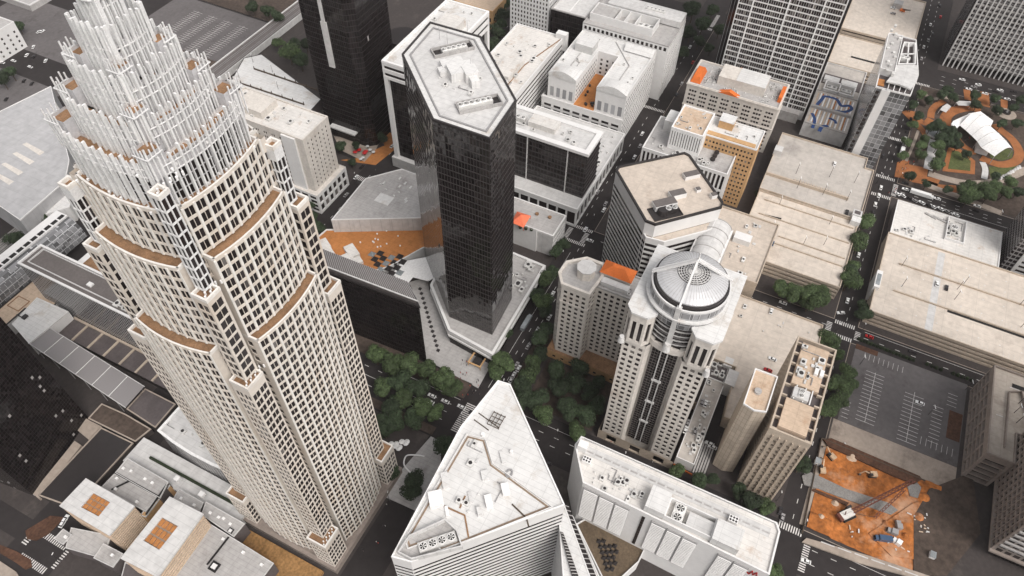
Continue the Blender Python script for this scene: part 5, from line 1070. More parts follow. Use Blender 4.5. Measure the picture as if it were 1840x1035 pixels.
# crawler crane
cx_, cy_ = U(1520, 927); cr_ = T('crawler_crane', 'crawler crane with a long rusty lattice boom on the orange building site', 'crane', (cx_, cy_, .5))
ex, ey = U(1637, 868, 6); dirv = Vector((ex-cx_, ey-cy_)).normalized(); nv = Vector((-dirv.y, dirv.x)); C3 = lambda u, v, z: (cx_+dirv.x*u+nv.x*v, cy_+dirv.y*u+nv.y*v, z)
for sg_ in (-1, 1): cr_.part('track', MB().prism([C3(-3.4, sg_*2.2-.5, 0)[:2], C3(3.4, sg_*2.2-.5, 0)[:2], C3(3.4, sg_*2.2+.5, 0)[:2], C3(-3.4, sg_*2.2+.5, 0)[:2]], .5, 1.7), 'black_rubber')
cr_.part('body', MB().prism([C3(-4, -1.8, 0)[:2], C3(2.6, -1.8, 0)[:2], C3(2.6, 1.8, 0)[:2], C3(-4, 1.8, 0)[:2]], 1.7, 3.6), 'white_stained'); cr_.part('cab', MB().prism([C3(1, 1.8, 0)[:2], C3(3.4, 1.8, 0)[:2], C3(3.4, 3, 0)[:2], C3(1, 3, 0)[:2]], 1.8, 4), 'dark_metal'); cr_.part('counterweight', MB().prism([C3(-5.6, -2, 0)[:2], C3(-4, -2, 0)[:2], C3(-4, 2, 0)[:2], C3(-5.6, 2, 0)[:2]], 1.6, 3.6), 'crane_red')
def lattice(a, b, w_, n, mb=None, th=.14):
    mb = mb or MB(); a = Vector(a); b = Vector(b); d = (b-a).normalized(); sx = d.cross(Vector((0, 0, 1))).normalized()*w_/2; sy = sx.cross(d).normalized()*w_/2
    for (i, j) in ((1, 1), (1, -1), (-1, 1), (-1, -1)): mb.bar(a+sx*i+sy*j, b+sx*i*.7+sy*j*.7, th)
    for k in range(n):
        f, g = k/n, (k+1)/n; p, q = a.lerp(b, f), a.lerp(b, g)
        for (s1, s2) in ((sx+sy, -sx+sy), (sx-sy, sx+sy), (-sx-sy, sx-sy), (-sx+sy, -sx-sy)): mb.bar(p+s1, q+s2, th*.7)
    return mb
cr_.part('boom', lattice(C3(2.4, 0, 2.6), (ex, ey, 9), 1.9, 18, th=.3), 'crane_red'); px_, py_ = U(1572, 930, 3); q1_, q2_ = U(1625, 880, 8)
cr_.part('jib', lattice((px_, py_, 3), (q1_, q2_, 8), 1.2, 10, th=.26), 'crane_red'); cr_.part('cable', MB().bar(C3(-3, 0, 4), (ex, ey, 9.6), .08).bar(C3(2, 0, 2), (px_, py_, 3.2), .15), 'dark_metal'); cr_.part('mast', MB().bar(C3(-2, 0, 3.4), C3(-4, 0, 9), .35), 'crane_red')
def digger(px, py, ang, label):
    x, y = U(px, py); t = T('excavator', label, 'excavator', (x, y, .6), 'diggers on the building site'); c, s_ = math.cos(ang), math.sin(ang); Q = lambda u, v: (x+c*u-s_*v, y+s_*u+c*v)
    for sg_ in (-1, 1): t.part('track', MB().prism([Q(-2, sg_*1.1-.35), Q(2, sg_*1.1-.35), Q(2, sg_*1.1+.35), Q(-2, sg_*1.1+.35)], .6, 1.4), 'black_rubber')
    t.part('body', MB().prism([Q(-2.2, -1.3), Q(1, -1.3), Q(1, 1.3), Q(-2.2, 1.3)], 1.4, 2.7), 'machine_tan'); t.part('cab', MB().prism([Q(.2, .2), Q(1.8, .2), Q(1.8, 1.3), Q(.2, 1.3)], 1.5, 3.2), 'dark_metal'); a = (*Q(1.5, -.3), 2.2); b = (*Q(4.2, -.3), 4.2); d = (*Q(6.2, -.3), 1.6)
    t.part('arm', MB().bar(a, b, .5).bar(b, d, .4), 'machine_tan'); t.part('bucket', MB().bar(d, (*Q(6.0, .5), 1.2), .9), 'dark_metal')
digger(1565, 855, 2.0, 'tan excavator in the middle of the orange building site'); digger(1492, 822, 1.0, 'sand-coloured excavator near the top left corner of the building site'); digger(1476, 846, .3, 'dark excavator by the gravel strip at the left edge of the building site')
def box_truck(px, py, ang, label, m='car_white', L_=7, z=.3, cat='truck', name='truck'):
    x, y = U(px, py, z); t = T(name, label, cat, (x, y, z)); c, s_ = math.cos(ang), math.sin(ang); Q = lambda u, v: (x+c*u-s_*v, y+s_*u+c*v); R4 = lambda a, b, w_: [Q(a, -w_), Q(b, -w_), Q(b, w_), Q(a, w_)]
    t.part('cargo_body', MB().prism(R4(-L_/2, L_/2-2.2, 1.25), z+.7, z+3.2), m); t.part('cab', MB().prism(R4(L_/2-2, L_/2, 1.15), z+.5, z+2.5, R4(L_/2-2, L_/2-.5, 1.05)), m); t.part('windscreen', MB().prism(R4(L_/2-.42, L_/2+.02, 1.0), z+1.5, z+2.3, R4(L_/2-.8, L_/2-.35, .95)), 'win_black')
    for a in (-L_/2+1.4, L_/2-1.2):
        for b in (-1.1, 1.1): q = Q(a, b); t.part('wheel', MB().bar((q[0]-s_*.15, q[1]+c*.15, z+.45), (q[0]+s_*.15, q[1]-c*.15, z+.45), .85, .85), 'black_rubber')
box_truck(1584, 970, 1.9, 'blue-grey lorry parked on the orange soil at the foot of the building site', 'car_blue', 8); box_truck(1600, 957, 1.6, 'small dark truck right of the blue-grey lorry on the soil', 'car_grey', 5); box_truck(1612, 945, .3, 'pale pickup-sized truck above the lorry on the soil', 'car_grey', 4.6); box_truck(1608, 975, 1.3, 'small white van at the lower edge of the building site', 'car_white', 4.4, name='van', cat='van')
for (px, py, lb) in ((1467, 832, 'blue-topped site cabin at the left edge of the building site'), (1672, 1000, 'grey site cabin at the shaded corner of the building site')):
    x, y = U(px, py); t = T('site_cabin', lb, 'cabin', (x, y, .3)); t.part('wall', MB().box(x-1.5, x+1.5, y-1.2, y+1.2, .3, 2.8), 'white_wall'); t.part('roof', MB().box(x-1.6, x+1.6, y-1.3, y+1.3, 2.8, 3), 'skylight')
rk = []
rn = random.Random(77)
for k in range(26):
    px, py = rn.choice(((1508, 800), (1530, 812), (1600, 975), (1620, 985), (1650, 930), (1540, 960), (1660, 950))); x, y = U(px+rn.uniform(-14, 14), py+rn.uniform(-8, 8)); L_ = rn.uniform(.6, 2.4); a = rn.uniform(0, 3.1)
    single('timber_stack', 'loose boards and pipes scattered on the building site soil', 'timber', MB().bar((x, y, 1), (x+L_*math.cos(a), y+L_*math.sin(a), 1.1), .5, .5), rn.choice(('pale_roof', 'tan_roof', 'white_roof')), group='debris on the building site')
# ------------------------------------------------------------------ left side
t = T('office_building', 'office with a white woven-grid facade and dark tiled roof, left of the bank tower', 'office building', (121, 310, 0))
p = R(113.5, 128.5, 262, 346.5); t.part('lattice_wall', MB().prism(p, .14, 39), 'lattice'); roof(t, p, 40, 'ribbed_roof', 'white_wall', .8, .9, .3); t.part('roof_inner_rail', MB().ring(R(116.5, 127, 276, 343), R(117, 126.5, 276.5, 342.5), 39.2, 40), 'pale_roof'); t.part('roof_hatch', MB().box(119, 121.5, 300, 303, 39.2, 40.2), 'white_wall'); clutter(t, 116, 127, 270, 280, 39.3, 12, 111)
t.part('rear_wing', MB().box(128.5, 152, 262, 330, .14, 30), 'white_wall'); t.part('rear_terrace', MB().box(130, 150, 264, 326, 30, 30.2), 'terrace')
for k in range(3): t.part('roof_planter', MB().ring(R(133+k*4, 136+k*4, 300, 312), R(133.6+k*4, 135.4+k*4, 300.6, 311.4), 30.1, 31.4), 'dark_metal')
t = T('glass_arcade', 'long silver glass arcade with a white window strip running to the left edge', 'building', (118, 372, 0))
t.part('wall', MB().box(70, 160, 372, 381, .14, 22), 'white_wall'); v = MB(); n = 8
for i in range(n):
    a, b = math.pi/2*i/n, math.pi/2*(i+1)/n; v.q((70, 364+8*(1-math.cos(a)), 8+13*math.sin(a)), (160, 364+8*(1-math.cos(a)), 8+13*math.sin(a)), (160, 364+8*(1-math.cos(b)), 8+13*math.sin(b)), (70, 364+8*(1-math.cos(b)), 8+13*math.sin(b)))
t.part('glass_vault', v, 'curtain_light')
for k in range(18): t.part('rooflight', MB().box(72+k*4.9, 75.8+k*4.9, 373, 375.4, 22, 22.2), 'black_rubber')
t = T('low_building', 'flat orange-brown roof with a curved inlay, at the left edge', 'building', (115, 360, 0))
p = ccw([(103, 338), (126, 337), (126, 363), (85, 363), (85, 350), (103, 350)]); walls(t, p, .14, 10, None, 'pale_roof'); roof(t, p, 10, 'tan_roof', 'dark_metal', .5, .5); t.part('roof_inlay', MB().ring(R(100, 108, 352, 361), R(100.4, 107.6, 352.4, 360.6), 9.5, 9.8), 'terrace')
t = T('low_building', 'bright white flat roof between the orange-brown roof and the glass canopy', 'building', (100, 338, 0))
p = ccw([(92, 346.6), (111.3, 349.5), (112.2, 326), (87.1, 328.1)]); walls(t, p, .14, 10.5, None, 'white_wall'); roof(t, p, 11, 'white_roof', 'white_wall', .3, .4); t.part('roof_vent', MB().box(97, 100, 343, 345, 10.6, 12).bar((97.5, 345, 11.5), (97.5, 349, 11.5), .5), 'dark_metal')
t = T('glass_canopy', 'long grey glass canopy of six panels floating over the dark court', 'canopy', (90, 292, 0))
for k in range(6):
    a, b = k/6, (k+1)/6; e = .004; L_ = lambda f: (87.4+(81.6-87.4)*f, 329.5+(254-329.5)*f); M_ = lambda f: (99.8+(95.2-99.8)*f, 328.5+(254.5-328.5)*f)
    t.part('glass_panel', MB().quad([(*L_(a+e), 10), (*M_(a+e), 10), (*M_(b-e), 10), (*L_(b-e), 10)], .25), 'canopy_glass')
    t.part('canopy_rib', MB().bar((*L_(a), 10.1), (*M_(a), 10.1), .3), 'white_wall')
    for q in (L_(a+.08), M_(a+.08)): t.part('post', MB().cyl(q[0], q[1], .14, 9.8, .25, n=8), 'grey_metal')
t.part('edge_beam', MB().bar((*L_(0), 10.05), (*L_(1), 10.05), .35).bar((*M_(0), 10.05), (*M_(1), 10.05), .35), 'pale_roof')
t = T('sunken_court', 'dark court roofs divided by beige beams beneath the woven-grid office', 'building', (107, 290, 0))
p = R(101, 113, 240, 326); walls(t, p, .14, 4, None, 'dark_metal'); t.part('roof', MB().q(*[(a, b, 4) for a, b in p]), 'dark_roof')
for k in range(7): t.part('beam', MB().box(101, 113, 246+k*11.5, 247+k*11.5, 4, 4.8), 'beige_wall')
t.part('beam', MB().box(112, 113.2, 240, 326, 4, 5.2), 'beige_wall'); 
t = T('dark_tower', 'huge near-black glass tower filling the bottom left, speckled with small bright windows', 'tower', (45, 290, 0))
p = ccw([(28.5, 264.5), (71, 273.5), (64, 340), (20, 330)]); t.part('glass_wall', MB().prism(p, .14, 175), 'painted_sparkle_glass'); roof(t, p, 176, 'dark_roof', 'dark_metal'); 
t = T('low_building', 'dark flat court roofs with thin pale rims between the dark tower and the theatre', 'building', (70, 245, 0))
for m_, z, pts in (('dark_roof', 6, ((261, 698), (316, 726), (279, 769), (227, 735))), ('earth', 4.4, ((183, 725), (226, 744), (272, 771), (243, 794), (158, 752))), ('dark_metal', 4, ((182, 768), (240, 796), (172, 870), (112, 906), (68, 890)))):
    q = ccw(UU(z, *pts)); t.part('wall', MB().prism(q, .14, z-.3), 'pavement'); t.part('roof', MB().prism(inset(q, .3), z-.3, z-.1), m_); t.part('roof_rim', MB().ring(q, inset(q, .6), z-.4, z+.3), 'pale_pavement')
q = ccw(UU(2, (58, 886), (134, 792), (146, 800), (70, 897))); t.part('garden_path', MB().prism(q, .14, 2), 'pale_pavement'); t.part('garden_pad', MB().prism(ccw(UU(2.2, (138, 772), (155, 752), (182, 766), (160, 790))), .14, 2.2), 'pale_pavement')
t = T('theatre_complex', 'sprawling low grey ribbed roofs with dark seams and small white vents, bottom left', 'building', (45, 190, 0))
def gp(m, z, *pts, name='roof_section', wall='dark_roof'):
    q = ccw([U(a, b, z) for a, b in pts]); t.part('wall', MB().prism(q, .14, z-.4), wall); t.part(name, MB().prism(inset(q, .35), z-.4, z), m); t.part('roof_rim', MB().ring(q, inset(q, .35), z-.5, z+.35), 'pale_roof')
gp('grey_roof', 13, (229, 823), (303, 866), (288, 896), (207, 850)); gp('grey_roof', 12, (206, 851), (284, 894), (262, 920), (182, 876)); gp('grey_roof', 12.5, (322, 878), (366, 903), (358, 922), (311, 897)); gp('grey_roof', 13.2, (370, 901), (440, 941), (420, 965), (362, 925))
gp('grey_roof', 12.8, (366, 934), (492, 1012), (455, 1062), (300, 1062)); gp('grey_roof', 9, (128, 948), (200, 962), (186, 1004), (118, 985)); gp('grey_roof', 10, (186, 976), (222, 995), (203, 1020), (168, 1003)); gp('grey_roof', 9.5, (114, 950), (130, 961), (113, 979), (97, 968)); gp('dark_roof', 8, (225, 1010), (290, 1040), (280, 1070), (215, 1050))
gp('tan_wall', 11, (298, 868), (306, 872), (262, 930), (252, 926), name='ridge', wall='tan_wall')
for (a, b, c, d) in ((206, 849, 286, 893), (233, 864, 200, 880), (411, 965, 372, 1015), (300, 870, 262, 925)): q1, q2 = U(a, b, 13.2), U(c, d, 13.2); t.part('roof_seam', MB().bar((*q1, 13.25), (*q2, 13.25), .9, .12), 'black_rubber')
for (px, py, s_) in ((385, 1018, 2), (414, 954, 1.3)): x, y = U(px, py, 13.3); t.part('roof_hatch', MB().box(x-s_, x+s_, y-s_, y+s_, 12.9, 13.5), 'black_rubber'); t.part('roof_hatch_lid', MB().box(x-s_*.55, x+s_*.55, y-s_*.55, y+s_*.55, 13.5, 13.9), 'white_wall')
for (px, py) in ((236, 847), (274, 868), (208, 879), (246, 902), (261, 861), (326, 896), (349, 908), (378, 922), (414, 942), (366, 951), (401, 969), (437, 993), (470, 1015), (402, 932), (393, 930), (222, 842), (210, 860), (118, 965), (202, 998)): x, y = U(px, py, 13); t.part('roof_vent', MB().box(x-.6, x+.6, y-.6, y+.6, 12.6, 13.7), 'white_paint')
for (px, py) in ((342, 982), (331, 997), (362, 888), (318, 860)): x, y = U(px, py, 14); t.part('plant_box', MB().box(x-1.2, x+1.2, y-1.2, y+1.2, 12.4, 14.6), 'white_wall')
def slatbox(zr, outer, inner, label, wm='concrete_panel'):
    q = [U(a, b, zr) for a, b in outer]; qi = [U(a, b, zr) for a, b in inner]; q = ccw(q); c = (sum(a for a, b in q)/4, sum(b for a, b in q)/4)
    t = T('theatre_hall', label, 'building', (*c, 12)); qi = ccw(qi)
    def al(q): k = min(range(4), key=lambda i: q[i][0]+q[i][1]); return q[k:]+q[:k]
    q, qi = al(q), al(qi)
    t.part('slatted_wall', MB().prism(q, .5, zr-1, bottom=False), wm); t.part('roof', MB().ring(inset(q, -.6), qi, zr-1, zr), 'pale_roof'); t.part('skylight_well', MB().prism(qi, zr-3, zr-2.1), 'dark_metal')
    for i in range(3):
        for j in range(4):
            f0, f1, g0, g1 = (i+.1)/3, (i+.9)/3, (j+.1)/4, (j+.9)/4
            def bl(f, g): a = Vector(qi[0]).lerp(Vector(qi[1]), f); b = Vector(qi[3]).lerp(Vector(qi[2]), f); r = a.lerp(b, g); return (r.x, r.y)
            t.part('timber_baffle', MB().prism([bl(f0, g0), bl(f1, g0), bl(f1, g1), bl(f0, g1)], zr-2.0, zr-.6), 'timber')
    sl = MB(); n = 12
    for k in range(n):
        for e in range(4):
            a, b = Vector(q[e]), Vector(q[(e+1) % 4]); nn = Vector(((b-a).normalized().y, -(b-a).normalized().x)); 
            z0 = 1+k*(zr-2)/n; A, B = a+nn*.25, b+nn*.25; sl.bar((A.x, A.y, z0), (B.x, B.y, z0), .4, .5)
    t.part('wall_slats', sl, 'tan_roof')
slatbox(22, [(154, 862), (238, 910), (196, 959), (110, 908)], [(167, 885), (198, 902), (177, 928), (145, 911)], 'slat-walled theatre box with a smaller orange timber rooflight, nearer the left edge')
slatbox(26, [(305, 895), (362, 924), (283, 1034), (220, 1002)], [(291, 929), (320, 945), (286, 988), (257, 971)], 'slat-walled theatre box with a larger orange timber rooflight, nearer the bank tower')
t = T('curved_office', 'low building with a bowed white window grid at the foot of the bank tower', 'office building', (85, 195, 0))
fx = [(76.6, 222), (75.2, 212), (74.4, 200), (74.6, 188), (75.6, 176), (77.6, 166), (92, 166), (92, 222)]; fx = ccw(fx); t.part('lattice_wall', MB().prism(fx, .14, 21), 'lattice'); roof(t, fx, 22, 'pale_roof', 'white_paint', .6, .7, .5); clutter(t, 80, 90, 170, 218, 21.5, 10, 121)
struct('terrace_paving', MB().box(60, 74, 166, 236, .14, 7), 'pale_roof'); single('hedge_planter', 'row of low planters along the pale terrace below the bowed office', 'planter', MB().box(66.5, 67.7, 170, 225, 7, 8.3), 'hedge')
struct('planted_court', MB().box(48, 61.5, 120, 166, .14, 2.5), 'ochre_bed'); struct('pool_court', MB().box(32, 48, 112, 142, .14, 1.2), 'dark_roof')
struct('planted_island', MB().prism(ccw(UU(0, (46, 954), (49, 969), (65, 972), (88, 960), (116, 930), (91, 927))), .02, .35), 'soil_dark'); struct('planted_island', MB().prism(ccw(UU(0, (0, 979), (30, 991), (56, 1006), (58, 1019), (46, 1024), (30, 1012), (0, 994))), .02, .35), 'soil_dark')
struct('pavement_corner', MB().prism(ccw(UU(0, (0, 1008), (30, 1028), (40, 1045), (-30, 1060), (-30, 1010))), .02, .5), 'pale_pavement')
# arena, flat white roof, others at the top left
t = T('arena', 'big smooth grey roof with a row of cream rectangles, at the left edge', 'arena', (180, 450, 0))
p = ccw(UU(20, (92, 155), (125, 288), (118, 325), (36, 396), (-70, 322), (-70, 235))); t.part('wall', MB().prism(p, .14, 19.6), 'arena_roof'); t.part('roof', MB().prism(inset(p, .3), 19.6, 20), 'arena_roof'); t.part('roof_rim', MB().ring(p, inset(p, .4), 19.4, 20.4), 'white_wall')
for (px, py) in ((58, 265), (40, 282), (20, 301), (3, 318)):
    q = UU(20.1, (px-18, py-6), (px-10, py-9), (px+22, py+8), (px+13, py+14)); t.part('roof_panel', MB().prism(ccw(q), 20, 20.12), 'cream_wall')
p = ccw(UU(12, (62, 368), (118, 322), (135, 340), (125, 372), (82, 385))); t.part('lower_roof', MB().prism(p, .14, 12), 'white_roof')
t = T('flat_roof_building', 'white flat-roofed shed with two rows of brown struts, between the crown and the dark tower', 'building', (335, 360, 0))
p = ccw(UU(8, (470, 97), (577, 178), (552, 206), (412, 150), (438, 104))); walls(t, p, .14, 8, None, 'dark_roof'); roof(t, p, 8, 'white_roof', 'dark_metal', .25, .4)
for (a, b) in (((457, 124), (570, 162)), ((433, 150), (546, 188))):
    q1, q2 = U(*a, 8), U(*b, 8); t.part('roof_beam', MB().bar((*q1, 8.3), (*q2, 8.3), .8), 'bark')
    for k in range(7): f = k/6; t.part('strut', MB().cyl(q1[0]+(q2[0]-q1[0])*f, q1[1]+(q2[1]-q1[1])*f, 7.7, 10.6, .5, .2, 8), 'bark')
t = T('building', 'white building with small windows cut by the top left edge', 'building', (285, 640, 0)); p = R(262, 292, 572, 650); walls(t, p, .14, 22, dict(S=dict(mod=5, ww=1.4, fh=4, wh=1.8), W=dict(mod=5, ww=1.4, fh=4, wh=1.8)), 'white_wall'); roof(t, p, 22, 'grey_roof')
t = T('building', 'dark row of shops with white awnings, top left beside the lawn strip', 'building', (345, 650, 0)); p = R(330, 352, 610, 680); walls(t, p, .14, 6, dict(mod=5, ww=2.6, fh=5, wh=3), 'grey_roof'); roof(t, p, 6, 'grey_roof')
struct('sandy_ground', MB().box(410, 560, 430, 620, .02, .08), 'pale_pavement')
t = T('viaduct', 'dark rail viaduct with white parapets running past the flat white shed', 'viaduct', (420, 414, 0)); t.part('deck', MB().box(320, 620, 404.5, 418.5, .5, 5), 'ribbed_roof'); t.part('parapet', MB().box(320, 620, 404, 404.6, .5, 5.9), 'pale_roof'); t.part('parapet', MB().box(320, 620, 418.4, 419, .5, 5.9), 'white_wall')
for yy in (407.5, 409, 413.4, 415): t.part('rail', MB().box(320, 620, yy-.12, yy+.12, 5, 5.2), 'grey_metal')
# ------------------------------------------------------------------ the park
struct('park_ground', MB().box(451.5, 572.5, -205, -73.5, .14, .2), 'earth')
def rib_s(name, pts, w_, m, z=.3): mb = ribbon([U(a, b) for a, b in pts], w_, z, None, m); struct(name, mb, m)
struct('brick_corner_plaza', MB().prism(ccw(UU(0, (1607, 318), (1612, 292), (1632, 286), (1634, 296), (1668, 303), (1665, 318), (1690, 322), (1683, 336), (1640, 328), (1628, 322))), .15, .3), 'brick_path')
rib_s('brick_path', [(1700, 226), (1699, 212), (1708, 202), (1725, 196), (1745, 194), (1762, 199)], 8, 'brick_path', .34); rib_s('brick_path', [(1786, 224), (1800, 236), (1815, 248), (1826, 262), (1831, 277), (1826, 289), (1812, 295), (1795, 296), (1778, 291), (1762, 284)], 6.5, 'brick_path', .36)
rib_s('brick_path', [(1672, 212), (1674, 200), (1682, 190), (1696, 182)], 5, 'brick_path', .3); rib_s('brick_path', [(1672, 214), (1660, 222), (1640, 205), (1638, 200)], 5, 'brick_path', .32); rib_s('brick_path', [(1718, 248), (1730, 262), (1742, 270), (1748, 278)], 5, 'brick_path', .33)
rib_s('brick_path', [(1737, 162), (1739, 180)], 5, 'brick_path', .3); rib_s('brick_path', [(1769, 166), (1771, 192)], 6, 'brick_path', .3); rib_s('brick_path', [(1804, 180), (1805, 208)], 5, 'brick_path', .3); rib_s('brick_path', [(1755, 176), (1766, 180)], 6, 'brick_path', .31); rib_s('brick_path', [(1624, 200), (1640, 216), (1660, 238), (1664, 246)], 5, 'brick_path', .31)
rib_s('curved_walk', [(1668, 312), (1700, 322), (1740, 330), (1780, 328), (1815, 318), (1845, 305)], 6, 'pale_pavement', .4); rib_s('brick_path', [(1665, 330), (1690, 338), (1720, 340)], 7, 'brick_path', .3); rib_s('bus_stop_paving', [(1668, 334), (1700, 346), (1730, 356)], 5, 'pale_pavement', .35); rib_s('bus_stop_paving', [(1735, 358), (1775, 374), (1800, 384)], 5, 'pale_pavement', .35)
rib_s('garden_walk', [(1667, 305), (1672, 280), (1678, 252)], 6, 'pale_roof', .35); rib_s('garden_walk', [(1628, 290), (1640, 262), (1650, 235)], 2, 'pale_pavement', .32); rib_s('garden_walk', [(1768, 322), (1770, 305), (1765, 292)], 4, 'pale_roof', .38); rib_s('garden_walk', [(1660, 168), (1675, 178), (1700, 176), (1720, 182)], 3, 'pale_pavement', .3)
gl = ccw(UU(0, (1703, 266), (1724, 268), (1752, 290), (1751, 314), (1693, 308))); struct('brick_frame', MB().prism(gl, .2, .42), 'brick_path'); struct('lawn', MB().prism(inset(gl, 3.0), .42, .5), 'grass')
struct('oval_lawn', MB().prism(ccw(UU(0, (1772, 262), (1800, 262), (1820, 272), (1818, 284), (1800, 289), (1780, 284))), .2, .3), 'grass'); struct('mulch_bed', MB().prism(ccw(UU(0, (1776, 300), (1830, 298), (1838, 306), (1800, 320), (1780, 320))), .2, .28), 'grass')
struct('plaza_circle', MB().cyl(*U(1808, 205), .2, .36, 7, n=20), 'pale_pavement')
zt = 8
t = T('stage_tent', 'large white ribbed tent roof over the stage in the round park', 'pavilion', (*U(1765, 240), 0))
o_ = [(1762, 201), (1784, 217), (1780, 227), (1821, 265), (1819, 271), (1787, 281), (1763, 265), (1724, 225), (1715, 232), (1709, 223), (1713, 218), (1740, 205)]
q = [U(a, b, zt) for a, b in o_]; q3 = [(*p_, zt) for p_ in q]
def Z3(px, py, z): return (*U(px, py, z), z)
mb = MB(); L_ = [(1724, 225), (1735, 234), (1746, 244), (1756, 254), (1763, 265), (1787, 281)]; Rr = [(1752, 203), (1768, 206), (1780, 227), (1795, 240), (1808, 253), (1820, 268)]; 
L3, R3 = [Z3(a, b, 7) for a, b in L_], [Z3(a, b, 7) for a, b in Rr]
seg = 8
for i in range(5):
    for k in range(seg):
        f, g = k/seg, (k+1)/seg; hz = lambda u: 4.2*math.sin(math.pi*u)
        def pt(i, f): a, b = Vector(L3[i]), Vector(R3[i]); r = a.lerp(b, f); return (r.x, r.y, 7+hz(f))
        mb.q(pt(i, f), pt(i, g), pt(i+1, g), pt(i+1, f))
t.part('membrane', mb, 'white_cloth'); t.part('stage_canopy', MB().quad([Z3(1740, 204, 8.4), Z3(1762, 200, 8.6), Z3(1785, 217, 8.4), Z3(1780, 228, 8)], .4), 'white_cloth'); t.part('end_canopy', MB().quad([Z3(1709, 223, 6.6), Z3(1713, 217, 7), Z3(1740, 205, 8), Z3(1752, 204, 8.2), Z3(1724, 226, 7), Z3(1716, 233, 6.4)], .4), 'white_cloth')
for i in range(1, 5):
    rb_ = MB(); 
    for k in range(seg): rb_.bar(tuple(Vector(pt(i, k/seg))+Vector((0, 0, .15))), tuple(Vector(pt(i, (k+1)/seg))+Vector((0, 0, .15))), .3)
    t.part('tent_rib', rb_, 'pale_roof')
for a, b in ((1724, 225), (1756, 254), (1787, 281), (1820, 268), (1784, 218), (1711, 223)): x, y = U(a, b, 7); t.part('mast', MB().cyl(x, y, .2, 7, .25, n=8), 'grey_metal')
x, y = U(1762, 270); t.part('stage_box', MB().box(x-5, x+5, y-4, y+4, .2, 4), 'white_wall')
for i, (lb, pts) in enumerate((('small curved white awning on the left of the two by the round park path', [(1689, 197), (1694, 191), (1702, 186), (1709, 191), (1700, 202)]), ('small slatted white awning at the top of the round park path', [(1718, 184), (1722, 181), (1744, 182), (1745, 188), (1741, 190), (1722, 189)]))):
    t = T('awning', lb, 'awning', (*U(*pts[0]), 0)); t.part('awning_roof', MB().quad([Z3(a, b, 4) for a, b in pts], .25), 'pale_roof')
    for a, b in pts[:4]: x, y = U(a, b, 4); t.part('post', MB().cyl(x, y, .2, 3.9, .15, n=6), 'white_wall')
t = T('fountain', 'round grey fountain basin among dark trees in the park', 'fountain', (*U(1678, 241), .2)); x, y = U(1678, 241); t.part('basin', MB().ring([(x+6*math.cos(k*.3927), y+6*math.sin(k*.3927)) for k in range(16)], [(x+4.6*math.cos(k*.3927), y+4.6*math.sin(k*.3927)) for k in range(16)], .2, 1), 'grey_roof'); t.part('water', MB().cyl(x, y, .2, .6, 4.7), 'skylight')
t = T('sculpture', 'pale round sculpture plinth on the circular plaza at the right of the park', 'sculpture', (*U(1808, 203), .3)); x, y = U(1808, 203); t.part('plinth', MB().cyl(x, y, .3, 1, 3, n=16), 'dark_metal'); t.part('figure', MB().cyl(x, y, 1, 4, .8, .2, 8).bar((x-1.5, y, 2.4), (x+1.6, y+.3, 3.2), .5), 'white_wall')
for k in range(9):
    px, py = 1797+k*4.2, 322-k*2.6; x, y = U(px, py); single('boulder', 'pale boulder in the row along the curved park walk', 'boulder', MB().cyl(x, y, .2, 1.6, 1.3+.3*(k % 3), .7, 7), 'pale_roof', group='boulders along the curved walk')
# ------------------------------------------------------------------ trees
def crown_mesh(name, seed, n, lobes):
    rn = random.Random(seed); v, f = [], []
    L_ = [(rn.uniform(-.5, .5), rn.uniform(-.5, .5), rn.uniform(-.25, .5), rn.uniform(.34, .6)) for _ in range(lobes)]+[(0, 0, 0, .62)]
    for i in range(n):
        lx, ly, lz, lr = rn.choice(L_); th, cp = rn.uniform(0, 6.283), rn.uniform(-.7, 1); sp = math.sqrt(1-cp*cp); r = lr*rn.uniform(.62, 1.08)
        c = Vector((lx+r*sp*math.cos(th), ly+r*sp*math.sin(th), lz+r*cp*.85)); s_ = rn.uniform(.045, .095); a = Vector((rn.gauss(0, 1), rn.gauss(0, 1), rn.gauss(0, .6))).normalized(); nn = Vector((sp*math.cos(th), sp*math.sin(th), cp+.4)).normalized()
        u = nn.cross(a).normalized()*s_; w_ = nn.cross(u).normalized()*s_*.8; w_.z += rn.uniform(-.03, .03); k = len(v)
        v += [tuple(c-u-w_*.4), tuple(c+w_), tuple(c+u-w_*.3), tuple(c-w_*1.1)]; f.append((k, k+1, k+2, k+3))
    me = bpy.data.meshes.new(name); me.from_pydata(v, [], f); me.update(); return me
CROWNS = [crown_mesh('crown', s, 3400, 7+s % 3) for s in range(5)]
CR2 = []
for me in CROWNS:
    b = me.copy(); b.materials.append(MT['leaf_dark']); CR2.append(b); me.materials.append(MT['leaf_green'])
tk = MB().cyl(0, 0, 0, .7, .055, .035, 7).bar((0, 0, .55), (.25, .1, .85), .03).bar((0, 0, .5), (-.2, .18, .8), .03).bar((0, 0, .6), (-.05, -.25, .9), .03); TRUNK = mesh('trunk', tk); TRUNK.materials.append(MT['bark'])
rt = random.Random(5)
def tree(x, y, r, label, group, dark=0, z=.15):
    e = bpy.data.objects.new('tree', None); COL.objects.link(e); e.location = (x, y, z); e['label'] = label; e['category'] = 'tree'
    if group: e['group'] = group
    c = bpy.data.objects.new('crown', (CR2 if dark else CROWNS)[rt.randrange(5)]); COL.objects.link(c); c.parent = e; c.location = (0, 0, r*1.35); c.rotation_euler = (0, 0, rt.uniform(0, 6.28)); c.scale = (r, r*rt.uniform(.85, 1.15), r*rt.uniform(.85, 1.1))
    k = bpy.data.objects.new('trunk', TRUNK); COL.objects.link(k); k.parent = e; k.scale = (r*1.2, r*1.2, r*1.25)
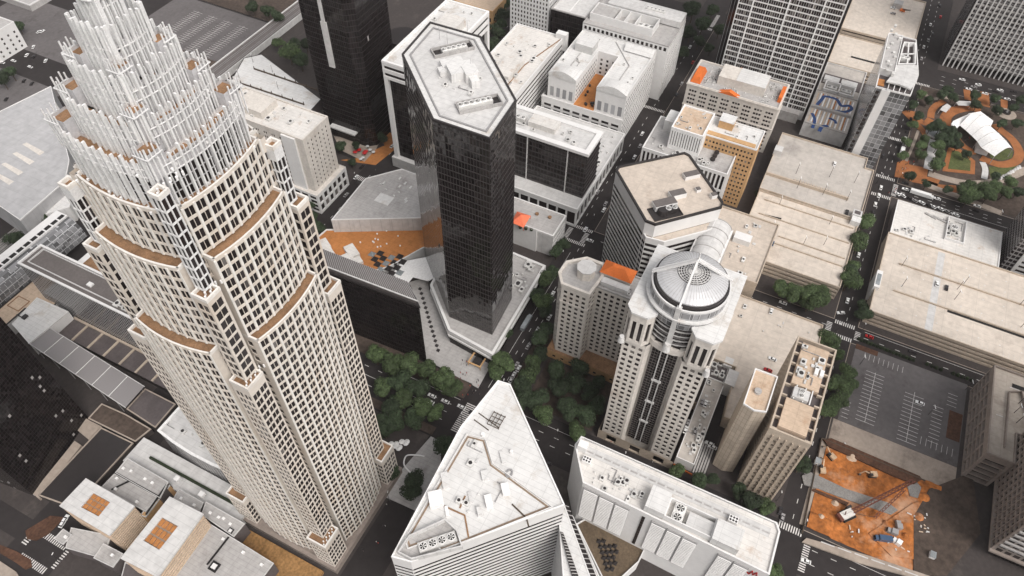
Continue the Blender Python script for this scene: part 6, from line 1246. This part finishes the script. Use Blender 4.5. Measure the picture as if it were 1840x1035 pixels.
ORD = ['first', 'second', 'third', 'fourth', 'fifth', 'sixth', 'seventh', 'eighth', 'ninth', 'tenth', 'eleventh', 'twelfth', 'thirteenth', 'fourteenth', 'fifteenth', 'sixteenth', 'seventeenth', 'eighteenth', 'nineteenth', 'twentieth']
def trees(lst, place, order, group, dark=0):
    for k, q in enumerate(lst):
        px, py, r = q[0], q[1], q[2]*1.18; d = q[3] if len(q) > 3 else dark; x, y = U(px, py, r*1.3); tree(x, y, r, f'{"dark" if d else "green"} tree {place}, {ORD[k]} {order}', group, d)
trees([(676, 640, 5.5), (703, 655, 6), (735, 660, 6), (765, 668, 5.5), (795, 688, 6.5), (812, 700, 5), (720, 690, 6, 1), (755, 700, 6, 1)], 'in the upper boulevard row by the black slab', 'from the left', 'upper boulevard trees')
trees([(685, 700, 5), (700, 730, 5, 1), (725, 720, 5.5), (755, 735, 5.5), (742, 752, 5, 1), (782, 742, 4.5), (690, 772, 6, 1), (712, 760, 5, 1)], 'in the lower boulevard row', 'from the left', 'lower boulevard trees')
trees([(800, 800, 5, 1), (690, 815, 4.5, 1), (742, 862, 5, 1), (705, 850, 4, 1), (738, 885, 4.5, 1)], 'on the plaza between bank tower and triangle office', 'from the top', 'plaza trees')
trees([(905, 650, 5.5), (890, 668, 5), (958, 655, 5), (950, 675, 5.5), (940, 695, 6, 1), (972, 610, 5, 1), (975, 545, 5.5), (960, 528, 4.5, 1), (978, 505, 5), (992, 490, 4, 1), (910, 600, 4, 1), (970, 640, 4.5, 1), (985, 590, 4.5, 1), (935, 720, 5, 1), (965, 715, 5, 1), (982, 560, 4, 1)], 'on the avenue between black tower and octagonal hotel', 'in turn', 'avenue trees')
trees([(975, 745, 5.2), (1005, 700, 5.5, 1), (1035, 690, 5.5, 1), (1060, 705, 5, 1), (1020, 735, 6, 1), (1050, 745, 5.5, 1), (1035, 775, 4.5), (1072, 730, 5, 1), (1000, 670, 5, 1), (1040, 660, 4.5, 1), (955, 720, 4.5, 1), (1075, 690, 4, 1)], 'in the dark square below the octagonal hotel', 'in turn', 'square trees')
trees([(1215, 848, 3.5), (1255, 868, 4, 1), (1280, 862, 3.5, 1), (1350, 900, 5, 1), (1330, 885, 4, 1), (1372, 912, 4), (1375, 1030, 4), (1395, 1030, 3.5)], 'behind the white slab', 'from the left', 'street trees behind the slab')
trees([(1405, 520, 5), (1425, 528, 5.5), (1448, 530, 6), (1470, 540, 6), (1478, 528, 5), (1455, 545, 5)], 'in the clump below the beige garage', 'from the left', 'corner clump trees')
trees([(1553, 402, 6), (1545, 438, 6), (1530, 480, 4.5), (1525, 505, 6), (1530, 495, 5, 1)], 'between garages and right-hand street', 'from the top', 'garage side trees')
trees([(1482, 608, 5), (1498, 620, 4.5), (1505, 640, 3.5), (1522, 670, 5), (1500, 690, 4.6), (1518, 700, 5), (1510, 722, 4.6), (1488, 738, 5), (1495, 728, 4.5), (1522, 686, 4.5)], 'between framed beige tower and asphalt car park', 'from the top', 'car park trees')
trees([(1438, 838, 4.5, 1), (1552, 565, 5, 1), (1548, 550, 3.5, 1)], 'alone by a building corner', 'of three', 'corner trees')
trees([(1730, 345, 5), (1748, 352, 5), (1768, 340, 5), (1745, 335, 4.5), (1788, 338, 5), (1775, 352, 5), (1738, 360, 4.5), (1805, 345, 4.5), (1816, 330, 4.5), (1700, 342, 3, 1), (1664, 332, 3, 1), (1636, 318, 4, 1), (1828, 345, 4, 1), (1790, 320, 3.5, 1)], 'along the lower edge of the park', 'from the left', 'lower park trees')
trees([(1652, 280, 4), (1655, 262, 4), (1660, 250, 3.6), (1685, 262, 4.5), (1690, 280, 4.5), (1684, 298, 4.5), (1692, 250, 4.5, 1), (1702, 240, 5, 1), (1690, 228, 5, 1), (1712, 250, 4.6, 1), (1672, 230, 4, 1), (1720, 262, 4, 1), (1735, 278, 3.6, 1), (1708, 258, 4, 1)], 'around the garden walk in the park', 'from the left', 'garden walk trees')
trees([(1655, 170, 4), (1668, 180, 3.6, 1), (1640, 190, 4, 1), (1650, 210, 4, 1), (1640, 225, 3.5), (1628, 255, 3.5), (1622, 282, 3.6), (1690, 172, 4, 1), (1712, 176, 4, 1), (1750, 172, 4, 1), (1785, 178, 4, 1), (1790, 198, 4, 1), (1820, 195, 4, 1), (1825, 222, 4, 1), (1800, 222, 4, 1), (1755, 190, 3.6, 1), (1835, 180, 4, 1), (1700, 162, 4, 1)], 'on the upper rim of the park', 'from the left', 'upper park trees')
trees([(520, 95, 7), (500, 78, 5), (540, 110, 6, 1), (528, 82, 5, 1), (550, 80, 5, 1), (480, 20, 5, 1), (455, 15, 5, 1), (500, 30, 5, 1)], 'beside the viaduct near the dark tower', 'in the cluster', 'viaduct trees')
trees([(900, 30, 6, 1), (895, 60, 6, 1), (885, 85, 6, 1), (908, 8, 6, 1), (900, 45, 5, 1), (1245, 20, 7, 1), (1262, 45, 7, 1), (1240, 60, 6, 1), (1225, 95, 5, 1), (1255, 75, 5, 1), (1280, 20, 6, 1), (1292, 55, 5, 1), (1275, 88, 4, 1)], 'in the wooded strips at the top edge', 'from the left', 'top edge trees')
trees([(555, 370, 4, 1), (585, 345, 4, 1), (540, 400, 5, 1), (560, 395, 4.5, 1), (520, 370, 4, 1), (575, 410, 4, 1), (610, 265, 4, 1), (632, 292, 3, 1), (688, 250, 4, 1), (640, 262, 3, 1)], 'between bank tower and grey pentagon roof', 'from the left', 'side street trees')
trees([(55, 380, 5, 1), (75, 395, 5, 1), (30, 430, 5, 1), (88, 375, 4, 1), (20, 130, 5, 1), (5, 145, 5, 1), (35, 50, 4, 1)], 'at the left edge round the arena', 'from the bottom', 'arena trees')
trees([(1172, 290, 3.6, 1), (1130, 330, 3.6, 1), (1115, 355, 3.6, 1), (1185, 240, 3.6, 1), (1205, 210, 3.6, 1), (1095, 260, 3, 1), (1010, 440, 4, 1), (1000, 455, 4, 1), (1390, 330, 3, 1), (1362, 350, 3, 1)], 'lining the avenue past the striped office', 'from the top', 'avenue kerb trees')
# hedges
for (a, b, lb) in (((1542, 610), (1640, 648), 'clipped dark hedge along the top of the asphalt car park'), ((1665, 655), (1690, 665), 'short clipped hedge by the car park gate'), ((1712, 672), (1745, 684), 'short hedge at the right end of the car park wall')):
    q1, q2 = U(*a), U(*b); mb = MB(); n = max(3, int(math.dist(q1, q2)/1.6))
    for k in range(n): f = k/(n-1); mb.cyl(q1[0]+(q2[0]-q1[0])*f, q1[1]+(q2[1]-q1[1])*f, .15, 1.7, 1.1, .7, 7)
    single('hedge', lb, 'hedge', mb, 'hedge')
# ------------------------------------------------------------------ vehicles
def car_proto():
    body, glass, wh = MB(), MB(), MB()
    pr = [(-2.25, .35), (-2.25, .85), (-1.6, .95), (.75, .98), (2.1, .82), (2.28, .6), (2.28, .35)]
    def sw(mb, pr, w0, w1=None):
        n = len(mb.v); k = len(pr); w1 = w1 or w0
        for s_ in (-1, 1): mb.v += [(a, s_*(w0 if z < .9 else w1), z) for a, z in pr]
        for i in range(k): j = (i+1) % k; mb.f.append((n+i, n+j, n+k+j, n+k+i))
        mb.f.append(tuple(n+i for i in range(k-1, -1, -1))); mb.f.append(tuple(n+k+i for i in range(k)))
    sw(body, pr, .9, .85); n = len(body.v); body.v += [(-1.35, -.62, 1.42), (.25, -.62, 1.42), (.25, .62, 1.42), (-1.35, .62, 1.42)]; body.f.append((n, n+1, n+2, n+3))
    body.prism([(-1.3, -.6), (.2, -.6), (.2, .6), (-1.3, .6)], 1.36, 1.44)
    glass.prism([(-1.85, -.78), (.95, -.78), (.95, .78), (-1.85, .78)], .94, 1.4, [(-1.35, -.64), (.25, -.64), (.25, .64), (-1.35, .64)])
    W = MB()
    for i in range(12): pass
    a = [(.33*math.cos(i*.5236), .33*math.sin(i*.5236)) for i in range(12)]; W.v = [(x, -.1, z) for x, z in a]+[(x, .1, z) for x, z in a]; W.f = [(i, (i+1) % 12, 12+(i+1) % 12, 12+i) for i in range(12)]+[tuple(range(11, -1, -1)), tuple(range(12, 24))]
    return mesh('car_body', body), mesh('car_glass', glass), mesh('wheel', W)
CB, CG, CW = car_proto(); CG.materials.append(MT['win_black']); CW.materials.append(MT['black_rubber'])
CBM = {}
for c_ in ('white', 'grey', 'black', 'red', 'blue'): m_ = CB.copy(); m_.materials.append(MT['car_'+c_]); CBM[c_] = m_
def car(x, y, z, ang, colr, label, group, sc=1):
    e = bpy.data.objects.new('parked_car', None); COL.objects.link(e); e.location = (x, y, z); e.rotation_euler = (0, 0, ang); e['label'] = label; e['category'] = 'car'; e['group'] = group
    for nm, me in (('body', CBM[colr]), ('cabin_glass', CG)): o = bpy.data.objects.new(nm, me); COL.objects.link(o); o.parent = e
    for a in (-1.35, 1.4):
        for b in (-.86, .86): o = bpy.data.objects.new('wheel', CW); COL.objects.link(o); o.parent = e; o.location = (a, b, .34)
X_, Y_ = 0.0, math.pi/2
def cars(lst, place, group, z=.01, ang=X_, order='from the left'):
    tot = {}
    for q in lst: tot[q[2]] = tot.get(q[2], 0)+1
    cnt = {}
    for q in lst:
        px, py, c_ = q[:3]; a = q[3] if len(q) > 3 else ang; x, y = U(px, py, z+.6); k = cnt.get(c_, 0); cnt[c_] = k+1
        nm = {'white': 'white', 'grey': 'silver', 'black': 'black', 'red': 'red', 'blue': 'blue'}[c_]
        car(x, y, z, a, c_, f'{nm} car {place}' + (f', {ORD[k]} {order}' if tot[c_] > 1 else ''), group)
cars([(1501, 172+0, 'grey')], 'on the grid tower side of the top garage', 'cars at the top garage', 10.6) if 0 else None
cars([(1500, 294, 'white'), (1522, 381, 'black')], 'on the pale grey garage roof', 'cars on garage roofs', 11.25); cars([(1388, 437, 'blue')], 'alone on the lamp-crossed beige garage roof', 'cars on garage roofs', 10.25)
cars([(1684, 510, 'white'), (1701, 517, 'black')], 'on the large beige garage roof at the right edge', 'cars on garage roofs', 10.25); cars([(1386, 559, 'white'), (1388, 645, 'white', Y_), (1380, 665, 'red', Y_)], 'on the broad pale rooftop car park', 'cars on garage roofs', 9.25)
cars([(1605, 14, 'white', Y_), (1605, 24, 'grey', Y_)], 'beside the small crane on the top garage roof', 'cars on garage roofs', 13.3)
cars([(1653, 724, 'white', Y_)], 'alone on the asphalt car park', 'cars in the asphalt car park', .2)
cars([(1523, 540, 'white'), (1511, 562, 'white', Y_+.5), (1562, 605, 'red', Y_), (1640, 632, 'black', Y_), (1407, 544, 'white', Y_), (1543, 458, 'white'), (1569, 382, 'black')], 'on the roads at the crossing below the garages', 'cars round the garage crossing')
cars([(1583, 337, 'white'), (1579, 351, 'white'), (1573, 367, 'white'), (1627, 340, 'white', Y_), (1612, 348, 'white', Y_-.6), (1622, 351, 'white', Y_-.6), (1640, 341, 'black', Y_), (1684, 357, 'white', Y_), (1756, 370, 'white', Y_), (1753, 378, 'black', Y_), (1627, 329, 'black', Y_), (1634, 356, 'black', Y_-.5), (1643, 360, 'grey', Y_-.5), (1656, 364, 'white', Y_-.5), (1668, 368, 'black', Y_-.5), (1676, 371, 'white', Y_-.5), (1690, 375, 'white', Y_-.5), (1702, 380, 'grey', Y_-.5), (1718, 386, 'white', Y_-.5)], 'on the street below the park', 'cars on the park street')
cars([(1651, 172, 'white'), (1648, 186, 'white'), (1637, 214, 'black'), (1631, 236, 'black'), (1627, 249, 'white'), (1587, 280, 'black'), (1605, 222, 'white')], 'on the street between park and slim glass tower', 'cars west of the park', order='from the top')
cars([(1729, 143, 'white', Y_), (1741, 160, 'white', Y_), (1758, 152, 'white', Y_), (1770, 168, 'white', Y_), (1797, 162, 'white', Y_), (1790, 164, 'black', Y_), (1810, 178, 'white', Y_), (1750, 156, 'grey', Y_), (1822, 165, 'black', Y_)], 'on the road above the park', 'cars above the park')
cars([(1672, 44, 'white'), (1689, 10, 'black'), (1660, 84, 'white'), (1675, 60, 'black'), (1656, 105, 'grey'), (1690, 30, 'red'), (1668, 72, 'grey')], 'on the wide street by the finned corner tower', 'cars at the top right')
cars([(1060, 432, 'white', Y_), (1052, 412, 'white', X_), (1085, 377, 'white'), (1088, 366, 'grey'), (1074, 345, 'grey'), (1107, 327, 'white'), (1150, 262, 'grey'), (1245, 112, 'red'), (1240, 84, 'white'), (1225, 150, 'grey'), (1216, 170, 'black'), (1140, 282, 'white'), (1154, 240, 'white')], 'on the dark avenue past the striped office', 'cars on the upper avenue', order='going up')
cars([(963, 602, 'white'), (966, 593, 'white'), (928, 656, 'grey'), (932, 662, 'white'), (923, 674, 'white'), (919, 682, 'white'), (949, 622, 'grey'), (993, 528, 'white'), (958, 610, 'black'), (987, 570, 'white')], 'on the avenue beside the black tower', 'cars on the lower avenue', order='going up')
cars([(773, 722, 'white', Y_), (776, 711, 'white', Y_), (800, 721, 'white', Y_), (829, 731, 'white', Y_), (790, 735, 'black', Y_), (850, 742, 'black', Y_)], 'on the boulevard below the black slab', 'cars on the boulevard')
cars([(1448, 1008, 'white', Y_+.1), (1402, 918, 'black'), (984, 832, 'black', Y_), (1082, 886, 'black', Y_), (1406, 930, 'grey')], 'on the bottom street by the white slab', 'cars on the bottom street')
cars([(1225, 875+0, 'white')] if 0 else [(1232, 772, 'white'), (1236, 760, 'grey'), (1268, 725, 'white'), (1262, 723, 'grey'), (1249, 775, 'grey')], 'on the narrow rooftop beside the domed tower', 'cars beside the domed tower', 7.25)
cars([(1275, 797, 'white', Y_), (1280, 803, 'white', Y_), (1398, 742-13, 'white', .3), (1396, 722, 'white', .3)], 'in the lane by the blank beige tower', 'cars in the lane', .31)
cars([(113, 940, 'white', .2), (117, 933, 'white', .2)], 'beside the smaller theatre box', 'cars by the theatre', .15); cars([(48, 427, 'white', Y_), (56, 408, 'white', .3), (12, 430, 'grey', Y_)], 'on the left edge road below the arena', 'cars below the arena', .15)
cars([(70, 57, 'white'), (76, 56, 'white'), (60, 84, 'white', .6), (48, 99, 'white', .4), (60, 102, 'black', .4), (82, 109, 'white', .5), (24, 109, 'white', Y_), (4, 112, 'white', Y_), (43, 145, 'black', .5), (57, 150, 'black', .5), (35, 188, 'white'), (11, 178, 'black', .5), (54, 120, 'white', Y_), (3, 210, 'white')], 'in the parking by the railway, top left', 'cars at the top left', .12)
cars([(622, 350, 'grey', X_), (640, 318, 'white', X_), (650, 300, 'black', X_), (600, 390, 'black', .3), (705, 262, 'white', X_)], 'on the side street by the cream hotel', 'cars on the side street', .02)
box_truck(1655, 352, Y_+3.14, 'long white bus-sized lorry waiting on the park street', 'car_white', 15, .02, 'bus', 'bus'); box_truck(1625, 258, 0, 'white box van parked beside the park, upper of the two', 'car_white', 6.5, .02, 'van', 'van'); box_truck(1620, 272, 0, 'white box van parked beside the park, lower of the two', 'car_white', 7, .02, 'van', 'van'); box_truck(946, 582, 0, 'pale green-roofed bus on the avenue beside the black tower', 'skylight', 12, .02, 'bus', 'bus')
# small crane on the top garage
x, y = U(1622, 18, 14); t = T('mobile_crane', 'small yellow and black mobile crane on the beige top garage roof', 'crane', (x, y, 13.2)); t.part('base', MB().box(x-1.3, x+1.3, y-2, y+2, 13.2, 14.6), 'orange_tile'); t.part('jib', lattice((x, y, 14.6), (x-8, y-5, 19), .9, 8, th=.2), 'dark_metal'); t.part('outrigger', MB().bar((x-4, y, 13.6), (x+4, y, 13.6), .3), 'dark_metal')
# lamp posts on the decks and streets
LP = 0
for (lst, z, h, place) in (([(1430, 312), (1490, 318), (1535, 328), (1432, 338), (1478, 350), (1520, 362)], 11.2, 9, 'on the pale grey garage roof'), ([(1400, 368), (1387, 412), (1490, 403), (1480, 440), (1443, 440), (1378, 425)], 10.2, 7, 'on the lamp-crossed beige garage roof'), ([(1620, 478), (1715, 538), (1720, 520), (1620, 515), (1832, 548), (1834, 588), (1730, 512)], 10.2, 8, 'on the large beige garage at the right edge'), ([(1545, 655), (1668, 745), (1735, 700), (1770, 690)], .2, 8, 'on the asphalt car park'), ([(1830, 725), (1826, 760), (1822, 742)], 24.2, 7, 'on the framed garage roof'), ([(455, 112), (490, 130), (430, 140), (500, 160)], 8, 7, 'on the flat white shed'), ([(1700, 400), (1790, 395), (1560, 300), (1545, 440)], .15, 8, 'at the street kerb below the park')):
    for k, (px, py) in enumerate(lst): x, y = U(px, py, z); lamp_post(x, y, z, h, f'thin lamp post {place}, {ORD[k]} of the set', 'lamp posts', arms=2)
SL = [(1612, 330), (1575, 330), (1545, 600), (1500, 600), (1395, 900), (1440, 950), (1065, 405), (1010, 470), (960, 560), (905, 700), (870, 640), (830, 760), (1000, 790), (1120, 830), (700, 900), (720, 1000), (1180, 200), (1240, 120), (1620, 200), (1640, 140), (110, 1010), (640, 330)]
for k, (px, py) in enumerate(SL): x, y = U(px, py); lamp_post(x, y, .1, 9, f'dark street lamp at the kerb, {(ORD+["twenty-first", "twenty-second"])[k]} of the street set', 'street lamps at the kerbs', arms=1)
# umbrellas and people
def umbrella(x, y, m, label, group, r=1.5):
    t = T('patio_umbrella', label, 'umbrella', (x, y, .2), group); t.part('canopy', MB().cyl(x, y, 2.2, 2.9, r, .05, 8), m, occl=False); t.part('pole', MB().cyl(x, y, .2, 2.3, .05, n=6), 'grey_metal', occl=False); t.part('table', MB().cyl(x, y, .8, .9, .6, n=8), 'dark_metal', occl=False)
for k, (px, py) in enumerate(((684, 797), (690, 803), (695, 806), (703, 797), (709, 801), (718, 803), (716, 805), (722, 793), (729, 796), (731, 793), (700, 808), (712, 797))): umbrella(*U(px, py, 2.5), 'white_cloth', 'white patio umbrella in the cluster beside the bank tower foot', 'white umbrellas beside the bank tower')
for k, (px, py) in enumerate(((645, 268), (655, 274), (638, 272), (657, 271))): umbrella(*U(px, py, 2.5), 'car_red', 'red patio umbrella on the pale terrace near the dark tower', 'red umbrellas on the terrace', 1.7)
for k, (px, py) in enumerate(((660, 262), (665, 268), (671, 272), (652, 282), (648, 285))): umbrella(*U(px, py, 2.5), 'pale_roof', 'pale patio umbrella on the terrace near the dark tower', 'pale umbrellas on the terrace', 1.3)
def person_mesh():
    v = MB()
    def tube(pts, n=8):
        k0 = len(v.v)
        for (x, y, z, r, ry) in pts: v.v += [(x+r*math.cos(i*6.2832/n), y+ry*math.sin(i*6.2832/n), z) for i in range(n)]
        for s_ in range(len(pts)-1):
            for i in range(n): j = (i+1) % n; v.f.append((k0+s_*n+i, k0+s_*n+j, k0+(s_+1)*n+j, k0+(s_+1)*n+i))
        v.f.append(tuple(k0+i for i in range(n-1, -1, -1))); v.f.append(tuple(k0+(len(pts)-1)*n+i for i in range(n)))
    me = bpy.data.meshes.new('person'); bm = __import__('bmesh').new()
    J = [(0, 0, .93), (0, 0, 1.15), (0, 0, 1.4), (0, 0, 1.5), (0, 0, 1.66), (0, .1, .88), (.1, .1, .48), (-.02, .1, .06), (.12, .1, .02), (0, -.1, .88), (.02, -.1, .48), (-.15, -.1, .08), (-.02, -.1, .02), (0, .19, 1.38), (-.05, .24, 1.1), (.08, .24, .88), (0, -.19, 1.38), (.06, -.24, 1.1), (.16, -.23, .9)]
    Rd = [.14, .13, .15, .06, .11, .09, .065, .045, .03, .09, .065, .045, .03, .06, .045, .035, .06, .045, .035]
    E_ = [(0, 1), (1, 2), (2, 3), (3, 4), (0, 5), (5, 6), (6, 7), (7, 8), (0, 9), (9, 10), (10, 11), (11, 12), (2, 13), (13, 14), (14, 15), (2, 16), (16, 17), (17, 18)]
    me.from_pydata(J, E_, []); o = bpy.data.objects.new('person_rig', me); COL.objects.link(o); md = o.modifiers.new('skin', 'SKIN'); me.skin_vertices[0].data[0].use_root = True
    for i, r in enumerate(Rd): me.skin_vertices[0].data[i].radius = (r, r)
    o.modifiers.new('sub', 'SUBSURF').levels = 1; dg = bpy.context.evaluated_depsgraph_get(); r = bpy.data.meshes.new_from_object(o.evaluated_get(dg)); bpy.data.objects.remove(o); r.name = 'person'
    return r
PM = person_mesh(); PMM = {}
for nm in ('cloth_dark', 'cloth_light', 'cloth_red'):
    q = PM.copy(); q.materials.clear(); q.materials.append(MT[nm]); q.materials.append(MT['skin'])
    for pl in q.polygons: pl.material_index = 1 if pl.center.z > 1.52 or (pl.center.z < 1.0 and abs(pl.center.y) > .19) else 0
    PMM[nm] = q
HM = mesh('hair', MB().cyl(-.015, 0, 1.66, 1.8, .115, .06, 8)); HM.materials.append(MT['black_rubber'])
rp = random.Random(9)
def people(lst, place, spread=0, n=1, group='people'):
    for px, py in lst:
        for _ in range(n):
            c_ = rp.choice(('cloth_dark', 'cloth_dark', 'cloth_light', 'cloth_red')); x, y = U(px+rp.uniform(-spread, spread), py+rp.uniform(-spread, spread)*.6)
            o = bpy.data.objects.new('person', PMM[c_]); COL.objects.link(o); o.location = (x, y, .22); o.rotation_euler = (0, 0, rp.uniform(0, 6.28)); nm = {'cloth_dark': 'dark', 'cloth_light': 'pale', 'cloth_red': 'reddish'}[c_]
            o['label'] = f'person in {nm} clothes {place}'; o['category'] = 'person'; o['group'] = f'{group} in {nm} clothes'; h = bpy.data.objects.new('hair', HM); COL.objects.link(h); h.parent = o
people([(836, 675), (850, 690), (840, 715), (828, 655), (856, 705)], 'on the small square by the boulevard crossing', 12, 5, 'people on the boulevard square')
people([(1630, 300), (1622, 310), (1640, 292)], 'on the orange brick corner of the park', 10, 7, 'people on the brick corner')
people([(1745, 245), (1735, 255)], 'near the white stage tent', 8, 4, 'people by the tent'); people([(700, 905), (675, 975), (655, 990), (690, 945), (640, 930)], 'walking beside the bank tower foot', 5, 2, 'people by the bank tower'); people([(1603, 345), (1597, 350), (1608, 341)], 'waiting at the park street crossing', 4, 3, 'people at the crossing')
people([(1100, 795), (1170, 830), (1060, 800)], 'at the entrance of the domed tower', 4, 2, 'people at the entrance')
x, y = U(858, 652); t = T('food_kiosk', 'orange-framed square kiosk on the small square below the black tower', 'kiosk', (x, y, .2)); t.part('frame', MB().ring(R(x-4, x+4, y-4, y+4), R(x-3.2, x+3.2, y-3.2, y+3.2), 3, 3.5), 'tan_wall'); t.part('counter', MB().box(x-2, x+2, y-2, y+2, .2, 2.6), 'dark_metal')
for a in (-3.6, 3.6):
    for b in (-3.6, 3.6): t.part('post', MB().box(x+a-.15, x+a+.15, y+b-.15, y+b+.15, .2, 3), 'tan_wall')
cw_ = [U(*q) for q in ((763, 822), (752, 820), (733, 820), (727, 828), (727, 838), (735, 848), (742, 854))]; mb = ribbon(cw_, .7, 1.3, None, 'white_wall'); single('curved_bench', 'white J-shaped bench wall on the small plaza by the bank tower', 'bench', mb, 'white_wall')
# ------------------------------------------------------------------ panes become window parts, the visible ones first
bvh = BVHTree.FromPolygons(OCC_V, OCC_F)
CAMP = Vector((0, 0, CAMH))
def score(p):
    c = Vector(((p[0][0]+p[2][0])/2, (p[0][1]+p[2][1])/2, (p[0][2]+p[2][2])/2)); n = Vector((*p[4], 0)); d = CAMP-c; L = d.length; d /= L
    ar = (Vector(p[1])-Vector(p[0])).length*(p[2][2]-p[1][2]); s = ar*max(n.dot(d), 0)/L**2
    v = c-CAMP; zz = v.dot(CF); sx, sy = 920+FPX*v.dot(CR)/zz, 517.5-FPX*v.dot(CU)/zz
    if not (-5 < sx < 1845 and -5 < sy < 1040): return 0
    hit = bvh.ray_cast(c+n*.9+d*.6, d, 600)
    return s if hit[0] is None else s*1e-4
for t in THINGS:
    allw = [(score(p), g, p) for g, L_ in t.win.items() for p in L_]; allw.sort(key=lambda a: -a[0])
    for s, g, p in allw[:100]: t.part('window', MB().q(*p[:4]), g, occl=False)
    rest = {}
    for s, g, p in allw[100:]: rest.setdefault('g', []).append((g, p))
    if rest:
        mb = MB(); gs_ = sorted({g for g, p in rest['g']}); idx = []
        for g, p in rest['g']: mb.q(*p[:4]); idx.append(gs_.index(g))
        o = t.part('window', mb, gs_[0], kind='stuff', occl=False)
        for g in gs_[1:]: o.data.materials.append(MT[g])
        o.data.polygons.foreach_set('material_index', idx)
ADDED_HAZE = 0.00004
# ------------------------------------------------------------------ thin volume added to lift the dark tones, a closed box round everything
hb = MB().box(-1600, 4100, -3100, 3600, -2, 345); hm = bpy.data.materials.new('added_haze'); hm.use_nodes = True; hn = hm.node_tree
hn.nodes.remove(hn.nodes['Principled BSDF']); pv = hn.nodes.new('ShaderNodeVolumePrincipled'); pv.inputs['Color'].default_value = (.95, .9, .89, 1); pv.inputs['Density'].default_value = ADDED_HAZE; hn.links.new(pv.outputs[0], hn.nodes['Material Output'].inputs['Volume']); MT['added_haze'] = hm
single('added_haze', None, None, hb, 'added_haze', (0, 0, 0), kind='stuff')
